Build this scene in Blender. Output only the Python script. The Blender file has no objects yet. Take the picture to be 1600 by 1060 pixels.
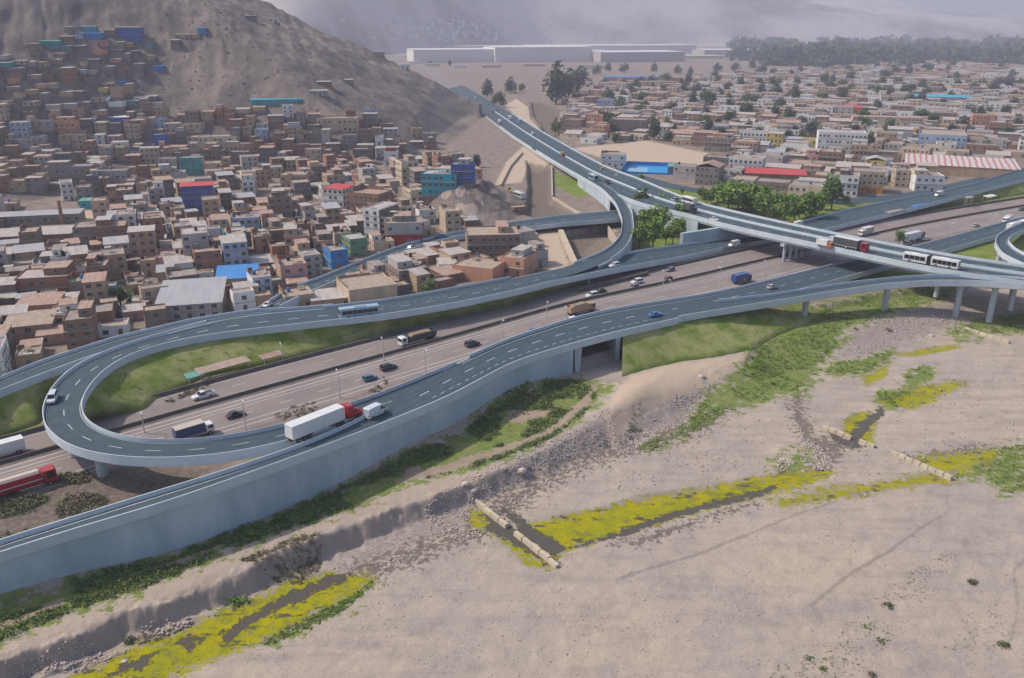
import bpy, math, random
import numpy as np
from mathutils import Vector, Matrix

# ------------------------------------------------------------------ camera, sky, sun, exposure
sc = bpy.context.scene
COL = sc.collection
F, CH = 1300.0, 85.0                       # focal length in photo pixels, height of the drone
PITCH = math.atan(485 / F)
CP, SP = math.cos(PITCH), math.sin(PITCH)
cd = bpy.data.cameras.new('camera'); cam = bpy.data.objects.new('camera', cd); COL.objects.link(cam)
cd.sensor_width = 36; cd.lens = 36 * F / 1600; cd.clip_start = 1; cd.clip_end = 30000
cam.location = (0, 0, CH); cam.rotation_euler = (math.pi / 2 - PITCH, 0, 0)
sc.camera = cam
SUN_EL, SUN_AZ = math.radians(47), math.radians(-80)     # azimuth clockwise from +Y: light comes from the left
w = bpy.data.worlds.new('World'); sc.world = w; w.use_nodes = True
nt = w.node_tree; bg = nt.nodes['Background']
sky = nt.nodes.new('ShaderNodeTexSky'); sky.sky_type = 'NISHITA'; sky.sun_disc = False
sky.sun_elevation = SUN_EL; sky.sun_rotation = SUN_AZ; sky.dust_density = 2.5
nt.links.new(sky.outputs[0], bg.inputs[0]); bg.inputs[1].default_value = 0.118
sd = bpy.data.lights.new('sun', 'SUN'); so = bpy.data.objects.new('sun', sd); COL.objects.link(so)
sd.energy = 3.2; sd.angle = math.radians(1.5); sd.color = (1, 0.90, 0.76)
sdir = Vector((math.sin(SUN_AZ) * math.cos(SUN_EL), math.cos(SUN_AZ) * math.cos(SUN_EL), math.sin(SUN_EL)))
so.rotation_euler = (-sdir).to_track_quat('-Z', 'Y').to_euler()
sc.view_settings.view_transform = 'Standard'; sc.view_settings.look = 'None'
sc.view_settings.exposure = 0.47; sc.view_settings.gamma = 1
sc.render.engine = 'CYCLES'
cy = sc.cycles
cy.max_bounces = 5; cy.diffuse_bounces = 2; cy.glossy_bounces = 2; cy.transmission_bounces = 2; cy.volume_bounces = 1
cy.use_denoising = True; cy.caustics_reflective = False; cy.caustics_refractive = False
random.seed(7); RNG = np.random.default_rng(7)
R = math.radians

# ------------------------------------------------------------------ geometry of the site
def un(px, py, z=0.0):
    """point of the site at height z that is seen at pixel (px, py) of the 1600x1060 photograph"""
    u = (px - 800) / F; v = (530 - py) / F
    dy = CP + v * SP; dz = -SP + v * CP
    t = (z - CH) / dz
    return (u * t, dy * t)
def un3(px, py, z=0.0):
    a = un(px, py, z); return (a[0], a[1], z)
def proj(x, y, z):
    d = y * CP - (z - CH) * SP; up = y * SP + (z - CH) * CP
    return (800 + F * x / d, 530 - F * up / d, d)

def _hash(ix, iy, s):
    h = (ix.astype(np.int64) * 374761393 + iy.astype(np.int64) * 668265263 + s * 974634777) & 0x7fffffff
    h = ((h ^ (h >> 13)) * 1274126177) & 0x7fffffff
    return ((h ^ (h >> 16)) & 0xffff) / 65535.0
def vnoise(x, y, s=0):
    ix = np.floor(x); iy = np.floor(y); fx = x - ix; fy = y - iy
    fx = fx * fx * (3 - 2 * fx); fy = fy * fy * (3 - 2 * fy)
    a = _hash(ix, iy, s); b = _hash(ix + 1, iy, s); c = _hash(ix, iy + 1, s); d = _hash(ix + 1, iy + 1, s)
    return a + (b - a) * fx + (c - a) * fy + (a - b - c + d) * fx * fy
def fbm(x, y, scale, octv=4, s=0):
    t = np.zeros_like(x); a = 0.5; f = 1.0 / scale
    for k in range(octv):
        t += a * (vnoise(x * f + 17.3 * k, y * f - 9.1 * k, s + k) - 0.5); a *= 0.5; f *= 2.03
    return t
def sstep(a, b, x):
    t = np.clip((x - a) / (b - a), 0, 1); return t * t * (3 - 2 * t)

def poly_sd(px, py, P):
    """signed distance to polygon P, positive inside"""
    P = np.asarray(P); n = len(P); d2 = np.full(px.shape, 1e18); ins = np.zeros(px.shape, bool)
    for i in range(n):
        ax, ay = P[i - 1]; bx, by = P[i]
        ex, ey = bx - ax, by - ay; wx, wy = px - ax, py - ay
        t = np.clip((wx * ex + wy * ey) / (ex * ex + ey * ey + 1e-12), 0, 1)
        d2 = np.minimum(d2, (wx - t * ex) ** 2 + (wy - t * ey) ** 2)
        c = ((ay > py) != (by > py))
        with np.errstate(divide='ignore', invalid='ignore'):
            xin = (bx - ax) * (py - ay) / (by - ay + 1e-30) + ax
        ins ^= c & (px < xin)
    d = np.sqrt(d2)
    return np.where(ins, d, -d)
def G(pts, z=0.0):
    return [un(a, b, z) for a, b in pts]
def in_poly(x, y, P):
    return bool(poly_sd(np.array([x]), np.array([y]), P)[0] > 0)

BED, SHELF = -5.2, -2.0
# foot of the long ramp wall, rim of the river bank
HLINE = np.array([un(*p, 3) for p in [(-60, 900), (0, 890), (230, 820), (400, 765), (640, 675), (800, 588), (900, 545), (975, 525), (1100, 495), (1250, 465), (1400, 440), (1500, 425), (1600, 410), (1700, 395)]])
BANK = np.array([un(*p, -3.4) for p in [(-120, 1090), (0, 1047), (80, 1020), (140, 998), (200, 968), (250, 955), (335, 922), (400, 898), (430, 878), (475, 862), (520, 843), (575, 822), (620, 806), (740, 765), (850, 715), (950, 665), (1050, 620), (1100, 590), (1180, 555), (1280, 525), (1400, 500), (1500, 480), (1600, 470), (1750, 450)]])
HILL_FOOT = [un(-500, 400), un(-200, 360), un(0, 322), un(150, 296), un(330, 272), un(500, 262), un(620, 256), un(690, 230), un(728, 202), un(746, 187)]
A0 = HILL_FOOT[-1]
HILL_POLY = HILL_FOOT + [(A0[0] + 5, A0[1] + 60), (A0[0] - 900, A0[1] + 660), (-1900, 1900), (-1900, 400)]
BACK_A, BACK_D = np.array((A0[0] + 5, A0[1] + 48)), np.array((-0.85, 0.53))
KNOLL = un(738, 322)
CANAL = [G([(880, 362), (952, 352), (968, 385), (935, 412), (900, 420)]), G([(822, 250), (862, 262), (862, 312), (905, 338), (850, 345), (820, 335), (825, 290)]),
         G([(850, 214), (880, 222), (868, 196), (880, 170), (850, 160), (830, 160), (832, 180), (845, 195)])]

def seg_front(x, y):
    d2 = np.full(x.shape, 1e18)
    P = HILL_FOOT
    for i in range(len(P) - 1):
        ax, ay = P[i]; bx, by = P[i + 1]; ex, ey = bx - ax, by - ay
        t = np.clip(((x - ax) * ex + (y - ay) * ey) / (ex * ex + ey * ey), 0, 1)
        d2 = np.minimum(d2, (x - ax - t * ex) ** 2 + (y - ay - t * ey) ** 2)
    return np.sqrt(d2)
def terrain(x, y):
    x = np.atleast_1d(np.asarray(x, float)); y = np.atleast_1d(np.asarray(y, float))
    z = np.zeros_like(x)
    near = (y < 480)
    if near.any():
        xn, yn = x[near], y[near]
        s = (np.interp(xn, HLINE[:, 0], HLINE[:, 1]) - yn) * 0.77
        zz = SHELF * sstep(0.0, 3.0, s)
        b = (np.interp(xn, BANK[:, 0], BANK[:, 1]) - yn) * 0.8
        b = b + (4.0 * fbm(xn, yn, 14, 4, 5) + 2.2 * fbm(xn, yn, 4.5, 4, 6)) * sstep(0, 40, s)
        wide = np.interp(xn, [-90, -10, 40, 130], [1.1, 2.5, 9, 16])
        zz += (BED - SHELF) * sstep(-0.3 * wide, wide, b)
        zz += np.where(b > 0, 1.0, 0.35) * 1.0 * fbm(xn, yn, 30, 4, 11) * sstep(2, 8, s)
        ax_ = xn * .62 + yn * .78; bx_ = -xn * .78 + yn * .62
        zz += np.where(b > 3, .8, 0) * fbm(ax_ * .22, bx_, 9, 4, 13)
        zz += 0.35 * fbm(xn, yn, 2.2, 3, 23) * sstep(2, 8, s)
        # eroded gullies on the cut bank
        cut = np.exp(-((b - 0.6) / 2.2) ** 2) * np.interp(xn, [-20, 10], [1, 0])
        zz += cut * 3.0 * fbm(xn, yn, 3.0, 4, 31)
        # gravel heap beside the embankment
        hx, hy = un(985, 625, -2)
        zz += 2.2 * np.exp(-(((xn - hx) * .8 - (yn - hy) * .6) / 5) ** 2 - (((xn - hx) * .6 + (yn - hy) * .8) / 18) ** 2)
        z[near] = zz
    hl = (x < 60) & (y > 330) & (y < 2200)
    if hl.any():
        xh, yh = x[hl], y[hl]
        ins = poly_sd(xh, yh, HILL_POLY)
        df = np.where(ins > 0, seg_front(xh, yh), 0)
        df = np.maximum(df + 30 * fbm(xh, yh, 150, 3, 41) * sstep(10, 120, df), 0)
        bw = np.interp(xh, [-260, -80, -30], [75, 8, 20])
        zf = 0.15 * np.minimum(df, bw) + 0.66 * np.maximum(df - bw, 0)
        n = np.array((-BACK_D[1], BACK_D[0])); n = -n if n[1] > 0 else n
        db = (xh - BACK_A[0]) * n[0] + (yh - BACK_A[1]) * n[1]
        zb = np.maximum(0, 1.0 * db)
        zb = zb + 26 * fbm(xh, yh, 110, 3, 77) * sstep(5, 60, db)
        zm = np.minimum(zf, np.maximum(zb, 0))
        zm = zm + sstep(25, 80, zm) * (18 * fbm(xh, yh, 95, 5, 51) + 9 * np.abs(fbm(xh * 1.6 + yh * .5, yh * .35, 26, 4, 61))) + sstep(6, 20, zm) * 4.5 * fbm(xh, yh, 11, 4, 67)
        z[hl] = np.maximum(zm, 0) + z[hl]
        r = np.hypot((xh - KNOLL[0]) / 27, (yh - KNOLL[1]) / 46)
        z[hl] += np.maximum(0, (1 - r)) * 17 * (1 + 2.0 * fbm(xh, yh, 18, 5, 71)) + np.where(r < 1, 5 * np.abs(fbm(xh, yh, 7, 3, 73)), 0)
    for c in CANAL:
        c = np.asarray(c); bb = (x > c[:, 0].min() - 3) & (x < c[:, 0].max() + 3) & (y > c[:, 1].min() - 3) & (y < c[:, 1].max() + 3)
        if bb.any():
            z[bb] -= 3.5 * sstep(0, 1.0, poly_sd(x[bb], y[bb], c))
    fm = y > 2600
    if fm.any():
        xf, yf = x[fm], y[fm]
        foot = 4300 + 0.25 * np.maximum(xf, 0) + 500 * fbm(xf, yf * 0 + 3, 1400, 3, 81)
        foot = foot - 1700 * np.exp(-((xf + 750) / 520) ** 2)
        q = np.maximum(yf - foot, 0)
        top = np.interp(xf, [-9000, -2500, -400, 900, 2400, 3300, 4200, 7000], [700, 760, 640, 560, 420, 205, 190, 170])
        z[fm] += top * (1 - np.exp(-q / 1500 * 1.6)) * (1 + 1.1 * fbm(xf, yf, 1100, 6, 91))
    return z
def tz(x, y): return float(terrain(x, y)[0])
def hit(px, py):
    """where the line of sight of a photo pixel meets the terrain"""
    u = (px - 800) / F; v = (530 - py) / F
    dx, dy, dz = u, CP + v * SP, -SP + v * CP
    t = np.concatenate([np.arange(60, 1500, 1.0), np.arange(1500, 9000, 10.0)])
    zz = CH + dz * t - terrain(dx * t, dy * t)
    k = np.nonzero(zz < 0)[0]
    if len(k) == 0: return None
    t = t[k[0]]; return (dx * t, dy * t, CH + dz * t)

# ------------------------------------------------------------------ materials
def mnode(name):
    m = bpy.data.materials.new(name); m.use_nodes = True
    return m, m.node_tree, m.node_tree.nodes['Principled BSDF']
def N(nt, t, **kw):
    n = nt.nodes.new(t)
    for k, v in kw.items():
        if hasattr(n, k): setattr(n, k, v)
        else: n.inputs[k].default_value = v
    return n
def mixc(nt, fac, a, b, bt='MIX'):
    n = nt.nodes.new('ShaderNodeMix'); n.data_type = 'RGBA'; n.blend_type = bt
    for i, val in ((0, fac), (6, a), (7, b)):
        if isinstance(val, bpy.types.NodeSocket): nt.links.new(val, n.inputs[i])
        elif i == 0: n.inputs[0].default_value = val
        else: n.inputs[i].default_value = (*val, 1)
    return n.outputs[2]
def mth(nt, op, a, b=None, c=None):
    n = nt.nodes.new('ShaderNodeMath'); n.operation = op
    for i, val in enumerate((a, b, c)):
        if val is None: continue
        if isinstance(val, bpy.types.NodeSocket): nt.links.new(val, n.inputs[i])
        else: n.inputs[i].default_value = val
    return n.outputs[0]
def ramp(nt, v, a, b):
    n = nt.nodes.new('ShaderNodeMapRange'); n.inputs[1].default_value = a; n.inputs[2].default_value = b
    n.interpolation_type = 'SMOOTHSTEP'; nt.links.new(v, n.inputs[0]); return n.outputs[0]
MATS = {}
def mat(name, c1, c2=None, scale=1.0, rough=0.85, bump=0.0, metal=0.0, spec=0.3, coords='Object', det=5, streak=None, coat=0.0):
    """two-tone noise material with a coarse and a fine variation"""
    if name in MATS: return MATS[name]
    m, nt, b = mnode(name); MATS[name] = m
    b.inputs['Roughness'].default_value = rough; b.inputs['Metallic'].default_value = metal
    b.inputs['Specular IOR Level'].default_value = spec; b.inputs['Coat Weight'].default_value = coat
    c2 = c2 or tuple(v * 0.8 for v in c1)
    if coords == 'World':
        co = N(nt, 'ShaderNodeNewGeometry').outputs['Position']
    else: co = N(nt, 'ShaderNodeTexCoord').outputs[coords]
    if streak:
        mp = N(nt, 'ShaderNodeMapping'); mp.inputs['Scale'].default_value = streak; nt.links.new(co, mp.inputs[0]); co = mp.outputs[0]
    n1 = N(nt, 'ShaderNodeTexNoise', Scale=scale, Detail=det, Roughness=0.62); nt.links.new(co, n1.inputs['Vector'])
    f = ramp(nt, n1.outputs[0], 0.32, 0.68)
    col = mixc(nt, f, c1, c2)
    n2 = N(nt, 'ShaderNodeTexNoise', Scale=scale * 7.3, Detail=3); nt.links.new(co, n2.inputs['Vector'])
    col = mixc(nt, mth(nt, 'MULTIPLY', n2.outputs[0], 0.35), col, tuple(v * 0.55 for v in c1))
    nt.links.new(col, b.inputs['Base Color'])
    if bump:
        bp = N(nt, 'ShaderNodeBump', Strength=bump, Distance=0.1); nt.links.new(n2.outputs[0], bp.inputs['Height']); nt.links.new(bp.outputs[0], b.inputs['Normal'])
    return m

# ------------------------------------------------------------------ mesh helpers
class MB:
    def __init__(s): s.v = []; s.f = []; s.m = []
    def quad(s, a, b, c, d, m=0):
        n = len(s.v); s.v += [a, b, c, d]; s.f.append((n, n + 1, n + 2, n + 3)); s.m.append(m)
    def poly(s, pts, m=0):
        n = len(s.v); s.v += list(pts); s.f.append(tuple(range(n, n + len(pts)))); s.m.append(m)
    def box(s, x0, x1, y0, y1, z0, z1, m=0, mt=None, rot=0, org=(0, 0), top=None):
        """box; mt = material of the top; top=(dx, dy) insets the top face"""
        tx, ty = top or (0, 0)
        P = [(x0, y0, z0), (x1, y0, z0), (x1, y1, z0), (x0, y1, z0), (x0 + tx, y0 + ty, z1), (x1 - tx, y0 + ty, z1), (x1 - tx, y1 - ty, z1), (x0 + tx, y1 - ty, z1)]
        if rot:
            c, q = math.cos(rot), math.sin(rot); P = [(org[0] + (x - org[0]) * c - (y - org[1]) * q, org[1] + (x - org[0]) * q + (y - org[1]) * c, z) for x, y, z in P]
        n = len(s.v); s.v += P
        for k, f in enumerate(((0, 3, 2, 1), (4, 5, 6, 7), (0, 1, 5, 4), (1, 2, 6, 5), (2, 3, 7, 6), (3, 0, 4, 7))):
            s.f.append(tuple(n + i for i in f)); s.m.append(mt if (k == 1 and mt is not None) else m)
    def tube(s, p, q, r0, r1=None, n=6, m=0, cap=True):
        r1 = r0 if r1 is None else r1
        p, q = Vector(p), Vector(q); d = (q - p).normalized()
        a = d.orthogonal().normalized(); b = d.cross(a); k = len(s.v)
        for c, r in ((p, r0), (q, r1)):
            for i in range(n):
                t = 2 * math.pi * i / n; s.v.append(tuple(c + a * (r * math.cos(t)) + b * (r * math.sin(t))))
        for i in range(n):
            j = (i + 1) % n; s.f.append((k + i, k + j, k + n + j, k + n + i)); s.m.append(m)
        if cap:
            s.f.append(tuple(k + n + i for i in range(n))); s.m.append(m); s.f.append(tuple(k + n - 1 - i for i in range(n))); s.m.append(m)
    def prism(s, prof, x0, x1, m=0, ax='y', taper=0.0, ms=None):
        """profile of (a, z) points extruded across the other horizontal axis"""
        n = len(s.v); k = len(prof)
        for x in (x0, x1):
            for a, z in prof: s.v.append((a, x, z) if ax == 'y' else (x, a, z))
        for i in range(k):
            j = (i + 1) % k; s.f.append((n + i, n + j, n + k + j, n + k + i)); s.m.append(ms[i] if ms else m)
        s.f.append(tuple(n + k - 1 - i for i in range(k))); s.m.append(m); s.f.append(tuple(n + k + i for i in range(k))); s.m.append(m)
    def mesh(s, name, mats, smooth=False):
        me = bpy.data.meshes.new(name); me.from_pydata(s.v, [], s.f)
        for m in (mats if isinstance(mats, (list, tuple)) else [mats]): me.materials.append(m)
        if len(me.materials) > 1: me.polygons.foreach_set('material_index', s.m)
        if smooth: me.polygons.foreach_set('use_smooth', [True] * len(s.f))
        me.update(); return me
    def build(s, name, mats, parent=None, smooth=False):
        return link(name, s.mesh(name, mats, smooth), parent)
KIDS = {}
def link(name, me, parent=None, loc=None, rz=None, scale=None):
    o = bpy.data.objects.new(name, me); COL.objects.link(o)
    if parent is not None: o.parent = parent; KIDS.setdefault(parent.name, []).append(o)
    if loc is not None: o.location = loc
    if rz is not None: o.rotation_euler = (0, 0, rz)
    if scale is not None: o.scale = scale
    return o
def tag(o, label, cat=None, group=None, kind=None):
    o['label'] = label
    if cat: o['category'] = cat
    if group: o['group'] = group
    if kind: o['kind'] = kind
    return o
def thing(name, label, cat, loc=(0, 0, 0), rz=0.0, group=None):
    o = bpy.data.objects.new(name, None); COL.objects.link(o); o.location = loc; o.rotation_euler = (0, 0, rz)
    o.empty_display_size = 0.5
    return tag(o, label, cat, group)
def copy_tree(o, parent=None):
    c = o.copy(); COL.objects.link(c)
    if parent is not None: c.parent = parent
    for ch in KIDS.get(o.name, ()): copy_tree(ch, c)
    return c
# ------------------------------------------------------------------ ground: one sheet from the near river bed to the mountains
MASKS = {}      # attribute -> list of (polygon in photo pixels, height, softness in metres)
def area(attr, pts, z=BED, soft=0.6): MASKS.setdefault(attr, []).append((G(pts, z), soft))
# yellow and green duckweed on the stream
area('algae', [(105, 1064), (160, 1035), (215, 1008), (270, 990), (330, 965), (370, 945), (415, 928), (450, 910), (490, 900), (520, 896), (545, 900), (570, 898), (580, 905), (552, 925), (505, 947), (452, 978), (400, 1003), (350, 1022), (300, 1042), (250, 1066)])
area('algae', [(737, 798), (757, 798), (759, 812), (752, 830), (740, 828)]); area('algae', [(768, 832), (800, 838), (850, 878), (870, 883), (855, 887), (822, 877), (795, 850)])
area('algae', [(812, 822), (860, 811), (920, 799), (1000, 781), (1080, 767), (1160, 751), (1230, 739), (1270, 737), (1300, 738), (1275, 750), (1225, 765), (1180, 775), (1130, 787), (1080, 798), (1030, 815), (960, 833), (900, 853), (868, 870), (850, 850)])
area('algae', [(1322, 682), (1318, 660), (1348, 643), (1362, 645), (1341, 665), (1330, 680)], soft=.4); area('algae', [(1340, 690), (1345, 675), (1368, 655), (1362, 683), (1366, 693)], soft=.4)
area('algae', [(1212, 783), (1270, 769), (1330, 762), (1400, 752), (1425, 744), (1470, 741), (1495, 748), (1430, 757), (1350, 768), (1260, 783), (1220, 788)], soft=.8)
area('algae', [(1432, 716), (1480, 712), (1530, 706), (1560, 700), (1545, 722), (1500, 735), (1465, 735)], soft=.8)
area('algae', [(1350, 590), (1385, 570), (1384, 585), (1355, 602)], soft=.5); area('algae', [(1405, 556), (1440, 545), (1490, 538), (1500, 542), (1440, 554)], soft=.5)
area('algae', [(1370, 628), (1400, 618), (1440, 605), (1490, 597), (1512, 598), (1465, 618), (1450, 630), (1420, 637)], soft=.6)
# open water and wet stony channel
area('water', [(345, 990), (385, 962), (440, 932), (478, 914), (515, 898), (548, 898), (505, 922), (445, 945), (398, 968), (358, 1000)], soft=.35)
area('water', [(170, 1052), (215, 1028), (245, 1022), (240, 1034), (200, 1046)], soft=.5); area('water', [(282, 1003), (305, 992), (316, 997), (296, 1010)], soft=.4)
area('water', [(756, 800), (772, 797), (874, 880), (853, 880), (800, 846), (762, 830)], soft=.3); area('water', [(780, 790), (800, 800), (832, 822), (880, 850), (868, 868), (820, 840)], soft=.3)
area('water', [(870, 862), (960, 832), (1000, 815), (1050, 801), (1100, 786), (1170, 768), (1210, 757), (1222, 762), (1180, 775), (1130, 788), (1060, 807), (980, 834), (900, 854)], soft=.3)
area('water', [(1290, 668), (1325, 686), (1354, 697), (1335, 699), (1310, 692)], soft=.3); area('water', [(1330, 690), (1331, 670), (1355, 650), (1378, 637), (1384, 642), (1362, 664), (1342, 690)], soft=.3)
area('wet', [(530, 903), (560, 882), (600, 868), (640, 853), (700, 835), (745, 822), (765, 835), (700, 855), (640, 880), (580, 902)], soft=.9)
area('wet', [(745, 800), (775, 783), (830, 755), (880, 733), (940, 705), (1000, 690), (1060, 670), (1110, 648), (1135, 640), (1102, 668), (1040, 690), (990, 707), (930, 722), (880, 747), (830, 772), (800, 805)], soft=.9)
area('wet', [(1235, 628), (1250, 618), (1258, 655), (1272, 680), (1300, 690), (1332, 692), (1312, 715), (1290, 740), (1250, 757), (1235, 760), (1280, 735), (1290, 712), (1260, 690), (1240, 660)], soft=.7)
area('wet', [(1430, 715), (1520, 700), (1560, 698), (1500, 708)], soft=.6); area('wet', [(960, 850), (1000, 840), (1180, 785), (1000, 852)], soft=.5)
area('rut', [(1262, 948), (1330, 893), (1385, 862), (1440, 822), (1480, 799), (1481, 801.5), (1441, 826), (1387, 867), (1333, 898), (1265, 953)], soft=.3)
area('rut', [(1576, 1000), (1589, 950), (1582, 890), (1610, 858), (1612, 863), (1587, 893), (1593, 951), (1581, 1002)], soft=.35); area('rut', [(960, 905), (1100, 860), (1250, 800), (1330, 775), (1331, 777), (1252, 803), (1102, 864), (962, 909)], soft=.3)
# green growth
area('veg', [(990, 695), (1060, 668), (1085, 640), (1110, 610), (1150, 588), (1182, 562), (1172, 530), (1200, 510), (1250, 497), (1335, 508), (1320, 532), (1292, 555), (1280, 582), (1258, 612), (1230, 617), (1180, 627), (1130, 642), (1080, 677), (1020, 700)], -4.4, 1.2)
area('veg', [(400, 1003), (452, 978), (548, 930), (582, 905), (585, 912), (545, 950), (480, 988), (420, 1010)], soft=.8); area('veg', [(330, 962), (345, 945), (375, 935), (372, 948)], soft=.6)
area('veg', [(1365, 622), (1372, 610), (1400, 612), (1415, 585), (1440, 573), (1462, 571), (1455, 592), (1440, 607), (1408, 625), (1400, 640), (1375, 637)], soft=.8); area('veg', [(1318, 656), (1340, 645), (1355, 642), (1345, 655)], soft=.5)
area('veg', [(1560, 700), (1610, 690), (1610, 765), (1570, 770), (1530, 745), (1490, 745), (1500, 732), (1545, 722)], soft=1.2)
area('veg', [(1285, 580), (1300, 565), (1340, 562), (1380, 548), (1398, 543), (1390, 562), (1350, 582), (1310, 588)], -4.8, .8); area('veg', [(1210, 725), (1250, 700), (1275, 710), (1270, 738), (1215, 742)], soft=1.4)
area('veg', [(1250, 505), (1300, 480), (1400, 462), (1500, 450), (1480, 470), (1400, 490), (1330, 512)], -2.5, 1.5); area('veg', [(1485, 512), (1520, 495), (1610, 485), (1610, 512), (1540, 512), (1500, 527)], -3.5, 1.5)
area('veg', [(0, 938), (150, 898), (250, 866), (400, 818), (550, 755), (640, 712), (725, 672), (800, 615), (850, 597), (900, 590), (960, 600), (930, 640), (860, 690), (800, 712), (725, 738), (650, 752), (550, 795), (500, 812), (400, 848), (300, 890), (200, 930), (100, 964), (0, 1003), (-80, 1030), (-80, 960)], SHELF, 1.0)
# bare strips within the growth along the wall
area('bare', [(0, 975), (60, 952), (95, 938), (88, 948), (40, 970), (0, 985)], SHELF, .5); area('bare', [(240, 890), (300, 866), (360, 845), (355, 852), (290, 880)], SHELF, .5)
area('bare', [(605, 755), (650, 738), (700, 725), (760, 705), (850, 672), (905, 628), (925, 600), (935, 600), (920, 635), (870, 675), (770, 715), (690, 740), (655, 748)], SHELF, .5)
area('bare', [(640, 722), (660, 735), (690, 742), (650, 748), (625, 742)], SHELF, .6); area('bare', [(800, 640), (870, 640), (850, 655), (790, 662)], SHELF, .6)
# tracks, sand, yards
area('track', [(-80, 1035), (0, 1007), (100, 966), (200, 932), (300, 892), (400, 851), (500, 815), (560, 794), (650, 754), (725, 741), (790, 718), (760, 748), (700, 768), (607, 793), (512, 825), (432, 858), (335, 908), (225, 943), (82, 1002), (0, 1034), (-80, 1060)], SHELF, .7)
area('sand', [(940, 665), (965, 610), (985, 590), (1060, 570), (1130, 560), (1175, 548), (1165, 560), (1100, 600), (1030, 628), (990, 655), (960, 680)], SHELF, 1.5)
area('sand', [(893, 232), (1010, 220), (1135, 246), (1120, 264), (1075, 262), (975, 254), (940, 247)], 0, 3)
area('sand', [(772, 290), (792, 252), (818, 228), (838, 240), (860, 255), (845, 262), (825, 262), (815, 285)], 0, 1.5); area('sand', [(788, 165), (806, 155), (824, 168), (828, 188), (850, 212), (842, 212), (812, 185)], 0, 3)
area('sand', [(0, 332), (90, 328), (155, 330), (158, 372), (120, 372), (118, 345), (0, 345)], 0, 2); area('sand', [(905, 400), (938, 372), (962, 372), (935, 405)], -3.5, 2)
area('sand', [(820, 395), (850, 360), (870, 358), (890, 415), (860, 425)], 0, 2); area('sand', [(1020, 438), (1130, 405), (1200, 380), (1290, 364), (1320, 352), (1360, 345), (1380, 350), (1300, 372), (1150, 408), (1015, 432)], 0, 2)
# grass in and around the interchange
for P in ([(985, 318), (1075, 330), (1125, 352), (1210, 372), (1190, 372), (1072, 388), (990, 400), (968, 400), (992, 370), (990, 335)], [(1000, 285), (1060, 292), (1150, 305), (1335, 316), (1420, 316), (1250, 352), (1190, 346), (1090, 322)],
          [(1600, 284), (1640, 275), (1640, 298), (1500, 325), (1400, 340), (1370, 345), (1430, 325), (1500, 308)], [(1440, 402), (1553, 374), (1556, 400), (1600, 420), (1500, 408)], [(1576, 372), (1640, 350), (1640, 400), (1590, 392)],
          [(1205, 475), (1345, 418), (1500, 432), (1350, 446), (1260, 458)], [(-60, 690), (-60, 610), (200, 545), (120, 585), (62, 645), (60, 672)],
          [(130, 650), (165, 590), (250, 548), (600, 500), (900, 440), (925, 438), (850, 464), (700, 502), (600, 524), (520, 545), (440, 566), (320, 588), (240, 622), (225, 642), (140, 665)],
          [(300, 760), (345, 735), (400, 715), (430, 722), (330, 762)], [(866, 268), (905, 282), (925, 300), (905, 310), (868, 290)]): area('grass', P, 0.2, 1.5)
area('rough', [(-80, 860), (-40, 770), (60, 745), (230, 725), (330, 735), (300, 760), (160, 800), (0, 850)], 0, 1.5)
for C_ in CANAL: MASKS.setdefault('rough', []).append((C_, 1.0))
area('rubble', [(1140, 585), (1090, 605), (1030, 628), (985, 655), (955, 690), (985, 700), (1010, 680), (1070, 650), (1095, 615), (1150, 590)], -3, 1.5)
area('rubble', [(520, 868), (580, 845), (640, 812), (730, 762), (800, 730), (950, 660), (965, 690), (860, 730), (740, 790), (735, 818), (640, 846), (560, 880)], -4, 1.5)
area('rubble', [(1300, 560), (1330, 520), (1400, 498), (1480, 480), (1520, 490), (1420, 530), (1380, 548)], -4, 1.5)

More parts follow.
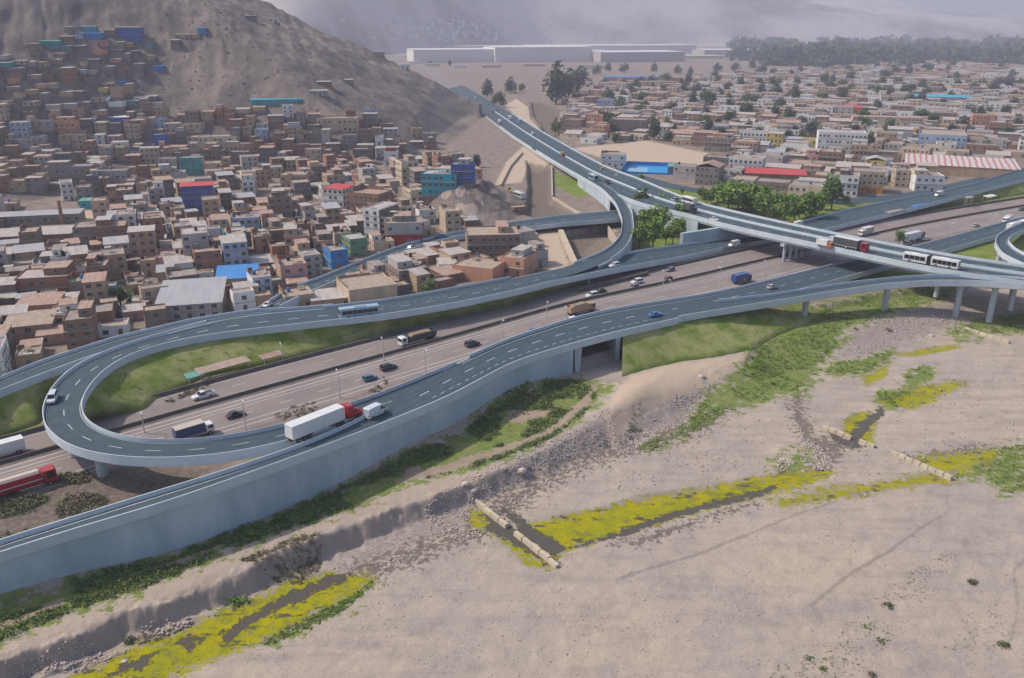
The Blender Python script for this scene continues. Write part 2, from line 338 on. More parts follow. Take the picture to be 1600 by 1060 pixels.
def build_ground():
    ys = []
    for py in np.arange(1078, 250, -1.45): ys.append(un(800, py, 0)[1] * 0.955)
    ys = [y for y in ys if y < 470]
    ys += list(np.arange(ys[-1] + 1.5, 1050, 2.4)); ys += list(np.geomspace(1056, 2600, 90)); ys += list(np.geomspace(2640, 4200, 40)); ys += list(np.arange(4230, 7600, 32)); ys += [8200, 9500, 12000]
    ys = np.array(ys); us = np.concatenate([np.linspace(-1.5, -.83, 40), np.linspace(-.82, .82, 800), np.linspace(.83, 1.5, 40)])
    nu, nr = len(us), len(ys)
    Y, U = np.meshgrid(ys, us, indexing='ij'); X = (U * Y).ravel(); Y = Y.ravel()
    Z = terrain(X, Y)
    for pts, soft in [(p, s) for k in ('water', 'algae') for p, s in MASKS[k]]:
        c = np.array(pts); bb = (X > c[:, 0].min() - 4) & (X < c[:, 0].max() + 4) & (Y > c[:, 1].min() - 4) & (Y < c[:, 1].max() + 4)
        s = sstep(-2.0, 0.5, poly_sd(X[bb], Y[bb], pts)); Z[bb] = Z[bb] * (1 - s) + np.minimum(Z[bb], BED - .25) * s
    co = np.stack([X, Y, Z], 1).astype(np.float32)
    me = bpy.data.meshes.new('ground')
    idx = np.arange(nr * nu).reshape(nr, nu)
    q = np.stack([idx[:-1, :-1], idx[:-1, 1:], idx[1:, 1:], idx[1:, :-1]], -1).reshape(-1, 4)
    me.vertices.add(len(co)); me.vertices.foreach_set('co', co.ravel())
    me.loops.add(q.size); me.loops.foreach_set('vertex_index', q.ravel().astype(np.int32))
    me.polygons.add(len(q)); me.polygons.foreach_set('loop_start', np.arange(0, q.size, 4, dtype=np.int32)); me.polygons.foreach_set('use_smooth', np.ones(len(q), bool))
    me.update()
    A = {}
    for k, lst in MASKS.items():
        a = np.zeros(len(co))
        for P, soft in lst:
            c = np.array(P); m = soft * 7 + 1
            bb = np.nonzero((X > c[:, 0].min() - m) & (X < c[:, 0].max() + m) & (Y > c[:, 1].min() - m) & (Y < c[:, 1].max() + m))[0]
            if len(bb): a[bb] = np.maximum(a[bb], np.clip(0.5 + poly_sd(X[bb], Y[bb], P) / (13 * soft), 0, 1))
        A[k] = a
    ins = np.clip(0.5 + poly_sd(X, Y, HILL_POLY) / 60, 0, 1); A['hill'] = np.where(Y > 330, np.maximum(ins, sstep(1, 6, Z) * (X < 60)), 0) ; A['hill'] = np.where((Y > 2600), 1, A['hill'])
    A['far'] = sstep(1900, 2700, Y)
    rv = (np.interp(X, HLINE[:, 0], HLINE[:, 1]) - Y) * .77; A['river'] = np.where(Y < 480, np.clip(.5 + rv / 3, 0, 1), 0)
    # steep faces of the cut bank
    gy = np.zeros((nr, nu)); Zg = Z.reshape(nr, nu); gy[1:-1] = np.abs(Zg[2:] - Zg[:-2]) / (ys[2:] - ys[:-2])[:, None]
    A['steep'] = np.where(Y < 480, np.clip(gy.ravel() * 1.3 - .25, 0, 1), 0)
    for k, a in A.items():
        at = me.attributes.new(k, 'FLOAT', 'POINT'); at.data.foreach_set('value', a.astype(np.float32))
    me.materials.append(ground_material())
    o = bpy.data.objects.new('ground', me); COL.objects.link(o)
    tag(o, 'dusty valley ground with a stony dry river bed, grass and bare hills', kind='structure')

def ground_material():
    m, nt, b = mnode('ground')
    b.inputs['Specular IOR Level'].default_value = 0.15
    pos = N(nt, 'ShaderNodeNewGeometry').outputs['Position']
    def noise(sc_, det=5, ro=.6, st=None):
        n = N(nt, 'ShaderNodeTexNoise', Scale=sc_, Detail=det, Roughness=ro)
        v = pos
        if st:
            mp = N(nt, 'ShaderNodeMapping'); mp.inputs['Scale'].default_value = st; mp.inputs['Rotation'].default_value = (0, 0, -.7); nt.links.new(pos, mp.inputs[0]); v = mp.outputs[0]
        nt.links.new(v, n.inputs['Vector']); return n.outputs[0]
    def A(k):
        a = nt.nodes.new('ShaderNodeAttribute'); a.attribute_name = k; return a.outputs['Fac']
    big, mid, fine, grit = noise(.025), noise(.16, 5), noise(.9, 6, .7), noise(3.2, 5, .75)
    streak = noise(.06, 5, .6, (1, 5, 1))
    ragged = mth(nt, 'ADD', mth(nt, 'MULTIPLY', noise(.38, 8, .72), .7), mth(nt, 'MULTIPLY', fine, .3))
    def mask(k, amp, src=None, lo=.45, hi=.55):
        src = src or ragged
        return ramp(nt, mth(nt, 'ADD', A(k), mth(nt, 'MULTIPLY', mth(nt, 'SUBTRACT', src, .5), amp)), lo, hi)
    # town soil
    town = mixc(nt, ramp(nt, mid, .35, .65), (.19, .155, .135), (.27, .22, .185))
    # river gravel: pinkish grey, with sandy bars running along the valley and stones
    riv = mixc(nt, ramp(nt, big, .38, .62), (.365, .312, .275), (.415, .345, .283))
    riv = mixc(nt, mth(nt, 'MULTIPLY', ramp(nt, streak, .42, .66), .75), riv, (.30, .255, .235))
    riv = mixc(nt, mth(nt, 'MULTIPLY', ramp(nt, mid, .45, .75), .45), riv, (.48, .40, .33))
    riv = mixc(nt, mth(nt, 'MULTIPLY', ramp(nt, grit, .54, .68), .5), riv, (.20, .17, .155))
    riv = mixc(nt, mth(nt, 'MULTIPLY', ramp(nt, grit, .46, .34), .45), riv, (.55, .49, .44))
    vo = N(nt, 'ShaderNodeTexVoronoi', Scale=1.6); nt.links.new(pos, vo.inputs['Vector'])
    riv = mixc(nt, mth(nt, 'MULTIPLY', mth(nt, 'MULTIPLY', ramp(nt, vo.outputs['Distance'], .22, .10), ramp(nt, mid, .42, .6)), .55), riv, (.27, .23, .21))
    col = mixc(nt, mask('river', .6), town, riv)
    # hills: grey brown scree
    hs = noise(.035, 7, .65, (1.4, .5, .5))
    hill = mixc(nt, ramp(nt, hs, .36, .64), (.135, .115, .108), (.25, .21, .18))
    hill = mixc(nt, mth(nt, 'MULTIPLY', ramp(nt, noise(.012, 6, .6), .5, .66), .7), hill, (.095, .085, .088))
    hill = mixc(nt, mth(nt, 'MULTIPLY', ramp(nt, noise(.45, 5, .8), .50, .66), .7), hill, (.075, .066, .066))
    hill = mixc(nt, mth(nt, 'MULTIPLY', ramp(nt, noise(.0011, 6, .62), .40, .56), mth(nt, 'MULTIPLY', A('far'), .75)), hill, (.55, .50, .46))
    col = mixc(nt, mask('hill', .5, mid), col, hill)
    col = mixc(nt, mask('steep', .5), col, mixc(nt, fine, (.27, .22, .195), (.44, .355, .305)))
    rub = mixc(nt, ramp(nt, vo.outputs['Distance'], .15, .5), (.40, .34, .31), (.27, .23, .215))
    col = mixc(nt, mth(nt, 'MULTIPLY', mask('rubble', 1.68), .85), col, rub)
    col = mixc(nt, mask('track', .35), col, mixc(nt, streak, (.36, .29, .245), (.45, .365, .305)))
    col = mixc(nt, mask('sand', .45), col, mixc(nt, mid, (.42, .33, .255), (.52, .41, .32)))
    col = mixc(nt, mth(nt, 'MULTIPLY', mask('rough', .8), .8), col, mixc(nt, ramp(nt, fine, .4, .65), (.10, .085, .07), (.21, .17, .14)))
    gr = mixc(nt, ramp(nt, mid, .36, .66), (.13, .195, .02), (.235, .27, .075))
    gr = mixc(nt, mth(nt, 'MULTIPLY', ramp(nt, noise(.08, 4), .52, .7), .5), gr, (.27, .265, .13))
    gr = mixc(nt, mth(nt, 'MULTIPLY', grit, .5), gr, (.095, .125, .025))
    col = mixc(nt, mask('grass', .4), col, gr)
    vg = mixc(nt, ramp(nt, fine, .35, .65), (.095, .145, .026), (.20, .25, .055))
    vg = mixc(nt, ramp(nt, mid, .5, .75), vg, (.245, .225, .10))
    col = mixc(nt, mth(nt, 'MULTIPLY', mask('veg', 2.66), .93), col, vg)
    col = mixc(nt, mask('bare', 1.45), col, mixc(nt, mid, (.27, .215, .155), (.38, .30, .235)))
    wetm = mth(nt, 'MULTIPLY', mask('wet', 2.90, fine), ramp(nt, grit, .66, .50))
    col = mixc(nt, mth(nt, 'MULTIPLY', wetm, .9), col, mixc(nt, fine, (.085, .073, .06), (.15, .125, .105)))
    col = mixc(nt, mth(nt, 'MULTIPLY', mask('rut', .45), .5), col, (.20, .17, .155))
    fr = mth(nt, 'MULTIPLY', mask('algae', 1.4, None, .28, .52), .6)
    col = mixc(nt, fr, col, mixc(nt, fine, (.20, .19, .06), (.25, .23, .11)))
    alm = mask('algae', 1.82, noise(.7, 6, .7))
    al = mixc(nt, ramp(nt, noise(.28, 5), .38, .64), (.345, .305, .005), (.25, .26, .012))
    al = mixc(nt, mth(nt, 'MULTIPLY', ramp(nt, fine, .5, .72), .6), al, (.15, .175, .02))
    col = mixc(nt, alm, col, al)
    holes = mth(nt, 'MULTIPLY', alm, ramp(nt, noise(.17, 7, .72, (.8, 2.6, 1)), .575, .605))
    thin = mth(nt, 'MULTIPLY', alm, ramp(nt, noise(.3, 7, .75), .53, .62))
    col = mixc(nt, mth(nt, 'MULTIPLY', thin, .75), col, mixc(nt, fine, (.20, .19, .05), (.13, .12, .055)))
    wam = mth(nt, 'MAXIMUM', mask('water', 1.95, noise(.62, 8, .75)), holes)
    col = mixc(nt, wam, col, mixc(nt, fine, (.075, .068, .055), (.11, .098, .08)))
    nt.links.new(col, b.inputs['Base Color'])
    ro = mth(nt, 'MULTIPLY_ADD', wam, -.62, .93); nt.links.new(ro, b.inputs['Roughness'])
    bp = N(nt, 'ShaderNodeBump', Strength=.7, Distance=.35)
    hgt = mth(nt, 'ADD', mth(nt, 'MULTIPLY', fine, .6), mth(nt, 'MULTIPLY', grit, .55))
    nt.links.new(mth(nt, 'MULTIPLY', hgt, mth(nt, 'SUBTRACT', 1.0, wam)), bp.inputs['Height']); nt.links.new(bp.outputs[0], b.inputs['Normal'])
    return m
build_ground()
# ------------------------------------------------------------------ roads: ribbons between two traced edges
def resample(P, n):
    P = np.array([un3(*p) for p in P]); d = np.r_[0, np.cumsum(np.linalg.norm(np.diff(P, axis=0), axis=1))]
    t = np.linspace(0, d[-1], n)
    return np.stack([np.interp(t, d, P[:, k]) for k in range(3)], 1)
def smooth(P, k):
    if k < 1: return P
    w = np.hanning(2 * k + 3)[1:-1]; w /= w.sum()
    pad = np.r_[2 * P[:1] - P[1:k + 1][::-1], P, 2 * P[-1:] - P[-k - 1:-1][::-1]]
    return np.stack([np.convolve(pad[:, i], w, 'valid') for i in range(3)], 1)
class Ribbon:
    def __init__(s, left, right, n=160, sm=5, dz=0.0):
        s.L = smooth(resample(left, n), sm); s.Rr = smooth(resample(right, n), sm)
        zz = (s.L[:, 2] + s.Rr[:, 2]) / 2 + dz; s.L[:, 2] = zz; s.Rr[:, 2] = zz
        s.C = (s.L + s.Rr) / 2; s.n = n
        d = s.Rr - s.L; d[:, 2] = 0; s.W = np.linalg.norm(d, axis=1); s.X = d / s.W[:, None]
        s.S = np.r_[0, np.cumsum(np.linalg.norm(np.diff(s.C, axis=0), axis=1))]
    def at(s, i, t, dz=0.0):
        i = min(max(i, 0), s.n - 1.001); k = int(i); f = i - k
        a = s.L[k] * (1 - t) + s.Rr[k] * t; b = s.L[k + 1] * (1 - t) + s.Rr[k + 1] * t
        p = a * (1 - f) + b * f; return (p[0], p[1], p[2] + dz)
    def idx(s, dist): return float(np.interp(dist, s.S, np.arange(s.n)))
    def near_r(s, px, py):
        q = np.array([proj(*p)[:2] for p in s.Rr]); return int(np.argmin(((q - (px, py)) ** 2).sum(1)))
    def near_px(s, px, py):
        q = np.array([proj(*p)[:2] for p in s.C]); return int(np.argmin(((q - (px, py)) ** 2).sum(1)))
    def place(s, px, py):
        """(point on the deck under the pixel, heading along the ribbon)"""
        z = 0
        for _ in range(4):
            x, y = un(px, py, z); k = int(np.argmin((s.C[:, 0] - x) ** 2 + (s.C[:, 1] - y) ** 2)); z = s.C[k, 2]
        a, b = s.C[max(k - 2, 0)], s.C[min(k + 2, s.n - 1)]
        return (x, y, z), math.atan2(b[1] - a[1], b[0] - a[0])
    def strip(s, mb, t0, t1, i0, i1, dz, m=0, sub=1):
        st = int(max(1, (i1 - i0) * sub))
        for k in range(st):
            a = i0 + (i1 - i0) * k / st; c = i0 + (i1 - i0) * (k + 1) / st
            mb.quad(s.at(a, t0, dz), s.at(a, t1, dz), s.at(c, t1, dz), s.at(c, t0, dz), m)
    def line(s, mb, t, w=.16, i0=0, i1=None, dz=.012, on=None, off=0):
        """painted line at lateral position t, solid or dashed (on/off in metres)"""
        i1 = s.n - 1 if i1 is None else i1
        a, e = s.S[int(i0)], s.S[int(i1)]
        if on is None: segs = [(a, e)]
        else: segs = [(x, min(x + on, e)) for x in np.arange(a + off / 2, e, on + off)]
        for x0, x1 in segs:
            st = max(1, int((x1 - x0) / 2.5))
            for k in range(st):
                p, q = s.idx(x0 + (x1 - x0) * k / st), s.idx(x0 + (x1 - x0) * (k + 1) / st)
                h0, h1 = w / 2 / s.W[int(p)], w / 2 / s.W[int(q)]
                mb.quad(s.at(p, t - h0, dz), s.at(p, t + h0, dz), s.at(q, t + h1, dz), s.at(q, t - h1, dz))
    def deck(s, mb, i0=0, i1=None, thick=1.4, out=.32):
        """structural slab under the road surface, from outer face to outer face"""
        i1 = s.n - 1 if i1 is None else i1
        for k in range(int(i0), int(i1)):
            P = []
            for j in (k, k + 1):
                l, r, x = s.L[j], s.Rr[j], s.X[j]
                P.append([tuple(l - x * out - (0, 0, .02)), tuple(r + x * out - (0, 0, .02)), tuple(r + x * (out - .5) - (0, 0, thick)), tuple(l - x * (out - .5) - (0, 0, thick))])
            for e in range(4): mb.quad(P[0][e], P[1][e], P[1][(e + 1) % 4], P[0][(e + 1) % 4])
        for j in (int(i0), int(i1)):
            l, r, x = s.L[j], s.Rr[j], s.X[j]
            mb.poly([tuple(l - x * out - (0, 0, .02)), tuple(r + x * out - (0, 0, .02)), tuple(r + x * (out - .5) - (0, 0, thick)), tuple(l - x * (out - .5) - (0, 0, thick))])
    def parapet(s, mb, side, i0, i1, h=.9, w=.34, down=1.1, off=0.0):
        """concrete edge barrier; its outer face hangs down over the edge of the slab"""
        i0, i1 = int(max(0, i0)), int(min(s.n - 1, i1))
        E = s.L if side == 'l' else s.Rr; sg = -1 if side == 'l' else 1
        prof = [(0.0, 0.0), (.10, h), (w, h), (w + .02, -down), (w - .28, -down)]
        for k in range(i0, i1):
            A = [tuple(E[k] + s.X[k] * sg * (a + off) + (0, 0, z)) for a, z in prof]; B = [tuple(E[k + 1] + s.X[k + 1] * sg * (a + off) + (0, 0, z)) for a, z in prof]
            for e in range(5): mb.quad(A[e], B[e], B[(e + 1) % 5], A[(e + 1) % 5])
        for k in (i0, i1): mb.poly([tuple(E[k] + s.X[k] * sg * (a + off) + (0, 0, z)) for a, z in prof])

HW = Ribbon([(-140, 722, 0), (-40, 702, 0), (60, 677, 0), (137, 652, 0), (270, 615, 0), (400, 580, 0), (595, 530, 0), (750, 490, 0), (900, 452, 0), (1150, 395, 0), (1290, 366, 0), (1375, 347, 0), (1475, 330, 0), (1600, 310, 0), (1720, 292, 0)],
            [(-160, 845, 0), (-40, 800, 0), (100, 757, 0), (200, 727, 0), (300, 697, 0), (400, 667, 0), (530, 628, 0), (607, 602, 0), (750, 558, 0), (900, 505, 0), (1050, 478, 0), (1125, 462, 0), (1200, 443, 0), (1330, 407, 0), (1450, 374, 0), (1560, 350, 0), (1640, 336, 0), (1760, 314, 0)], n=240, sm=12, dz=.03)
CE = Ribbon([(1700, 236, 7), (1600, 265, 5), (1525, 289, 4), (1450, 305, 3), (1380, 319, 2), (1325, 330, 1.5), (1250, 350, 1), (1175, 370, 1), (1137, 376, 1), (1072, 386, 1.5), (990, 398, 3), (960, 404, 3.5), (875, 422, 4.5), (800, 438, 5), (700, 457, 5.2), (600, 475, 5.4), (530, 483, 5.6), (460, 489, 5.8), (400, 494, 6), (330, 505, 6.2), (250, 529, 6.4), (200, 543, 6.6), (160, 557, 6.8), (112, 580, 7), (85, 607, 7), (69, 632, 7), (65, 657, 7), (77, 680, 7.3), (105, 700, 7.7), (150, 713, 7.9), (212, 719, 7.9), (275, 719, 7.9), (337, 714, 7.8), (400, 705, 7.6), (437, 694, 7.5), (480, 682, 7.4), (545, 666, 7.0), (620, 640, 6.8), (700, 604, 6.4), (760, 574, 6.1)],
            [(1700, 254, 8), (1600, 281, 5.9), (1500, 307, 4.6), (1425, 326, 3.6), (1360, 342, 2.5), (1282, 361, 1.9), (1200, 376, 1.9), (1137, 386, 1.9), (1075, 400, 2.3), (1017, 410, 3.3), (975, 417, 4.2), (925, 427, 5), (875, 437, 5.4), (800, 456, 5.9), (700, 477, 6.1), (600, 493, 6.3), (500, 504, 6.5), (400, 515, 6.9), (312, 526, 7.1), (245, 540, 7.4), (195, 557, 7.6), (160, 580, 7.7), (136, 607, 7.6), (125, 630, 7.3), (122, 645, 7), (132, 662, 7), (155, 679, 7), (187, 690, 7), (225, 697, 7), (275, 698, 7), (337, 694, 7), (400, 682, 7), (445, 672, 6.8), (560, 634, 6.6), (635, 605, 6.3), (700, 577, 6.1), (760, 551, 5.9)], n=420, sm=8, dz=.05)
OB = Ribbon([(520, 481, 5.6), (460, 487, 5.7), (400, 489, 5.8), (300, 505, 5.8), (175, 535, 5.9), (62, 572, 6), (0, 598, 6), (-90, 640, 6)], [(520, 489, 6.2), (460, 494, 6.4), (400, 497, 6.6), (330, 506, 6.7), (207, 538, 6.8), (140, 558, 6.9), (62, 587, 6.9), (0, 611, 6.9), (-90, 655, 6.9)], n=120, sm=6, dz=.02)
HR = Ribbon([(-110, 893, 5.2), (0, 855, 5.6), (190, 795, 6.5), (300, 762, 7), (400, 729, 7.4), (480, 700, 7.2), (545, 671, 6.9), (600, 643, 6.6), (660, 600, 6.2), (720, 568, 5.9), (800, 533, 5.6), (825, 526, 5.6), (900, 501, 5.6), (970, 486, 5.4), (1050, 473, 5.1), (1100, 465, 4.8), (1181, 447, 3.6), (1250, 430, 2.4), (1319, 413, 1.4), (1380, 399, 1), (1436, 387, 1), (1493, 372, 1), (1561, 353, 1.2), (1640, 332, 1.5), (1760, 302, 2)],
            [(-110, 901, 6), (0, 865, 6.5), (115, 829, 6.9), (230, 795, 7.7), (300, 772, 8), (400, 737, 8.3), (475, 710, 8), (550, 682, 7.7), (625, 652, 7.4), (700, 621, 7), (800, 567, 6.5), (875, 543, 6.5), (920, 531, 6.5), (970, 518, 6.3), (1030, 505, 6.2), (1100, 489, 5.7), (1180, 470, 4.3), (1250, 454, 3.2), (1319, 435, 2.2), (1381, 417, 1.8), (1461, 396, 1.8), (1553, 370, 2), (1640, 345, 2.3), (1760, 313, 2.8)], n=320, sm=7, dz=0)
H2 = Ribbon([(1060, 478, 5.3), (1130, 474, 5), (1200, 466, 5), (1262, 456.5, 5.2), (1325, 446.5, 6), (1400, 438, 7), (1475, 434, 8), (1540, 436, 8.5), (1600, 440, 9), (1680, 448, 9.2)], [(1060, 496, 6.1), (1130, 484, 5.9), (1200, 473, 5.9), (1275, 461, 6.2), (1375, 446, 7.4), (1450, 440, 8.5), (1525, 440, 9.3), (1600, 445, 9.9), (1680, 453, 10.1)], n=120, sm=5, dz=.03)
AV = Ribbon([(722, 133, 1), (735, 140, 1), (770, 160, 1), (800, 178, 1.5), (845, 206, 2), (893, 234, 3), (940, 259, 5), (960, 268, 5.5), (1000, 282, 6.5), (1050, 304, 7.5), (1090, 320, 8), (1145, 333, 8.5), (1200, 346, 9), (1250, 357, 9), (1307, 369, 9), (1355, 379, 9), (1420, 391, 9), (1500, 406, 9.2), (1600, 419, 9.3), (1720, 436, 9.3)],
            [(700, 139, 1), (715, 148, 1), (742, 168, 1.5), (800, 212, 2.2), (837, 236, 3), (865, 253, 4), (900, 274, 5.2), (935, 292, 6.5), (972, 308, 7.3), (1010, 322, 8), (1075, 335, 8.6), (1122, 349, 9), (1200, 366, 9.9), (1275, 381, 9.9), (1350, 397, 9.9), (1412, 411, 9.9), (1500, 427, 9.9), (1600, 442, 9.9), (1720, 458, 9.9)], n=300, sm=6, dz=0)
BR = Ribbon([(838, 236, 3), (865, 253, 4), (882, 263, 5), (912, 280, 6), (942, 298, 6.8), (963, 320, 7.1), (973, 346, 7.1), (971, 371, 6.6), (950, 392, 6), (910, 409, 5.3), (875, 421, 4.9), (830, 432, 4.9)], [(855, 236, 3.2), (880, 250, 4.1), (905, 266, 5.2), (935, 283, 6.2), (958, 296, 6.9), (975, 312, 7.2), (987, 332, 7.2), (990, 360, 7), (983, 382, 6.6), (962, 404, 5.7), (925, 420, 5.2), (880, 434, 5), (840, 444, 5)], n=160, sm=6, dz=.07)
TR = Ribbon([(385, 494, 5.6), (400, 488, 5.2), (450, 455, 3.2), (500, 437, 1.9), (550, 417, 1), (600, 397, .7), (650, 380, .8), (720, 364, 1.2), (800, 351, 2), (880, 340, 2.6), (957, 334, 3), (990, 331, 3)], [(410, 497, 5.6), (425, 487, 5), (475, 462, 3.5), (530, 438, 2), (575, 421, 1.4), (625, 397, 1.3), (682, 377, 1.4), (725, 369, 1.8), (800, 359, 2.8), (880, 349, 3.5), (957, 343, 3.9), (990, 340, 3.9)], n=140, sm=5, dz=.02)
FS = Ribbon([(962, 262, .1), (1000, 273, .1), (1060, 290, .1), (1150, 303, .1), (1270, 312, .1), (1340, 310, .1), (1430, 300, .1), (1540, 275, .1)], [(960, 274, .1), (1000, 285, .1), (1060, 297, .1), (1150, 310, .1), (1280, 320, .1), (1360, 317, .1), (1440, 306, .1), (1545, 281, .1)], n=90, sm=4)
KR = Ribbon([(1640, 338, 2), (1600, 351, 3), (1574, 361, 4.5), (1558, 371, 5.3), (1555, 383, 6), (1566, 400, 7), (1600, 416, 8), (1660, 434, 8.6)], [(1645, 350, 2.4), (1610, 358, 3.5), (1586, 366, 4.8), (1576, 373, 5.4), (1574, 380, 6), (1585, 391, 6.8), (1612, 405, 7.8), (1665, 425, 8.4)], n=90, sm=5, dz=.05)
FR = Ribbon([(640, 88, .4), (690, 116, .5), (722, 133, .9), (735, 140, .9)], [(632, 90, .4), (672, 121, .5), (700, 139, .9), (715, 148, .9)], n=60, sm=4)
RIBS = [HW, CE, OB, HR, H2, AV, BR, TR, FS, KR]

ASPH = mat('bluish_asphalt', (.062, .097, .124), (.046, .076, .10), .35, .8, .2, coords='World', streak=None)
OLDA = mat('worn_highway_asphalt', (.275, .23, .218), (.215, .185, .18), .07, .85, .2, coords='World')
CONC = mat('pale_concrete', (.58, .645, .70), (.49, .565, .63), .18, .8, .15, coords='World')
WALLC = mat('stained_concrete', (.36, .445, .52), (.52, .60, .665), .10, .85, .2, coords='World', streak=(1, 1, .3))
PIERC = mat('pier_concrete', (.46, .50, .535), (.38, .43, .47), .3, .8, .15, coords='World')
PAINT = mat('road_paint', (.72, .72, .70), (.58, .58, .57), .5, .7, coords='World')
DARKC = mat('dirty_barrier', (.17, .145, .135), (.115, .10, .095), .3, .9, .2, coords='World')
GRASSM = mat('embankment_grass', (.13, .195, .018), (.34, .325, .15), .16, .95, .6, coords='World')
TANC = mat('tan_concrete', (.58, .50, .38), (.46, .39, .30), .4, .9, .2, coords='World')

SURF = {}
TRACK = mat('worn_wheel_track', (.047, .078, .102), (.036, .062, .083), .3, .7, .2, coords='World')
def lanes(rib, mb, i0, i1):
    T = [0, .13, .19, .33, .39, .61, .67, .81, .87, 1]
    for k in range(9): rib.strip(mb, T[k], T[k + 1], i0, i1, 0.0, 2 if k % 2 else 0)
def road_thing(name, label, rib, pars, thick=1.4, i0=0, i1=None, cat='road ramp', deck=True, d0=None, d1=None, surf=ASPH, conc=CONC):
    i1 = rib.n - 1 if i1 is None else i1
    t = thing(name, label, cat)
    if deck:
        mb = MB(); rib.deck(mb, i0 if d0 is None else d0, i1 if d1 is None else d1, thick); mb.build('deck', conc, t)
    mb = MB(); lanes(rib, mb, i0, i1); SURF[t.name] = mb.build('road_surface', [surf, PAINT, TRACK], t)
    for side, a, b in pars:
        mb = MB(); rib.parapet(mb, side, a, b); mb.build('parapet', conc, t)
    return t
def marks(t, rib, specs):
    mb = MB()
    for sp in specs: rib.line(mb, **sp)
    o = SURF[t.name]; st = MB(); lanes(rib, st, 0, rib.n - 1)
    k = len(st.v); st.v += mb.v; st.f += [tuple(i + k for i in f) for f in mb.f]; st.m += [1] * len(mb.f)
    o.data = st.mesh('road_surface', [ASPH, PAINT, TRACK])
def pier(t, p, ztop, zb, r=.9, flare=1.5, hd=0.0, w=None):
    mb = MB(); x, y = p
    mb.tube((x, y, zb - 1), (x, y, ztop - 1.6), r, r, 14); mb.tube((x, y, ztop - 1.6), (x, y, ztop + .05), r, r * flare, 14)
    return mb.build('pier', PIERC, t, smooth=False)

# the old highway at ground level
hw = HW
mb = MB(); hw.strip(mb, 0, 1, 0, hw.n - 1, 0); base = mb
h_label = ('wide brownish dual carriageway highway crossing under the ramps')
mb = MB()
for t_, kw in ((.035, {}), (.33, {}), (.475, dict(w=.22)), (.545, dict(w=.22)), (.60, dict(w=.12)), (.86, dict(w=.2)), (.93, dict(w=.2)), (.18, dict(on=3.5, off=9)), (.735, dict(on=3.5, off=7))): hw.line(mb, t_, **kw)
k = len(base.v); base.v += mb.v; base.f += [tuple(i + k for i in f) for f in mb.f]; base.m += [1] * len(mb.f)
h = tag(base.build('highway', [OLDA, PAINT]), h_label, kind='structure')
mb = MB()
hw.strip(mb, .36, .455, 0, hw.n - 1, .006); mb.build('median_strip', mat('median_dirt', (.13, .11, .10), (.19, .16, .145), .3, .95, .3, coords='World'), h)
mb = MB(); hw.parapet(mb, 'l', 0, hw.n - 1, 1.0, .5, .3); tag(mb.build('roadside_wall', DARKC), 'low dark grimy wall along the far edge of the highway', 'wall')
mb = MB()
class _M: pass
mid = Ribbon.__new__(Ribbon); mid.n = hw.n; mid.L = hw.L * .60 + hw.Rr * .40; mid.Rr = mid.L + hw.X * 1; mid.X = hw.X
mid.parapet(mb, 'l', 0, hw.n - 1, .8, .45, .2); tag(mb.build('median_barrier', DARKC), 'long low concrete barrier down the middle of the highway', 'barrier')

n = CE.n
iC = CE.near_px(330, 512); iE = CE.near_px(545, 650); iV = CE.near_px(1250, 357)
i_b1, i_b2 = CE.near_px(900, 424), CE.near_px(790, 448)
ce = road_thing('loop_ramp', 'long two lane ramp that curls into a hairpin loop at the left', CE,
                [('l', 0, i_b1), ('l', i_b2, CE.near_px(505, 494)), ('l', iC, iE), ('r', 0, CE.near_px(1150, 382)), ('r', CE.near_px(1190, 374), CE.n - 8)], d1=iE - 2)
marks(ce, CE, [dict(t=.5, w=.22, on=3.2, off=5.2, i1=iE + 12), dict(t=.05, w=.16, i0=iC, i1=iE), dict(t=.95, w=.16, i0=CE.near_px(240, 560), i1=CE.near_px(420, 692)), dict(t=.33, w=.12, on=1.2, off=1.4, i0=CE.near_px(900, 424), i1=CE.near_px(560, 488))])
ob = road_thing('outer_ramp', 'narrow outer ramp leaving the frame at the left edge above the houses', OB, [('l', 0, OB.n - 1), ('r', OB.near_px(330, 503), OB.n - 1)], d0=OB.near_px(345, 500))
marks(ob, OB, [dict(t=.12, w=.14, i0=20), dict(t=.9, w=.14, i0=60)])
hr = road_thing('riverside_ramp', 'long straight ramp on a tall retaining wall beside the dry river', HR,
                [('l', 0, HR.near_px(580, 662)), ('l', HR.near_px(742, 572), HR.n - 1), ('r', 0, HR.near_px(1045, 489)), ('r', HR.near_px(1140, 470), HR.n - 1)], deck=False)
for a_, b_ in ((0, HR.near_px(545, 672)), (HR.near_px(705, 592), HR.n - 1)): mb = MB(); HR.deck(mb, a_, b_); mb.build('deck', CONC, hr)
marks(hr, HR, [dict(t=.14, w=.2, i0=0, i1=HR.near_px(470, 712)), dict(t=.42, w=.22, on=3.4, off=5.4, i0=HR.near_px(650, 630), i1=HR.n - 1), dict(t=.72, w=.14, on=1.5, off=1.6, i0=HR.near_px(670, 620), i1=HR.near_px(1010, 496)), dict(t=.07, w=.14, i0=HR.near_px(730, 580))])
h2 = road_thing('rising_ramp', 'slim curved ramp on piers rising to the overpass above the river', H2, [('l', 12, H2.n - 1), ('r', 0, H2.n - 1)], d0=12)
av = road_thing('overpass', 'wide overpass carrying two carriageways diagonally over the highway', AV,
                [('l', AV.near_px(778, 188), AV.n - 1), ('r', AV.near_px(800, 195), AV.near_px(850, 228)), ('r', AV.near_px(985, 300), AV.n - 1)], thick=1.9, cat='overpass')
marks(av, AV, [dict(t=.24, w=.2, on=3.2, off=6), dict(t=.75, w=.2, on=3.2, off=6), dict(t=.04, w=.14), dict(t=.44, w=.14), dict(t=.56, w=.14), dict(t=.96, w=.14)])
mb = MB()
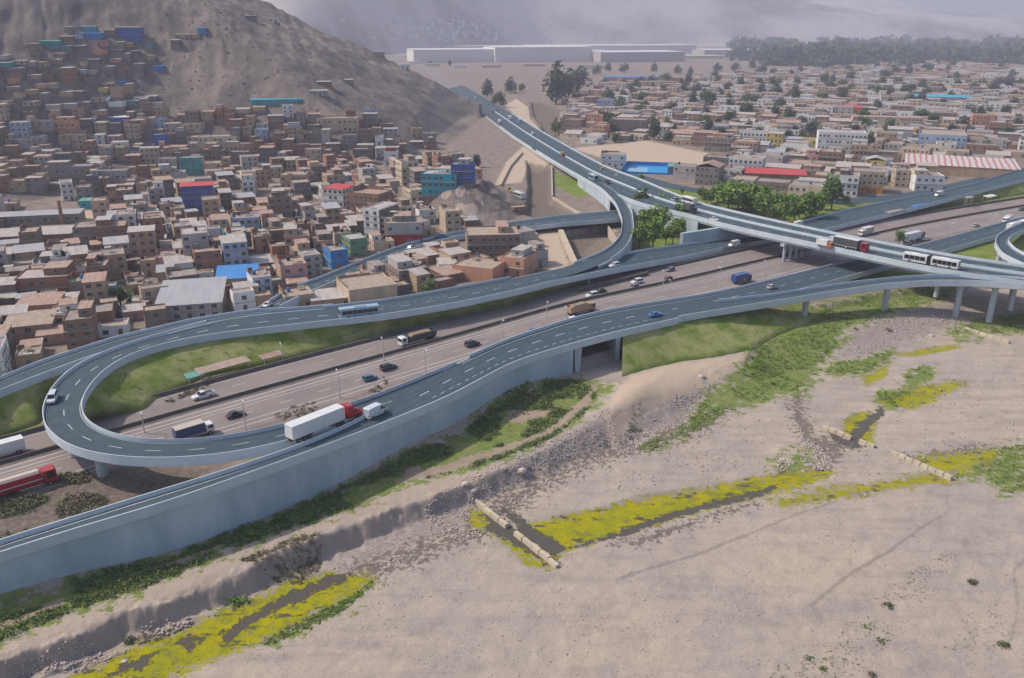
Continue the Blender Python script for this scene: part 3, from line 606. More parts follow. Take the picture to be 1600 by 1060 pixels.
m2 = Ribbon.__new__(Ribbon); m2.n = AV.n; m2.X = AV.X; m2.L = AV.C - AV.X * .3; m2.Rr = AV.C
m2.parapet(mb, 'l', AV.near_px(770, 180), AV.n - 1, .9, .6, .0, off=-.6); mb.build('median_barrier', CONC, av)
br = road_thing('curved_ramp', 'single lane ramp curving off the overpass round the tree park', BR, [('l', 0, BR.near_px(905, 417)), ('r', BR.near_px(975, 316), BR.near_px(950, 408))], d0=BR.near_px(930, 290), d1=BR.near_px(925, 412))
marks(br, BR, [dict(t=.1, w=.14, i0=20, i1=130), dict(t=.9, w=.14, i0=60, i1=130)])
tr = road_thing('town_ramp', 'straight narrow ramp running through the houses and over the canal', TR, [('l', 4, TR.n - 1), ('r', 8, TR.n - 1)], thick=1.0)
marks(tr, TR, [dict(t=.5, w=.2, on=2.8, off=4)])
kr = road_thing('hairpin_ramp', 'tight hairpin ramp at the right edge of the scene', KR, [('l', 8, KR.n - 1), ('r', 14, KR.n - 1)])
marks(kr, KR, [dict(t=.1, w=.14), dict(t=.9, w=.14)])
mb = MB(); FR.strip(mb, 0, 1, 0, FR.n - 1, .0); tag(mb.build('far_road', OLDA), 'dusty far road along the foot of the hill', kind='structure')
mb = MB(); FS.strip(mb, 0, 1, 0, FS.n - 1, .03); tag(mb.build('frontage_street', ASPH), 'grey frontage street between the tree park and the town', kind='structure')

# walls, piers and grass slopes that carry the ramps
def curtain(rib, side, i0, i1, name, parent, m, out=.12, zdrop=1.0, zb=None, lean=0.0):
    E = rib.L if side == 'l' else rib.Rr; sg = -1 if side == 'l' else 1
    mb = MB(); i0, i1 = int(i0), int(i1)
    for k in range(i0, i1):
        Q = []
        for j in (k, k + 1):
            p = E[j] + rib.X[j] * sg * out; zbot = (tz(p[0], p[1]) - 2.5) if zb is None else zb
            q = p + rib.X[j] * sg * lean; Q.append((tuple(p - (0, 0, zdrop)), (q[0], q[1], zbot), (p[0] - rib.X[j][0] * sg * .5, p[1] - rib.X[j][1] * sg * .5, p[2] - zdrop), (p[0] - rib.X[j][0] * sg * .5, p[1] - rib.X[j][1] * sg * .5, zbot)))
        a, b = Q
        mb.quad(a[0], a[1], b[1], b[0]); mb.quad(a[2], b[2], b[3], a[3])
        if k == i0: mb.quad(a[0], a[2], a[3], a[1])
        if k == i1 - 1: mb.quad(b[0], b[1], b[3], b[2])
    return mb.build(name, m, parent)
curtain(HR, 'r', 0, HR.near_r(898, 537), 'retaining_wall', hr, WALLC)
curtain(HR, 'l', 0, HR.near_px(560, 660), 'retaining_wall', hr, WALLC)
curtain(HR, 'l', HR.near_px(640, 620), HR.near_px(1100, 470), 'retaining_wall', hr, WALLC, zb=-2.5)
curtain(BR, 'l', BR.near_px(912, 278), BR.near_px(962, 312), 'retaining_wall', br, WALLC)
curtain(BR, 'r', BR.near_px(975, 316), BR.near_px(960, 404), 'retaining_wall', br, WALLC)
curtain(AV, 'r', AV.near_px(1000, 305), AV.near_px(1095, 330), 'retaining_wall', av, WALLC)
curtain(AV, 'l', AV.near_px(960, 285), AV.near_px(1095, 330), 'retaining_wall', av, WALLC)
curtain(TR, 'r', 4, TR.near_px(640, 390), 'retaining_wall', tr, CONC); curtain(TR, 'l', 4, TR.near_px(640, 390), 'retaining_wall', tr, CONC)
curtain(OB, 'l', 0, OB.n - 1, 'retaining_wall', ob, WALLC); curtain(CE, 'l', CE.near_px(880, 430), CE.near_px(520, 488), 'retaining_wall', ce, WALLC)
# abutment under the overpass
mb = MB(); a, b = un(1066, 389, 0), un(1208, 372, 0)
mb.quad((*a, -1), (*b, -1), (*b, 8.2), (*a, 6.4)); mb.quad((a[0] - 1, a[1] + 1.2, -1), (a[0] - 1, a[1] + 1.2, 6.4), (b[0] - 1, b[1] + 1.2, 8.2), (b[0] - 1, b[1] + 1.2, -1)); mb.quad((*a, 6.4), (*b, 8.2), (b[0] - 1, b[1] + 1.2, 8.2), (a[0] - 1, a[1] + 1.2, 6.4)); mb.quad((*a, -1), (*a, 6.4), (a[0] - 1, a[1] + 1.2, 6.4), (a[0] - 1, a[1] + 1.2, -1)); mb.build('abutment', WALLC, av)
# pier row in the middle of the highway
a, b = np.array(un(1224, 409, 0)), np.array(un(1262, 399, 0))
d = (b - a); L_ = np.linalg.norm(d); d = d / L_
for k in range(5):
    p = a + d * (k * L_ / 4); pier(av, p, 6.9, 0, .62, 1.2)
mb = MB(); hd = math.atan2(d[1], d[0]); c_ = (a + b) / 2
mb.box(c_[0] - L_ / 2 - 2, c_[0] + L_ / 2 + 2, c_[1] - .9, c_[1] + .9, 6.3, 7.3, rot=hd, org=tuple(c_)); mb.build('pier_cap', PIERC, av)
for px, py in ((1465, 405), (1580, 420)):
    k = AV.near_px(px, py)
    for t_ in (.2, .8): p = AV.at(k, t_); pier(av, p[:2], p[2] - 1.8, 0, .8)
for px, py in ((1262, 462), (1387, 443), (1506, 438), (1557, 441)):
    k = H2.near_px(px, py); p = H2.at(k, .62); pier(h2, p[:2], p[2] - 1.3, -3.5, .95, 1.25)
k = H2.near_px(1506, 438)
for q in (4, 8): p = H2.at(k, -q * .45); pier(h2, p[:2], H2.C[k][2] - 1.0, -2, .7, 1.2)
for px, py in ((85, 690), (150, 712)):
    k = CE.near_px(px, py); p = CE.at(k, .5); pier(ce, p[:2], p[2] - 1.3, 0, 1.1)
k = CE.near_px(928, 420); p = CE.at(k, .8); pier(ce, p[:2], p[2] - 1.3, -1, .6)
k = KR.near_px(1562, 392); p = KR.at(k, .3); pier(kr, p[:2], p[2] - 1.3, 0, .9)
# the flared side walls of the underpass below the riverside ramp
for px, py_, w_ in ((905, 536, 2.2), (967, 520, 1.4)):
    k = HR.near_r(px, py_); e = HR.Rr[k] + HR.X[k] * .3; i = HR.L[k]
    mb = MB(); x = HR.X[k]; y_ = np.array((-x[1], x[0], 0)); zt = e[2] - 1.0
    f0, f1 = e + x * 3.2, e
    for (p0, p1) in ((e + x * .02, e - x * 9),):
        P = [(p0, -1.2), (p0, 1.2)]
        top = [p0 - y_ * w_ / 2, p0 + y_ * w_ / 2, p1 + y_ * w_ / 2, p1 - y_ * w_ / 2]; bot = [p0 - y_ * .5, p0 + y_ * .5, p1 + y_ * .5, p1 - y_ * .5]
        T = [(q[0], q[1], zt) for q in top]; B = [(q[0], q[1], -4.5) for q in bot]
        for j in range(4): mb.quad(B[j], B[(j + 1) % 4], T[(j + 1) % 4], T[j])
        mb.poly(T)
    mb.build('pier', PIERC, hr)

SLOPES = []
def slope(rib, side, i0, i1, bottom, label, out=.25, zd=1.0, sub=6):
    """grass slope from the edge of a ramp down to a traced foot line"""
    E = rib.L if side == 'l' else rib.Rr; sg = -1 if side == 'l' else 1
    ks = np.arange(int(i0), int(i1) + 1); B = resample(bottom, len(ks)); mb = MB(); rows = []
    for j, k in enumerate(ks):
        p = E[k] + rib.X[k] * sg * out - (0, 0, zd); q = B[j]; r = []
        for s_ in range(sub + 1):
            f = s_ / sub; v = p * (1 - f) + q * f; nn = .5 * (fbm(np.array([v[0]]), np.array([v[1]]), 5, 3, 3)[0]) * math.sin(math.pi * f)
            r.append((v[0], v[1], v[2] + nn * 2.0))
        r.append((q[0] - 0, q[1] - 0, q[2] - 2.5)); rows.append(r)
    n0 = 0; w_ = sub + 2
    for r in rows: mb.v += r
    for j in range(len(rows) - 1):
        for s_ in range(w_ - 1): mb.f.append((j * w_ + s_, j * w_ + s_ + 1, (j + 1) * w_ + s_ + 1, (j + 1) * w_ + s_)); mb.m.append(0)
    o = mb.build('grass_embankment', GRASSM, None, smooth=True); tag(o, label, kind='structure'); SLOPES.append(rows); return o
slope(CE, 'r', CE.near_px(925, 424), CE.near_px(122, 640), [(930, 440, -.3), (850, 462, .2), (800, 477, .2), (700, 500, .2), (600, 522, .2), (520, 541, .2), (440, 563, .2), (370, 577, .2), (322, 588, .2), (290, 603, .2), (245, 622, .2), (225, 640, .2), (180, 648, .2), (138, 655, .2)], 'green grass slope below the long curved ramp')
slope(HR, 'r', HR.near_r(970, 519), HR.near_px(1215, 450), [(972, 590, -2), (1010, 580, -2), (1060, 568, -2), (1130, 557, -2), (1180, 545, -2), (1215, 525, -2), (1262, 505, -2), (1310, 480, -2)], 'steep grass slope between the riverside ramp and the river bank')
slope(OB, 'r', OB.near_px(215, 535), OB.n - 1, [(160, 562, 3.5), (110, 590, .5), (70, 632, .3), (62, 660, .3), (0, 682, .2), (-90, 715, .2)], 'grass slope inside the fork of the left ramps')
slope(CE, 'r', CE.near_px(1680, 268), CE.near_px(1370, 334), [(1690, 285, .2), (1600, 303, .2), (1500, 319, .2), (1440, 327, .2), (1375, 340, .2)], 'grass slope below the ramp at the upper right')
# ------------------------------------------------------------------ buildings
def plaster(name, c, k=.78):
    c = tuple(min(.78, v * 1.16) for v in c)
    return mat('wall_' + name, c, tuple(v * k for v in c), .35, .9, .25, streak=(1, 1, .45))
WALLS = {  # colour word -> material
    'brown brick': plaster('brown_brick', (.27, .165, .115)), 'red brick': plaster('red_brick', (.33, .17, .12)), 'tan': plaster('tan', (.44, .31, .21)), 'sand coloured': plaster('sand', (.50, .39, .29)),
    'grey': plaster('grey', (.26, .225, .205)), 'dark grey': plaster('dark_grey', (.17, .155, .155)), 'pale grey': plaster('pale_grey', (.42, .39, .38)), 'grey brown': plaster('grey_brown', (.235, .175, .145)),
    'white': plaster('white', (.72, .69, .66), .85), 'cream': plaster('cream', (.62, .53, .40)), 'pink': plaster('pink', (.52, .30, .28)), 'salmon': plaster('salmon', (.58, .30, .20)),
    'pale blue': plaster('pale_blue', (.36, .45, .58)), 'blue': plaster('blue', (.06, .13, .42)), 'bright blue': plaster('bright_blue', (.04, .22, .52)), 'turquoise': plaster('turquoise', (.03, .36, .45)),
    'teal': plaster('teal', (.05, .30, .32)), 'green': plaster('green', (.14, .27, .16)), 'yellow': plaster('yellow', (.62, .47, .13)), 'red': plaster('red', (.45, .05, .06)), 'orange': plaster('orange', (.62, .25, .07))}
ROOFS = {'flat concrete': mat('roof_concrete', (.36, .31, .285), (.24, .205, .19), .5, .95, .3), 'dusty': mat('roof_dusty', (.44, .35, .285), (.31, .245, .205), .5, .95, .3), 'rusty sheet': mat('roof_rust', (.33, .20, .155), (.45, .35, .30), .6, .8, .2, streak=(3, .4, 1)),
         'striped': None, 'pale sheet': mat('roof_pale_sheet', (.52, .47, .44), (.34, .30, .28), .4, .6, .2, streak=(4, .3, 1)), 'red': mat('roof_red', (.55, .07, .075), (.42, .08, .08), .3, .6), 'blue': mat('roof_blue', (.05, .22, .56), (.08, .28, .60), .3, .5),
         'green': mat('roof_green', (.16, .40, .33), (.12, .30, .26), .3, .6), 'grey sheet': mat('roof_grey_sheet', (.33, .335, .36), (.43, .42, .43), .3, .6, streak=(4, .3, 1)), 'turquoise': mat('roof_turquoise', (.03, .42, .62), (.05, .36, .55), .3, .5), 'white': mat('roof_white', (.74, .72, .70), (.6, .58, .57), .3, .6)}
def _striped():
    m, nt, b = mnode('roof_striped'); w_ = N(nt, 'ShaderNodeTexWave', Scale=.09, Distortion=2.2, Detail=2); tc = N(nt, 'ShaderNodeTexCoord'); nt.links.new(tc.outputs['Object'], w_.inputs['Vector'])
    w_.inputs['Detail Scale'].default_value = 1.5; n_ = N(nt, 'ShaderNodeTexNoise', Scale=.3, Detail=4); nt.links.new(tc.outputs['Object'], n_.inputs['Vector'])
    nt.links.new(mixc(nt, ramp(nt, w_.outputs['Fac'], .62, .85), mixc(nt, n_.outputs[0], (.46, .42, .40), (.58, .54, .52)), (.44, .17, .17)), b.inputs['Base Color']); b.inputs['Roughness'].default_value = .7; return m
ROOFS['striped'] = _striped()
SLAB = mat('slab_edge', (.38, .345, .33), (.29, .265, .255), .6, .9)
GLASS = mat('window_glass', (.028, .03, .036), (.05, .05, .055), 2, .25, spec=.5)
FRAME = mat('window_frame', (.36, .33, .31), (.26, .24, .23), 2, .7)
DOORM = mat('door_paint', (.14, .085, .06), (.20, .14, .11), 1, .6); SHUT = mat('shutter', (.22, .23, .25), (.16, .165, .18), 1, .5)
TANKB = mat('tank_black', (.03, .03, .035), (.05, .05, .05), 1, .4); TANKU = mat('tank_blue', (.05, .14, .34), (.07, .18, .4), 1, .4); JUNK = [mat('junk_wood', (.22, .15, .10), (.34, .27, .2), 1, .9), mat('junk_pale', (.55, .52, .5), (.36, .34, .33), 1, .8), mat('junk_rust', (.25, .12, .08), (.33, .2, .14), 1, .8)]
def _window():
    mb = MB(); mb.box(-.5, .5, -.04, .06, -.5, .5, 1)
    mb.quad((-.42, -.05, -.42), (.42, -.05, -.42), (.42, -.05, .42), (-.42, -.05, .42), 0)
    mb.box(-.04, .04, -.07, -.04, -.42, .42, 1); mb.box(-.58, .58, -.14, .0, -.6, -.5, 1)
    return mb.mesh('window', [GLASS, FRAME])
WIN = _window(); STONEW = plaster('dry_stone', (.21, .18, .16), .7)
def _door(m):
    mb = MB(); mb.box(-.5, .5, -.05, .05, 0, 1, 0); mb.box(-.56, -.5, -.08, .05, 0, 1.04, 1); mb.box(.5, .56, -.08, .05, 0, 1.04, 1); return mb.mesh('door', [m, FRAME])
DOORS = [_door(DOORM), _door(SHUT)]
def _tank(m):
    mb = MB(); mb.tube((0, 0, .5), (0, 0, 1.5), .6, .6, 10); mb.tube((0, 0, 1.5), (0, 0, 1.8), .6, .25, 10); mb.box(-.6, .6, -.6, .6, 0, .5); return mb.mesh('water_tank', m)
TANKS = [_tank(TANKB), _tank(TANKU)]
HOUSES = []       # every house: centre, footprint radius, label pieces
OCC = []          # occupied circles
def free(x, y, r, k=.93):
    for ox, oy, orr in OCC:
        if abs(x - ox) < orr + r and abs(y - oy) < orr + r and (x - ox) ** 2 + (y - oy) ** 2 < ((orr + r) * k) ** 2: return False
    return True
RIBPTS = [(r.C[::3, :2], r.W[::3] / 2) for r in (CE, OB, HR, AV, BR, TR, FS, HW, H2, KR)]
def off_road(x, y, r):
    for C, W in RIBPTS:
        if (np.hypot(C[:, 0] - x, C[:, 1] - y) < W + r).any(): return False
    return True
TRP = np.array([proj(*p) for p in TR.C])
def hides_ramp(x, y, w, H):
    a = proj(x, y, H); b = proj(x, y, 0); hw_ = w * .62 * F / a[2]
    m = (np.abs(TRP[:, 0] - a[0]) < hw_) & (TRP[:, 1] > a[1] - 2) & (TRP[:, 1] < b[1]) & (TRP[:, 2] > a[2])
    return bool(m.any())
def facing(x, y, yaw, nx, ny):
    a = math.cos(yaw) * nx - math.sin(yaw) * ny; b = math.sin(yaw) * nx + math.cos(yaw) * ny
    return (-x * a - y * b) / math.hypot(x, y)
def house(x, y, w, d, st, yaw, wall, roof='flat concrete', name='house', cat='house', label=None, group=None, z=None, h=None, detail=1, windows=True, pitch=None, ground=None, upper=None, over=.3, rng=random, side_wall=None, shop=False, step=None, winh=1.25):
    """one building: walls with slab edges, parapet and flat or sheet roof, windows on the sides that show, rooftop things"""
    z = tz(x, y) if z is None else z
    H = h or (st * rng.uniform(2.55, 3.05) + .2); fh = H / max(st, 1)
    r = thing(name, label or 'x', cat, (x, y, z), yaw, group)
    wm = WALLS[wall]; x0, x1, y0, y1 = -w / 2, w / 2, -d / 2, d / 2
    mb = MB(); sheet = pitch is not None
    top = H if sheet else H + .55
    mb.box(x0, x1, y0, y1, -3.0, H, 0)
    if not sheet:
        t = .16
        mb.box(x0, x1, y0, y0 + t, H, top, 0); mb.box(x0, x1, y1 - t, y1, H, top, 0); mb.box(x0, x0 + t, y0 + t, y1 - t, H, top, 0); mb.box(x1 - t, x1, y0 + t, y1 - t, H, top, 0)
    mats = [wm, SLAB]
    for k in range(1, st):
        e = .1; mb.box(x0 - e, x1 + e, y0 - e - (.6 if upper and k == st - 1 else 0), y0 + .02, k * fh - .12, k * fh + .1, 1); mb.box(x0 - e, x0 + .02, y0 + .02, y1, k * fh - .12, k * fh + .1, 1); mb.box(x1 - .02, x1 + e, y0 + .02, y1, k * fh - .12, k * fh + .1, 1)
    if ground:
        mats.append(WALLS[ground]); mb.box(x0 - .06, x1 + .06, y0 - .06, y1 + .0, -.5, fh - .15, 2)
    if side_wall:
        mats.append(WALLS[side_wall]); i = len(mats) - 1; e = .05
        mb.box(x1 - .02, x1 + e, y0 + .2, y1, -3, H - .02, i); mb.box(x0 - e, x0 + .02, y0 + .2, y1, -3, H - .02, i)
    mb.build('wall', mats, r)
    if z > 2.5 and y > 300:
        mb = MB(); mb.box(x0 - .5, x1 + .5, y0 - 1.0, y1 + .5, -9, .02, top=(.25, .25)); mb.build('foundation', WALLS['grey brown'] if rng.random() < .6 else STONEW, r)
    if not sheet and detail and rng.random() < .5:      # unfinished brickwork rising above the roof
        mb = MB(); hh = rng.uniform(.7, 2.0); a = rng.uniform(.2, .8)
        mb.box(x0 + .005, x0 + .165, y0 + d * (1 - a), y1 - .005, top, top + hh, 0); mb.box(x0 + .17, x0 + w * a, y1 - .165, y1 - .005, top, top + hh * rng.uniform(.5, 1), 0); mb.build('unfinished_wall', WALLS[rng.choice(['brown brick', 'red brick', 'tan', 'grey brown'])], r)
    rm = ROOFS[roof]; mb = MB()
    if not sheet: mb.box(x0 + .17, x1 - .17, y0 + .17, y1 - .17, H + .004, H + .12)
    elif pitch == 'gable':
        rise = min(w, d) * .16; o = over
        if w >= d: mb.prism([(y0 - o, H + .02), (y0 - o, H + .14), (0, H + rise + .14), (y1 + o, H + .14), (y1 + o, H + .02), (0, H + rise)], x0 - o, x1 + o, ax='x')
        else: mb.prism([(x0 - o, H + .02), (x0 - o, H + .14), (0, H + rise + .14), (x1 + o, H + .14), (x1 + o, H + .02), (0, H + rise)], y0 - o, y1 + o, ax='y')
    else:
        o = over; rise = pitch * d
        mb.prism([(y0 - o, H + .03), (y1 + o, H + .03 + rise), (y1 + o, H + .16 + rise), (y0 - o, H + .16)], x0 - o, x1 + o, ax='x')
        if rise > .2: mb.box(x0 + .05, x1 - .05, y1 - .12, y1 - .02, H, H + rise, 0)
    mb.build('roof', rm, r)
    if upper:      # a set-back top storey on part of the roof
        u0, u1, um = upper; mb = MB(); a, b = x0 + w * u0, x0 + w * u1
        mb.box(a, b, y0 + d * .3, y1 - .05, H + .1, H + 2.5, 0); mb.box(a - .2, b + .2, y0 + d * .3 - .3, y1 + .1, H + 2.5, H + 2.62, 1); mb.build('rooftop_room', [WALLS[um], ROOFS[rng.choice(['pale sheet', 'flat concrete', 'rusty sheet'])]], r)
        if detail: link('window', WIN, r, ((a + b) / 2, y0 + d * .3, H + 1.4), 0, (1.1, 1, 1.0))
    if windows:
        for nx, ny, L in ((0, -1, w), (-1, 0, d), (1, 0, d)):
            if facing(x, y, yaw, nx, ny) < .12: continue
            n = int((L - .6) / (2.5 if st > 2 else 3.1)); rz = {(0, -1): 0, (-1, 0): -math.pi / 2, (1, 0): math.pi / 2}[(nx, ny)]
            if n < 1: continue
            if nx and (side_wall or rng.random() < .45): continue
            for k in range(st):
                for j in range(n):
                    if rng.random() < (.12 if st > 2 else .3): continue
                    a = (j + .5) / n * L - L / 2; ww = min(1.6, L / n * .58)
                    off = .06 if (ground and k == 0 and ny) else 0.0
                    if ny: p = (a, y0 - off, (k + .55) * fh)
                    else: p = (nx * w / 2, a, (k + .55) * fh)
                    if k == 0 and ny and (j == n // 2 or shop):
                        link('door', DOORS[1 if (shop or rng.random() < .3) else 0], r, (a, y0 - off, 0), rz, (min(L / n * .8, 2.6) if shop else 1.1, 1, 2.2)); continue
                    link('window', WIN, r, p, rz, (ww, 1, winh))
    if detail and not sheet:
        if rng.random() < .4: link('water_tank', TANKS[rng.random() < .25], r, (rng.uniform(x0 + 1, x1 - 1), rng.uniform(0, y1 - 1), H + .12), 0, (.9, .9, .9))
        for _ in range(rng.choice((0, 1, 1, 2))):
            mb = MB(); a, b = rng.uniform(x0 + .3, x1 - 2.6), rng.uniform(y0 + .3, y1 - 2.4); ww, dd, hh = rng.uniform(1.5, 3.4), rng.uniform(1.2, 2.6), rng.choice((.15, .2, .9, 2.0))
            mb.box(a, min(a + ww, x1 - .2), b, min(b + dd, y1 - .2), H + .13 + max(0, hh - .12), H + .18 + hh)
            if hh > .5:
                for ex, ey in ((a, b), (min(a + ww, x1 - .2) - .1, b), (a, min(b + dd, y1 - .2) - .1), (min(a + ww, x1 - .2) - .1, min(b + dd, y1 - .2) - .1)): mb.box(ex, ex + .1, ey, ey + .1, H + .12, H + .14 + hh)
            mb.build('roof_shelter' if hh > .5 else 'sheet_metal', rng.choice(JUNK), r)
        if rng.random() < .3:
            mb = MB()
            for ex in (x0 + .1, 0, x1 - .1):
                for ey in (y0 + .1, y1 - .1): mb.box(ex - .06, ex + .06, ey - .06, ey + .06, H + .5, H + rng.uniform(.9, 1.6))
            mb.build('column_stubs' if False else 'rebar_mesh', JUNK[2], r)
    HOUSES.append(dict(o=r, x=x, y=y, z=z, wall=wall, roof=roof, st=st, w=w, lm=label, name=name, tank=any(o.name.startswith('water_tank') for o in KIDS.get(r.name, ())), sheet=sheet, up=bool(upper)))
    OCC.append((x, y, math.hypot(w, d) * .42))
    return r
def lm(px, py, wpx, hpx, d, st, yaw, wall, label, short, roof='flat concrete', name='house', cat='house', **kw):
    """a building traced from the photograph: middle of its front foot at pixel (px, py), width and height in photo pixels"""
    p = hit(px, py); x, y, z = p; dep = y * CP - (z - CH) * SP
    yw = R(yaw); W = wpx * dep / F / max(.45, math.cos(yw - math.atan2(-x, y))); H = hpx * dep / F / CP
    x += -math.sin(yw) * d / 2; y += math.cos(yw) * d / 2
    o = house(x, y, W, d, st, yw, wall, roof, name, cat, label, z=z, h=H, **kw)
    HOUSES[-1]['short'] = short
    return o
# --- buildings one can single out on the left
lm(313, 337, 46, 43, 10, 5, 18, 'blue', 'tall blue five storey house under a flat red sheet roof', 'the blue house with the red roof', 'red', pitch=.02, over=.7)
lm(686, 306, 54, 30, 13, 3, -8, 'turquoise', 'bright turquoise house with white top storey beside the rocky knoll', 'the turquoise house', 'pale sheet', upper=(.45, .98, 'white'))
lm(722, 287, 34, 26, 9, 3, -5, 'blue', 'deep blue house behind the bright turquoise house', 'the deep blue house', upper=(.3, .8, 'pale grey'))
lm(371, 400, 34, 34, 10, 3, 20, 'turquoise', 'turquoise house with a dusty flat roof beside the tall grey apartment block', 'the turquoise corner house', 'dusty', side_wall='sand coloured')
lm(312, 426, 38, 56, 12, 5, 22, 'pale grey', 'tall grey five storey apartment block with rows of square windows', 'the grey apartment block', 'pale sheet', name='apartment_building', cat='apartment building', side_wall='red brick')
lm(387, 374, 40, 30, 10, 3, 15, 'pale blue', 'pale blue house with a notched parapet on its roof', 'the pale blue house')
lm(582, 376, 24, 45, 16, 5, -24, 'white', 'narrow white five storey house with a dark blank side', 'the narrow white house', 'pale sheet', side_wall='grey brown', name='apartment_building', cat='apartment building')
lm(604, 377, 20, 34, 12, 4, -24, 'cream', 'slim cream four storey house with a shop at street level', 'the slim cream house', shop=True)
lm(632, 382, 56, 30, 14, 2, 6, 'pale grey', 'grey corner shop with a bright red ground floor by the town ramp', 'the red ground floor shop', ground='red', shop=True, upper=(.25, .7, 'grey'))
lm(772, 407, 82, 36, 16, 3, 6, 'grey brown', 'long brown brick block with a dusty flat roof beside the canal', 'the long brick block', 'dusty', upper=(.6, .8, 'tan'))
lm(141, 327, 28, 12, 7, 1, 10, 'turquoise', 'small turquoise shack alone at the edge of the dirt yard', 'the small turquoise shack', 'green', pitch=.05)
lm(391, 318, 18, 32, 9, 4, 15, 'white', 'slim white four storey house with dark square windows', 'the slim white house', upper=(.1, .9, 'white'))
lm(490, 281, 26, 15, 10, 2, 5, 'salmon', 'salmon coloured house with a flat red roof at the foot of the hill', 'the salmon house', 'red')
lm(298, 500, 92, 24, 22, 2, 14, 'pale grey', 'wide two storey hall with a pale sheet roof beside the outer ramp', 'the wide hall', 'grey sheet', pitch=.08, over=.8)
lm(372, 458, 58, 22, 12, 2, 14, 'sand coloured', 'sand coloured house under a sloping bright blue sheet roof', 'the blue roofed house', 'blue', pitch=.12, over=.6)
lm(413, 468, 28, 32, 10, 3, 28, 'pale blue', 'pale blue three storey house at the start of the town ramp', 'the pale blue ramp house', 'dusty', side_wall='white')
lm(462, 447, 40, 30, 11, 2, 24, 'pink', 'pink two storey house with small dark windows beside the town ramp', 'the pink house', 'dusty', side_wall='tan')
lm(491, 432, 26, 30, 9, 3, 28, 'pale grey', 'pale grey three storey house between the pink house and the blue shop', 'the pale grey terrace house')
lm(532, 420, 26, 26, 10, 2, 30, 'bright blue', 'bright blue shop house with barred openings beside the town ramp', 'the blue shop', 'dusty', shop=True)
lm(562, 402, 26, 26, 10, 3, 30, 'green', 'faded green house with a sheet roof beside the town ramp', 'the faded green house', 'pale sheet')
lm(522, 332, 30, 34, 12, 4, -20, 'white', 'white four storey house under a bright red sheet roof', 'the white house with the red roof', 'red', pitch=.03)
lm(461, 307, 40, 30, 13, 3, 8, 'tan', 'tan three storey house with even rows of windows near the hill', 'the tan three storey house', 'dusty')
lm(611, 262, 20, 22, 8, 2, 0, 'white', 'small white house with a red rooftop room at the foot of the hill', 'the small white hill house', upper=(.1, .7, 'red'))
lm(642, 292, 26, 36, 12, 4, 25, 'cream', 'cream coloured four storey house with a broken stepped outline', 'the cream house', upper=(.5, .95, 'tan'))
lm(60, 352, 118, 14, 10, 1, 14, 'grey', 'long low grey factory shed along the dirt yard', 'the long factory shed', 'grey sheet', pitch=.04)
lm(40, 388, 130, 18, 14, 1, 14, 'grey brown', 'long dark factory shed with a pale roof edge', 'the dark factory shed', 'pale sheet', pitch=.04)
lm(70, 465, 72, 28, 13, 2, 14, 'red brick', 'broad red brick house with a cluttered pale rooftop', 'the broad brick house', 'pale sheet', upper=(.5, .95, 'brown brick'))
lm(98, 440, 22, 34, 9, 3, 20, 'white', 'narrow white house squeezed beside the broad brick house', 'the narrow white brick neighbour', upper=(.1, .6, 'white'))
lm(150, 388, 56, 30, 13, 3, 15, 'grey', 'grey three storey house behind the broad brick house', 'the grey three storey house')
lm(180, 398, 42, 40, 12, 3, 20, 'brown brick', 'tall brown brick house with a tan rooftop terrace', 'the tall brick house', 'dusty', upper=(.0, .5, 'brown brick'))
lm(246, 398, 26, 52, 12, 4, 22, 'red brick', 'narrow four storey red brick house beside the side street', 'the narrow brick house')
lm(60, 500, 56, 22, 12, 1, 15, 'salmon', 'low salmon brick house with a broken pale roof', 'the low salmon house', 'rusty sheet', pitch=.03)
lm(48, 536, 66, 26, 12, 2, 20, 'tan', 'tan two storey house with one wide sloping roof near the outer ramp', 'the sloping roof house', 'dusty', pitch=.06)
lm(108, 520, 40, 26, 10, 2, 24, 'sand coloured', 'sand coloured house with a white front above the outer ramp', 'the sand coloured ramp house', 'pale sheet', upper=(.3, .9, 'white'))
lm(585, 478, 74, 26, 16, 1, 26, 'sand coloured', 'large sand coloured hall with blank walls between the two ramps', 'the blank sand coloured hall', 'dusty', windows=False)
lm(520, 482, 62, 14, 11, 1, 20, 'tan', 'low tan house with a long pale roof between the two ramps', 'the low tan house', 'pale sheet', pitch=.03)
lm(470, 484, 44, 20, 10, 1, 26, 'sand coloured', 'small sand coloured house at the tip between the two ramps', 'the tip house', 'dusty')
lm(648, 450, 46, 26, 14, 2, 28, 'grey brown', 'grey brown house with a ragged rooftop between the two ramps', 'the ragged roof house', upper=(.1, .6, 'pale grey'))
lm(700, 428, 28, 14, 8, 1, 10, 'white', 'small white rooftop hut among tan roofs beside the long brick block', 'the small white hut', 'pale sheet', pitch=.05)
lm(738, 440, 62, 20, 13, 1, -22, 'salmon', 'salmon brick house with blank walls beside the long curved ramp', 'the salmon ramp house', 'dusty', windows=False)
lm(800, 432, 36, 26, 12, 2, -25, 'salmon', 'salmon house with a small blue rooftop awning near the canal', 'the canal corner house', 'dusty', upper=(.3, .8, 'pale grey'))
lm(570, 340, 44, 34, 13, 3, -24, 'brown brick', 'brown brick house with open balconies behind the narrow white house', 'the balcony house', 'rusty sheet')
lm(440, 350, 34, 38, 12, 4, 14, 'grey brown', 'grey brown four storey house with a flat grey roof', 'the grey brown tower house', upper=(.2, .7, 'grey'))
lm(300, 274, 34, 24, 10, 2, 10, 'teal', 'teal two storey house with blue trim below the hillside road', 'the teal hill foot house', side_wall='sand coloured')
lm(172, 288, 50, 18, 10, 1, 10, 'pale grey', 'white walled low house on the hillside road', 'the white low house', side_wall='grey')
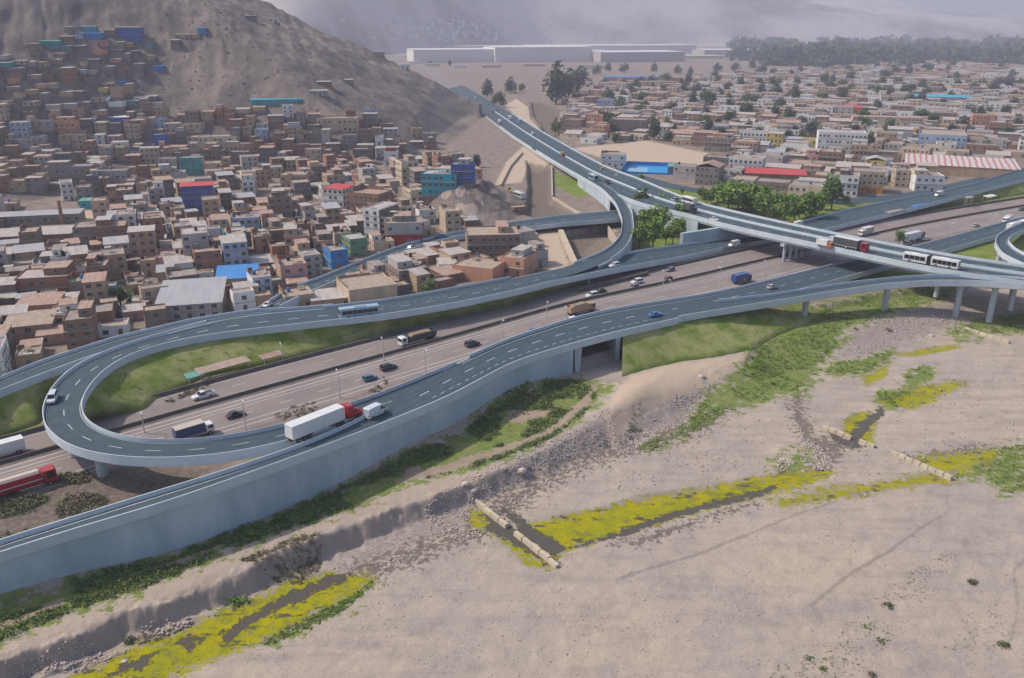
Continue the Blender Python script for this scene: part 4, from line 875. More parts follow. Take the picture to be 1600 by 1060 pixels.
lm(108, 290, 70, 26, 11, 2, 10, 'grey', 'long grey two storey house on the hillside road', 'the long grey house', upper=(.1, .5, 'grey'))
# --- hillside
lm(202, 66, 36, 20, 12, 2, 10, 'blue', 'large blue building with an orange roof high on the hillside', 'the large blue hill building', 'rusty sheet', 'hillside_house', 'hillside house', pitch=.04)
lm(140, 64, 34, 10, 8, 1, 8, 'bright blue', 'bright blue shack in the topmost cluster of the hillside', 'the bright blue shack', 'blue', 'hillside_house', 'hillside house', pitch=.05)
lm(136, 52, 26, 9, 7, 1, 8, 'teal', 'pale teal shack behind the bright blue shack on the hillside', 'the pale teal shack', 'pale sheet', 'hillside_house', 'hillside house', pitch=.05)
lm(152, 72, 28, 7, 7, 1, 8, 'pink', 'pink fronted shack just below the bright blue shack', 'the pink shack', 'rusty sheet', 'hillside_house', 'hillside house', pitch=.05)
lm(70, 76, 40, 10, 8, 1, 8, 'teal', 'long green and teal shack row at the upper edge of the slum', 'the long teal shack', 'green', 'hillside_house', 'hillside house', pitch=.05)
lm(182, 195, 36, 10, 9, 1, 12, 'blue', 'blue walled hall below the stairway on the hillside', 'the blue hill hall', 'white', 'hillside_house', 'hillside house', pitch=.04)
lm(432, 166, 76, 9, 10, 1, 10, 'teal', 'long teal walled building alone below the bare slope', 'the long teal building', 'turquoise', 'hillside_house', 'hillside house', pitch=.04)
lm(100, 215, 38, 22, 10, 2, 12, 'salmon', 'salmon coloured two storey house on the hillside stairs', 'the salmon hill house', name='hillside_house', cat='hillside house', upper=(.3, .9, 'salmon'))
lm(342, 232, 58, 16, 10, 2, 10, 'cream', 'long cream building with a row of small windows on the lower hillside', 'the long cream building', 'pale sheet', 'hillside_house', 'hillside house')
lm(252, 238, 20, 24, 8, 2, 12, 'blue', 'narrow dark blue house on the lower hillside', 'the dark blue hill house', name='hillside_house', cat='hillside house')
lm(316, 56, 12, 10, 6, 1, 8, 'bright blue', 'small bright blue hut at the top of the right hand shack row', 'the small blue hut', 'blue', 'hillside_house', 'hillside house', pitch=.05)
lm(292, 62, 36, 7, 7, 1, 8, 'tan', 'long tan shack beside the small bright blue hut', 'the long tan shack', 'pale sheet', 'hillside_house', 'hillside house', pitch=.05)
lm(580, 188, 16, 14, 7, 2, 0, 'pale blue', 'small light blue house on the crest above the brick houses', 'the light blue crest house', name='hillside_house', cat='hillside house')
lm(528, 208, 62, 20, 12, 2, 5, 'sand coloured', 'broad sand coloured house on the lower hillside beside the light blue house', 'the broad hill house', 'dusty', 'hillside_house', 'hillside house')
lm(190, 136, 14, 7, 6, 1, 10, 'bright blue', 'little light blue hut at the top of the stairway', 'the stairway hut', 'blue', 'hillside_house', 'hillside house', pitch=.05)
lm(161, 145, 13, 6, 6, 1, 10, 'yellow', 'little yellow hut beside the stairway', 'the yellow hut', 'pale sheet', 'hillside_house', 'hillside house', pitch=.05)
lm(248, 112, 15, 7, 6, 1, 8, 'bright blue', 'blue tarp hut in the middle of the bare gully', 'the blue tarp hut', 'blue', 'hillside_house', 'hillside house', pitch=.05)
# --- town on the right
lm(957, 262, 38, 18, 10, 2, -12, 'white', 'white two storey house with blue window bands beside the overpass', 'the white house with blue bands', 'dusty', 'town_building', 'building')
lm(1060, 272, 34, 10, 10, 1, -12, 'dark grey', 'dark open pavilion with a green sheet roof beside the blue court', 'the green roofed pavilion', 'green', 'town_building', 'building', pitch=.05)
lm(1210, 288, 92, 14, 16, 1, -14, 'brown brick', 'long low brick hall under a bright red sheet roof', 'the red roofed hall', 'red', 'town_building', 'building', pitch=.06)
lm(1312, 246, 70, 34, 20, 4, -16, 'white', 'white four storey building with long window bands', 'the white four storey building', 'pale sheet', 'town_building', 'building')
lm(1470, 236, 66, 22, 34, 2, -24, 'pale blue', 'large hall with pale blue glazed front and grey brown roof', 'the glazed blue hall', 'dusty', 'warehouse', 'warehouse', side_wall='blue')
lm(1500, 276, 160, 14, 40, 1, -24, 'tan', 'huge market hall with a striped red and white sheet roof', 'the striped roof hall', 'striped', 'warehouse', 'warehouse', pitch=.03, windows=False)
lm(1385, 197, 100, 12, 12, 2, -16, 'cream', 'long cream school building with rows of dark windows', 'the cream school', 'rusty sheet', 'town_building', 'building', pitch=.03)
lm(1328, 181, 32, 11, 14, 1, -16, 'orange', 'orange building with a curved red roof behind the school', 'the orange building', 'red', 'town_building', 'building', pitch='gable')
lm(1474, 161, 84, 8, 40, 1, -18, 'pale grey', 'wide low hall with a bright turquoise blue roof', 'the turquoise roofed hall', 'turquoise', 'warehouse', 'warehouse', pitch=.01, windows=False)
lm(995, 130, 105, 8, 30, 1, -6, 'tan', 'long warehouse with a violet blue roof beyond the big tree', 'the violet roofed warehouse', 'blue', 'warehouse', 'warehouse', pitch=.02, windows=False)
lm(1352, 302, 48, 30, 14, 3, -18, 'sand coloured', 'brown three storey block with window rows above an orange wall', 'the brown three storey block', name='town_building', cat='building', ground='orange', side_wall='grey brown')
lm(1450, 300, 40, 22, 14, 2, -10, 'white', 'white two storey house beside the ramp at the upper right', 'the white ramp house', name='town_building', cat='building', upper=(.0, .5, 'cream'))
lm(1415, 294, 34, 24, 12, 3, -14, 'sand coloured', 'sand coloured three storey house beside the white ramp house', 'the sand coloured block', name='town_building', cat='building')
lm(1395, 162, 36, 10, 10, 2, -15, 'cream', 'small cream block with two rows of square windows in the middle of town', 'the small cream block', name='town_building', cat='building')
lm(1535, 205, 34, 22, 14, 3, -20, 'salmon', 'salmon coloured three storey block near the edge of town', 'the salmon block', name='town_building', cat='building')
lm(1512, 182, 22, 18, 14, 3, -20, 'white', 'white three storey block with a dark side behind the salmon block', 'the white distant block', name='town_building', cat='building', side_wall='grey brown')
lm(1090, 176, 56, 8, 8, 1, -14, 'yellow', 'long yellow wall and shed among the trees', 'the yellow shed', 'pale sheet', 'town_building', 'building', pitch=.03)
lm(945, 172, 26, 14, 12, 2, -14, 'pale blue', 'pale blue framed house near the top of the dry canal', 'the pale blue canal house', name='town_building', cat='building')
lm(980, 208, 56, 18, 16, 2, -16, 'grey brown', 'big dark brick building in front of the yellow shed', 'the big dark brick building', name='town_building', cat='building')
# --- far warehouses
for px, py, w_, h_, d_, wl, lb in ((715, 98, 135, 21, 150, 'white', 'huge white warehouse nearest the foot of the hill'), (850, 97, 150, 24, 170, 'white', 'huge white warehouse in the middle of the far row'), (1005, 97, 130, 16, 160, 'pale grey', 'grey white warehouse next in the far row toward the trees'),
                                   (960, 82, 260, 11, 190, 'white', 'long white warehouse roof standing behind the far row'), (1150, 86, 95, 8, 120, 'pale grey', 'low pale warehouse at the end of the far row by the wood'), (935, 96, 40, 12, 60, 'white', 'small bright warehouse between two huge ones in the far row'), (925, 86, 46, 8, 60, 'cream', 'cream coloured shed behind the small bright warehouse'), (1015, 76, 42, 5, 60, 'white', 'bright roof strip at the back of the far row'), (1100, 92, 60, 5, 60, 'cream', 'low cream shed before the pale warehouse by the wood'), (760, 80, 130, 8, 120, 'pale grey', 'grey warehouse roof peeping over the nearest white one')):
    lm(px, py, w_, h_ * .85, d_ * .8, 1, 15, wl, lb, lb, 'white', 'warehouse', 'warehouse', pitch=.012, windows=False, detail=0, over=1)
    OCC.pop()
for h_ in HOUSES[-10:]: h_['short'] = None

# --- ordinary houses between them, on the grid of the streets
LEFT = [G([(-60, 640), (-60, 420), (-60, 345), (0, 330), (150, 300), (330, 276), (500, 264), (620, 258), (700, 262), (770, 300), (815, 335), (760, 345), (700, 362), (640, 378), (560, 404), (420, 482), (300, 496), (175, 526), (62, 562), (0, 590)])[0:]]
MIDP = G([(440, 486), (560, 428), (690, 380), (800, 364), (835, 362), (855, 415), (700, 450), (560, 474), (480, 482)])
YARD = [G([(0, 330), (120, 318), (158, 330), (160, 372), (118, 385), (0, 392)]), G([(215, 470), (222, 430), (250, 430), (262, 470), (230, 480)]), G([(160, 490), (210, 455), (235, 470), (200, 500)])]
CW = ['brown brick'] * 6 + ['grey brown'] * 6 + ['grey'] * 4 + ['tan'] * 7 + ['sand coloured'] * 6 + ['dark grey'] * 3 + ['pale grey'] * 4 + ['red brick'] * 3 + ['white'] * 3 + ['cream', 'salmon', 'pink', 'pale blue']
CR = ['flat concrete'] * 7 + ['dusty'] * 6 + ['rusty sheet'] * 2 + ['pale sheet'] * 3 + ['grey sheet']
def grid(theta, origin, nu, nv, du, dv, street_v, street_u):
    """lots of a street grid: (x, y, lot width, yaw)"""
    c, s_ = math.cos(theta), math.sin(theta); v = 0.0; out = []
    for j in range(nv):
        u = random.uniform(-4, 4); k = 0
        while u < nu:
            wd = random.uniform(*du)
            out.append((origin[0] + (u + wd / 2) * c - v * s_, origin[1] + (u + wd / 2) * s_ + v * c, wd, theta)); u += wd + random.choice((.15, .2, .5)); k += 1
            if k % street_u == 0: u += random.uniform(5, 7)
        v += dv + (street_v if j % 2 else .4)
    return out
cand = []
for x, y, wd, th in grid(R(24), (-420, 60), 620, 40, (6.4, 10.6), 12.0, 6.0, 7):
    if in_poly(x, y, LEFT[0]) and not any(in_poly(x, y, P) for P in YARD): cand.append((x, y, wd, 11.4, th, 'house'))
for x, y, wd, th in grid(R(34), (-160, 150), 240, 14, (7, 11), 11.0, 5, 6):
    if in_poly(x, y, MIDP): cand.append((x, y, wd, 10.4, th, 'house'))
cand.sort(key=lambda c: c[1])
for x, y, wd, d, th, nm in cand:
    wd *= random.uniform(.9, 1.0); th2 = th + random.gauss(0, .06)
    rr = math.hypot(wd, d) * .42
    if not free(x, y, rr, .80) or not off_road(x, y, min(wd, d) * .5 + 1.2): continue
    if random.random() < .04: continue
    if math.hypot((x - KNOLL[0]) / 22, (y - KNOLL[1]) / 38) < 1: continue
    st = random.choices((1, 2, 3, 4), (.28, .40, .25, .07))[0]
    while st and hides_ramp(x, y, wd, st * 3 + 1): st -= 1
    if not st: continue
    wl = random.choice(CW); rf = random.choice(CR)
    sheet = rf in ('rusty sheet', 'pale sheet', 'grey sheet')
    house(x, y, wd - .2, d * random.uniform(.82, 1), st, th2, wl, rf, z=0 if y < 400 else None, pitch=random.choice((.02, .05, .08)) if sheet else None, upper=None if sheet or random.random() < .55 else ((0, random.uniform(.35, .7), random.choice(CW)) if random.random() < .5 else (random.uniform(.3, .6), .98, random.choice(CW))),
          detail=1 if y < 420 else (random.random() < .5), side_wall=random.choice((None, None, 'grey brown', 'brown brick')) if wl in ('white', 'cream', 'pale blue', 'pink') else None, over=random.uniform(.2, .6))
# small lean-tos and half built sheds filling the gaps
rf_ = random.Random(9)
for _ in range(2600):
    px, py = rf_.uniform(-40, 850), rf_.uniform(330, 590); x, y = un(px, py, 0)
    if not (in_poly(x, y, LEFT[0]) or in_poly(x, y, MIDP)) or any(in_poly(x, y, P) for P in YARD): continue
    wd, d = rf_.uniform(4.5, 8.5), rf_.uniform(4.5, 7.5); rr = math.hypot(wd, d) * .42
    if not free(x, y, rr, .86) or not off_road(x, y, d * .5 + 1) or math.hypot((x - KNOLL[0]) / 24, (y - KNOLL[1]) / 42) < 1: continue
    sheet = rf_.random() < .5; st = rf_.choice((1, 1, 2))
    if hides_ramp(x, y, wd, st * 3 + .8): continue
    TH = R(34 if py > 400 and px > 430 else 24)
    house(x, y, wd, d, st, TH + rf_.gauss(0, .08), rf_.choice(CW), rf_.choice(('rusty sheet', 'pale sheet', 'grey sheet', 'pale sheet') if sheet else ('dusty', 'flat concrete')), 'shed', 'shed', z=0, pitch=rf_.choice((.04, .08, .12)) if sheet else None, detail=rf_.random() < .5, over=.25)
N_LEFT = len(HOUSES)
# hillside rows: terraces follow the contour
HP = [(-60, 340), (0, 318), (150, 292), (330, 268), (500, 258), (610, 250), (690, 225), (650, 205), (600, 190), (560, 178), (470, 188), (400, 172), (300, 180), (255, 160), (215, 120), (260, 60), (330, 50), (320, 90), (230, 68), (110, 42), (60, 60), (0, 92), (-60, 110)]
hp = np.array(HP, float); HP2 = np.array([(470, 186), (560, 176), (640, 192), (690, 222), (700, 240), (600, 250)], float)
py = 318.0
while py > 44:
    px = random.uniform(-50, -20); step = np.interp(py, [44, 120, 200, 320], [8, 8.5, 10, 14])
    while px < 700:
        wpx = random.uniform(10, 25) * np.interp(py, [44, 200, 320], [.8, 1.0, 1.35])
        if in_poly(px + wpx / 2, py, hp):
            dens = np.interp(py, [44, 110, 170, 230, 320], [.50, .60, .62, .84, .92])
            q = hit(px + wpx / 2, py + random.uniform(-4, 4) * np.interp(py, [44, 320], [.8, 1.4]))
            if random.random() < dens and q and off_road(q[0], q[1], 6):
                x, y, z = q; dep = y * CP - (z - CH) * SP; wd = wpx * dep / F; d = random.uniform(6.5, 9); low = py < 185
                if free(x, y, math.hypot(wd, d) * .40, .72):
                    st = 1 if low and random.random() < .9 else random.choice((1, 2, 2, 3)); wl = random.choice(['grey brown', 'grey', 'dark grey', 'brown brick', 'tan', 'pale grey', 'grey brown', 'grey', 'tan', 'sand coloured', 'white', 'salmon', 'pale blue', 'teal'] if low else CW); rf = random.choice(['pale sheet', 'grey sheet', 'rusty sheet', 'dusty'] if low else CR)
                    sheet = rf.endswith('sheet')
                    house(x, y, wd * .96, d, st, R(8 + random.gauss(0, 4)), wl, rf, 'hillside_house' if py < 285 else 'house', 'hillside house' if py < 285 else 'house', pitch=random.choice((.02, .05)) if sheet else None, windows=not low or random.random() < .4,
                          detail=0, upper=None if low or sheet or random.random() < .7 else (random.uniform(0, .3), random.uniform(.5, .95), random.choice(CW)), h=random.uniform(2.3, 3.0) if st == 1 else None, over=.2, winh=1.0)
        px += wpx * random.choice((1.02, 1.05, 1.2))
    py -= step
for px, py, w_, wl, lb in ((592, 89, 17, 'pale grey', 'small pale shack on the ridge line above the traffic'), (633, 109, 14, 'white', 'tiny white hut near the foot of the ridge'), (545, 133, 12, 'grey', 'tiny grey hut alone on the dark scree'), (506, 136, 22, 'grey brown', 'stone coloured hut below the dark scree'), (427, 36, 15, 'white', 'lone white hut high on the bare slope'), (392, 33, 16, 'grey brown', 'lone grey brown hut near the lone white hut'), (497, 150, 28, 'pale grey', 'long pale shack stepping down beside the teal building')):
    lm(px, py, w_, 7, 7, 1, 5, wl, lb, None, 'pale sheet', 'hillside_house', 'hillside house', pitch=.04, detail=0)
for px, py, w_, h2_, wl, lb in ((648, 101, 20, 4, 'white', 'tiny white shed at the foot of the hill before the nearest white warehouse'), (676, 104, 22, 4, 'cream', 'tiny cream shed beside the lone slim cypress'), (718, 107, 18, 4, 'white', 'tiny white shed just past the lone slim cypress'), (768, 106, 30, 3, 'tan', 'low tan shed on the empty field before the warehouses'), (835, 104, 34, 3, 'salmon', 'low salmon shed on the empty field before the warehouses'), (925, 108, 40, 5, 'cream', 'long cream walled yard before the small bright warehouse'), (905, 118, 22, 4, 'pale grey', 'pale shed behind the tall eucalyptus')):
    lm(px, py, w_, h2_, 12, 1, 0, wl, lb, None, 'pale sheet', 'town_building', 'building', pitch=.02, detail=0, windows=False)
N_HILL = len(HOUSES)
# town on the right: nearer buildings one by one, the far rest as one mass
RIGHT = G([(905, 232), (880, 200), (905, 150), (960, 132), (1040, 128), (1130, 120), (1290, 108), (1400, 100), (1640, 92), (1640, 262), (1500, 292), (1420, 306), (1340, 306), (1270, 308), (1150, 300), (1060, 284), (1080, 270), (1135, 262), (1140, 240), (1010, 216)])
TW = ['grey brown'] * 4 + ['tan'] * 5 + ['sand coloured'] * 5 + ['brown brick'] * 4 + ['grey'] * 4 + ['pale grey'] * 5 + ['white'] * 7 + ['cream'] * 3 + ['red brick', 'salmon', 'pink', 'dark grey', 'pale blue', 'yellow']
PARKS = [un(1250, 190), un(1335, 215), un(1240, 225), un(1360, 240), un(1180, 150), un(1290, 120), un(1100, 165), un(1440, 140), un(1550, 135), un(1035, 215), un(1400, 205), un(1110, 150), un(1480, 120)]
lots = []
for x, y, wd, th in grid(R(-27), (-480, 560), 2300, 110, (10, 21), 16.0, 9, 5):
    if 0 < x < 1150 and 380 < y < 2300 and in_poly(x, y, RIGHT): lots.append((y, x, wd, th))
lots.sort(); nt_ = 0; far = MB(); FARM = [WALLS[k] for k in ('grey brown', 'tan', 'sand coloured', 'pale grey', 'white')] + [ROOFS[k] for k in ('flat concrete', 'dusty', 'pale sheet', 'rusty sheet')] + [GLASS]
for y, x, wd, th in lots:
    d = random.uniform(11, 15.5)
    if not free(x, y, math.hypot(wd, d) * .42, .82) or not off_road(x, y, d * .5 + 2) or random.random() < .10: continue
    if any(math.hypot(x - a, y - b) < 10 + b * .012 for a, b in PARKS): continue
    st = random.choices((1, 2, 3), (.55, .33, .12))[0]
    if nt_ < 275:
        nt_ += 1; wl = random.choice(TW); rf = random.choice(CR + ['pale sheet', 'grey sheet'])
        sheet = rf.endswith('sheet')
        house(x, y, wd, d, st, th + random.gauss(0, .05), wl, rf, 'town_building', 'building', z=0, pitch=random.choice((.02, .04, 'gable')) if sheet else None, detail=y < 620, windows=y < 900 and not (sheet and wd > 17),
              upper=None if sheet or random.random() < .7 else (random.uniform(0, .4), random.uniform(.6, .98), random.choice(TW)), h=st * 3.1 + random.uniform(.2, 1.4), winh=1.4)
    else:
        H = st * 3.1 + random.uniform(0, 1.5); far.box(x - wd / 2, x + wd / 2, y - d / 2, y + d / 2, -1, H, random.randrange(5), 5 + random.randrange(4), rot=th, org=(x, y))
        if st > 1:
            for k in range(st):
                for j in range(3):
                    a = -wd / 2 + wd * (j + .5) / 3; c, s_ = math.cos(th), math.sin(th); q = [(a - .8, -d / 2 - .05), (a + .8, -d / 2 - .05)]
                    P = [(x + u_ * c - v_ * s_, y + u_ * s_ + v_ * c) for u_, v_ in q]; z0 = k * 3.1 + 1; far.quad((*P[0], z0), (*P[1], z0), (*P[1], z0 + 1.4), (*P[0], z0 + 1.4), 9)
# small houses on the far slope beyond the warehouses
for _ in range(190):
    px, py = random.gauss(720, 60), random.uniform(30, 66)
    q = hit(px, py)
    if q is None or q[1] < 1900: continue
    x, y, z = q; s_ = random.uniform(9, 20); far.box(x - s_ / 2, x + s_ / 2, y - 6, y + 6, z - 6, z + random.uniform(3, 7), random.choice((3, 4, 4)), 7)
tag(far.build('far_town', FARM), 'mass of tiny houses spreading into the haze at the far end of town', kind='stuff')

# --- labels: what sets each house apart, and the landmark it stands by
NUM = ['one', 'two', 'three', 'four', 'five']; ORD = ['', 'second ', 'third ', 'fourth ', 'fifth ', 'sixth ', 'seventh ', 'eighth ', 'ninth ', 'tenth ', 'eleventh ', 'twelfth ']
LMS = [h_ for h_ in HOUSES if h_.get('short')]
for h_ in HOUSES: h_['p'] = proj(h_['x'], h_['y'], h_['z'])
def label_houses():
    used = {}
    for h_ in HOUSES:
        if h_['lm']: continue
        px, py, dp = h_['p']; same = [l for l in LMS if abs(math.log(l['p'][2] / dp)) < .6] or LMS
        l = min(same, key=lambda l: (l['p'][0] - px) ** 2 + 4 * (l['p'][1] - py) ** 2)
        dx, dy = px - l['p'][0], (py - l['p'][1]) * 2
        sec = ('right of' if dx > 0 else 'left of') if abs(dx) > abs(dy) else ('in front of' if dy > 0 else 'behind')
        kind = {'house': 'house', 'shed': 'shed', 'hillside_house': 'shack' if h_['st'] == 1 else 'house', 'town_building': 'building'}.get(h_['name'], 'house')
        roof = {'flat concrete': 'flat roofed', 'dusty': 'dusty roofed'}.get(h_['roof'], 'sheet roofed')
        look = f"{roof} {h_['wall']} {NUM[h_['st'] - 1]} storey {kind}"
        used.setdefault((l['short'], sec, look), []).append((math.hypot(dx, dy), h_))
    for (sh, sec, look), lst in used.items():
        lst.sort(key=lambda t: t[0])
        for i, (_, h_) in enumerate(lst):
            lab = f"{ORD[min(i, 11)]}{look} {sec} {sh}"
            w_ = lab.split()
            if len(w_) > 16: lab = ' '.join(w_ for w_ in lab.split() if w_ not in ('coloured', 'roofed'))
            h_['o']['label'] = lab
            h_['o']['group'] = {'house': 'houses of the hill foot town', 'shed': 'sheds between the houses of the hill foot town', 'hillside_house': 'houses on the hillside', 'town_building': 'buildings of the valley town'}.get(h_['name'], 'buildings')
label_houses()
print('HOUSES', N_LEFT, N_HILL - N_LEFT, nt_, len(lots), 'objects', len(bpy.data.objects))
# ------------------------------------------------------------------ vehicles (local x = forward)
def paint(name, c, rough=.35, coat=.3): return mat('paint_' + name, c, tuple(v * .9 for v in c), .5, rough, spec=.5, coat=coat)
PA = {'white': paint('white', (.74, .75, .76)), 'silver': paint('silver', (.42, .45, .48)), 'black': paint('black', (.018, .019, .022)), 'dark': paint('dark', (.04, .04, .05)), 'teal': paint('teal', (.02, .16, .26)), 'blue': paint('blue', (.028, .075, .28)), 'red': paint('red', (.42, .02, .035)), 'maroon': paint('maroon', (.16, .03, .03)),
      'deep blue': paint('deep_blue', (.022, .06, .19)), 'bright blue': paint('bright_blue', (.01, .17, .48)), 'tan': paint('tan', (.45, .30, .19)), 'light blue': paint('light_blue', (.32, .46, .56)), 'beige': paint('beige', (.52, .46, .40), .6, 0), 'orange': paint('orange', (.6, .17, .06)), 'yellow': paint('yellow', (.62, .42, .03)), 'green': paint('green', (.25, .30, .16)), 'grey': paint('grey', (.17, .175, .19)), 'lorry grey': paint('lorry_grey', (.075, .082, .095), .6, 0), 'pale': paint('pale', (.60, .66, .71))}
VGLASS = mat('vehicle_glass', (.012, .014, .018), (.02, .022, .028), 1, .12, spec=.6); TYRE = mat('tyre', (.018, .018, .018), (.03, .03, .03), 2, .9); RIM = mat('rim', (.38, .38, .39), (.3, .3, .3), 2, .4, metal=.6); CHASS = mat('chassis', (.03, .03, .032), (.05, .05, .05), 2, .7)
LAMPW = mat('headlamp_glass', (.75, .75, .72), (.7, .7, .68), 2, .2); LAMPR = mat('tail_lamp_glass', (.35, .02, .02), (.3, .02, .02), 2, .3)
def _wheel(r, w):
    mb = MB(); mb.tube((0, -w / 2, 0), (0, w / 2, 0), r, r, 16, 0); mb.tube((0, -w / 2 - .012, 0), (0, w / 2 + .012, 0), r * .58, r * .58, 12, 1); return mb.mesh('wheel', [TYRE, RIM])
WH = {'car': _wheel(.33, .22), 'van': _wheel(.36, .25), 'truck': _wheel(.5, .32)}
def wheels(t, xs, y, kind):
    r = {'car': .33, 'van': .36, 'truck': .5}[kind]
    for x in xs:
        for s_ in (-1, 1): link('wheel', WH[kind], t, (x, s_ * y, r))
def lamps(t, xf, xb, y, z):
    for s_ in (-1, 1):
        mb = MB(); mb.box(-.06, .06, -.16, .16, -.09, .09); o = mb.build('headlight', LAMPW, t); o.location = (xf, s_ * y, z)
        mb = MB(); mb.box(-.05, .05, -.13, .13, -.12, .12); o = mb.build('tail_light', LAMPR, t); o.location = (xb, s_ * y, z + .08)
def body_loft(secs, m, t, name='body', smooth=False):
    """cross-sections along x: (x, half width low, half width top, z low, z mid, z top)"""
    mb = MB(); n = 8
    for x, wl, wt, z0, zm, z1 in secs:
        mb.v += [(x, -wl * .94, z0), (x, -wl, zm - (zm - z0) * .3), (x, -wl * .985, zm), (x, -wt, z1), (x, wt, z1), (x, wl * .985, zm), (x, wl, zm - (zm - z0) * .3), (x, wl * .94, z0)]
    for k in range(len(secs) - 1):
        for i in range(n): mb.f.append((k * n + i, k * n + (i + 1) % n, (k + 1) * n + (i + 1) % n, (k + 1) * n + i)); mb.m.append(0)
    mb.f.append(tuple(range(n))[::-1]); mb.f.append(tuple((len(secs) - 1) * n + i for i in range(n))); mb.m += [0, 0]
    return mb.build(name, m, t, smooth)
def car(t, col, kind='sedan'):
    L, W, H = {'sedan': (4.5, .89, 1.45), 'hatch': (4.0, .87, 1.5), 'suv': (4.7, .95, 1.78), 'pickup': (5.4, .95, 1.8), 'minivan': (4.8, .9, 1.9)}[kind]
    b = L / 2; hz = H * .58; m = PA[col]
    hood = {'sedan': .52, 'hatch': .55, 'suv': .6, 'pickup': .62, 'minivan': .75}[kind] * hz / .84
    secs = [(-b, W * .86, W * .8, .38, hz * .72, hz * .86), (-b + .25, W, W * .92, .24, hz * .8, hz), (-.2, W, W * .93, .22, hz * .82, hz), (b * .42, W, W * .92, .22, hz * .8, hz), (b - .35, W * .96, W * .86, .24, hz * .72, hz * .86), (b, W * .82, W * .74, .36, hz * .6, hz * .72)]
    body_loft(secs, m, t)
    xr = {'sedan': (-b + .75, b * .36), 'hatch': (-b + .15, b * .42), 'suv': (-b + .12, b * .40), 'pickup': (-.55, b * .45), 'minivan': (-b + .1, b * .6)}[kind]
    x0, x1 = xr; tx0, tx1 = x0 + (.55 if kind == 'sedan' else .22), x1 - .62
    mb = MB(); w0, w1 = W * .9, W * .74
    P = [(x0, -w0, hz - .02), (x1, -w0, hz - .02), (x1, w0, hz - .02), (x0, w0, hz - .02), (tx0, -w1, H - .05), (tx1, -w1, H - .05), (tx1, w1, H - .05), (tx0, w1, H - .05)]
    for f in ((0, 1, 5, 4), (1, 2, 6, 5), (2, 3, 7, 6), (3, 0, 4, 7)): mb.quad(*[P[i] for i in f])
    mb.build('windows' if False else 'glazing', VGLASS, t)
    mb = MB(); mb.box(tx0 - .06, tx1 + .08, -w1 - .03, w1 + .03, H - .07, H, top=(.12, .08))
    for y in (-1, 1):
        for a, bx in ((x0, tx0), (x1, tx1), ((x0 + x1) / 2 - .1, (tx0 + tx1) / 2)): mb.tube((a, y * (w0 + .005), hz - .02), (bx, y * (w1 + .01), H - .04), .05, .045, 4)
    mb.build('roof', m, t)
    if kind == 'pickup':
        mb = MB(); mb.box(-b + .12, -.75, -W * .78, W * .78, hz + .004, hz + .03); mb.build('cargo_bed', CHASS, t)
        mb = MB(); mb.box(-b, -.62, -W * .94, -W * .80, hz - .02, hz + .22); mb.box(-b, -.62, W * .80, W * .94, hz - .02, hz + .22); mb.box(-b - .02, -b + .1, -W * .80, W * .80, hz - .02, hz + .2); mb.build('bed_side_panel', m, t)
    wheels(t, (b * .62, -b * .60), W - .1, 'car'); lamps(t, b - .05, -b + .02, W * .62, hz * .68)
def van(t, col, L=5.9, W=1.0, H=2.5):
    b = L / 2; m = PA[col]
    body_loft([(-b, W * .95, W * .86, .35, 1.3, H - .08), (-b + .12, W, W * .9, .3, 1.35, H), (b - 2.1, W, W * .9, .28, 1.35, H), (b - 1.75, W, W * .86, .28, 1.35, H - .1), (b - .85, W * .98, W * .84, .28, 1.15, 1.38), (b - .2, W * .92, W * .78, .3, .85, 1.05), (b, W * .8, W * .7, .38, .6, .78)], m, t)
    mb = MB(); mb.quad((b - 1.72, -W * .78, H - .16), (b - 1.72, W * .78, H - .16), (b - .86, W * .80, 1.45), (b - .86, -W * .80, 1.45)); mb.build('windscreen', VGLASS, t).location = (.03, 0, .03)
    for s_ in (-1, 1):
        mb = MB(); mb.poly([(b - 2.4, s_ * (W + .012), 1.4), (b - 1.15, s_ * (W + .0), 1.4), (b - 1.75, s_ * (W * .9 + .012), 2.12), (b - 2.4, s_ * (W * .925 + .012), 2.12)]); mb.build('side_window', VGLASS, t)
        mb = MB(); mb.box(-.07, .07, -.1, .1, -.14, .14); mb.build('mirror', CHASS, t).location = (b - 1.2, s_ * (W + .14), 1.5)
    wheels(t, (b - 1.0, -b + 1.15), W - .12, 'van'); lamps(t, b - .1, -b, W * .66, .85)
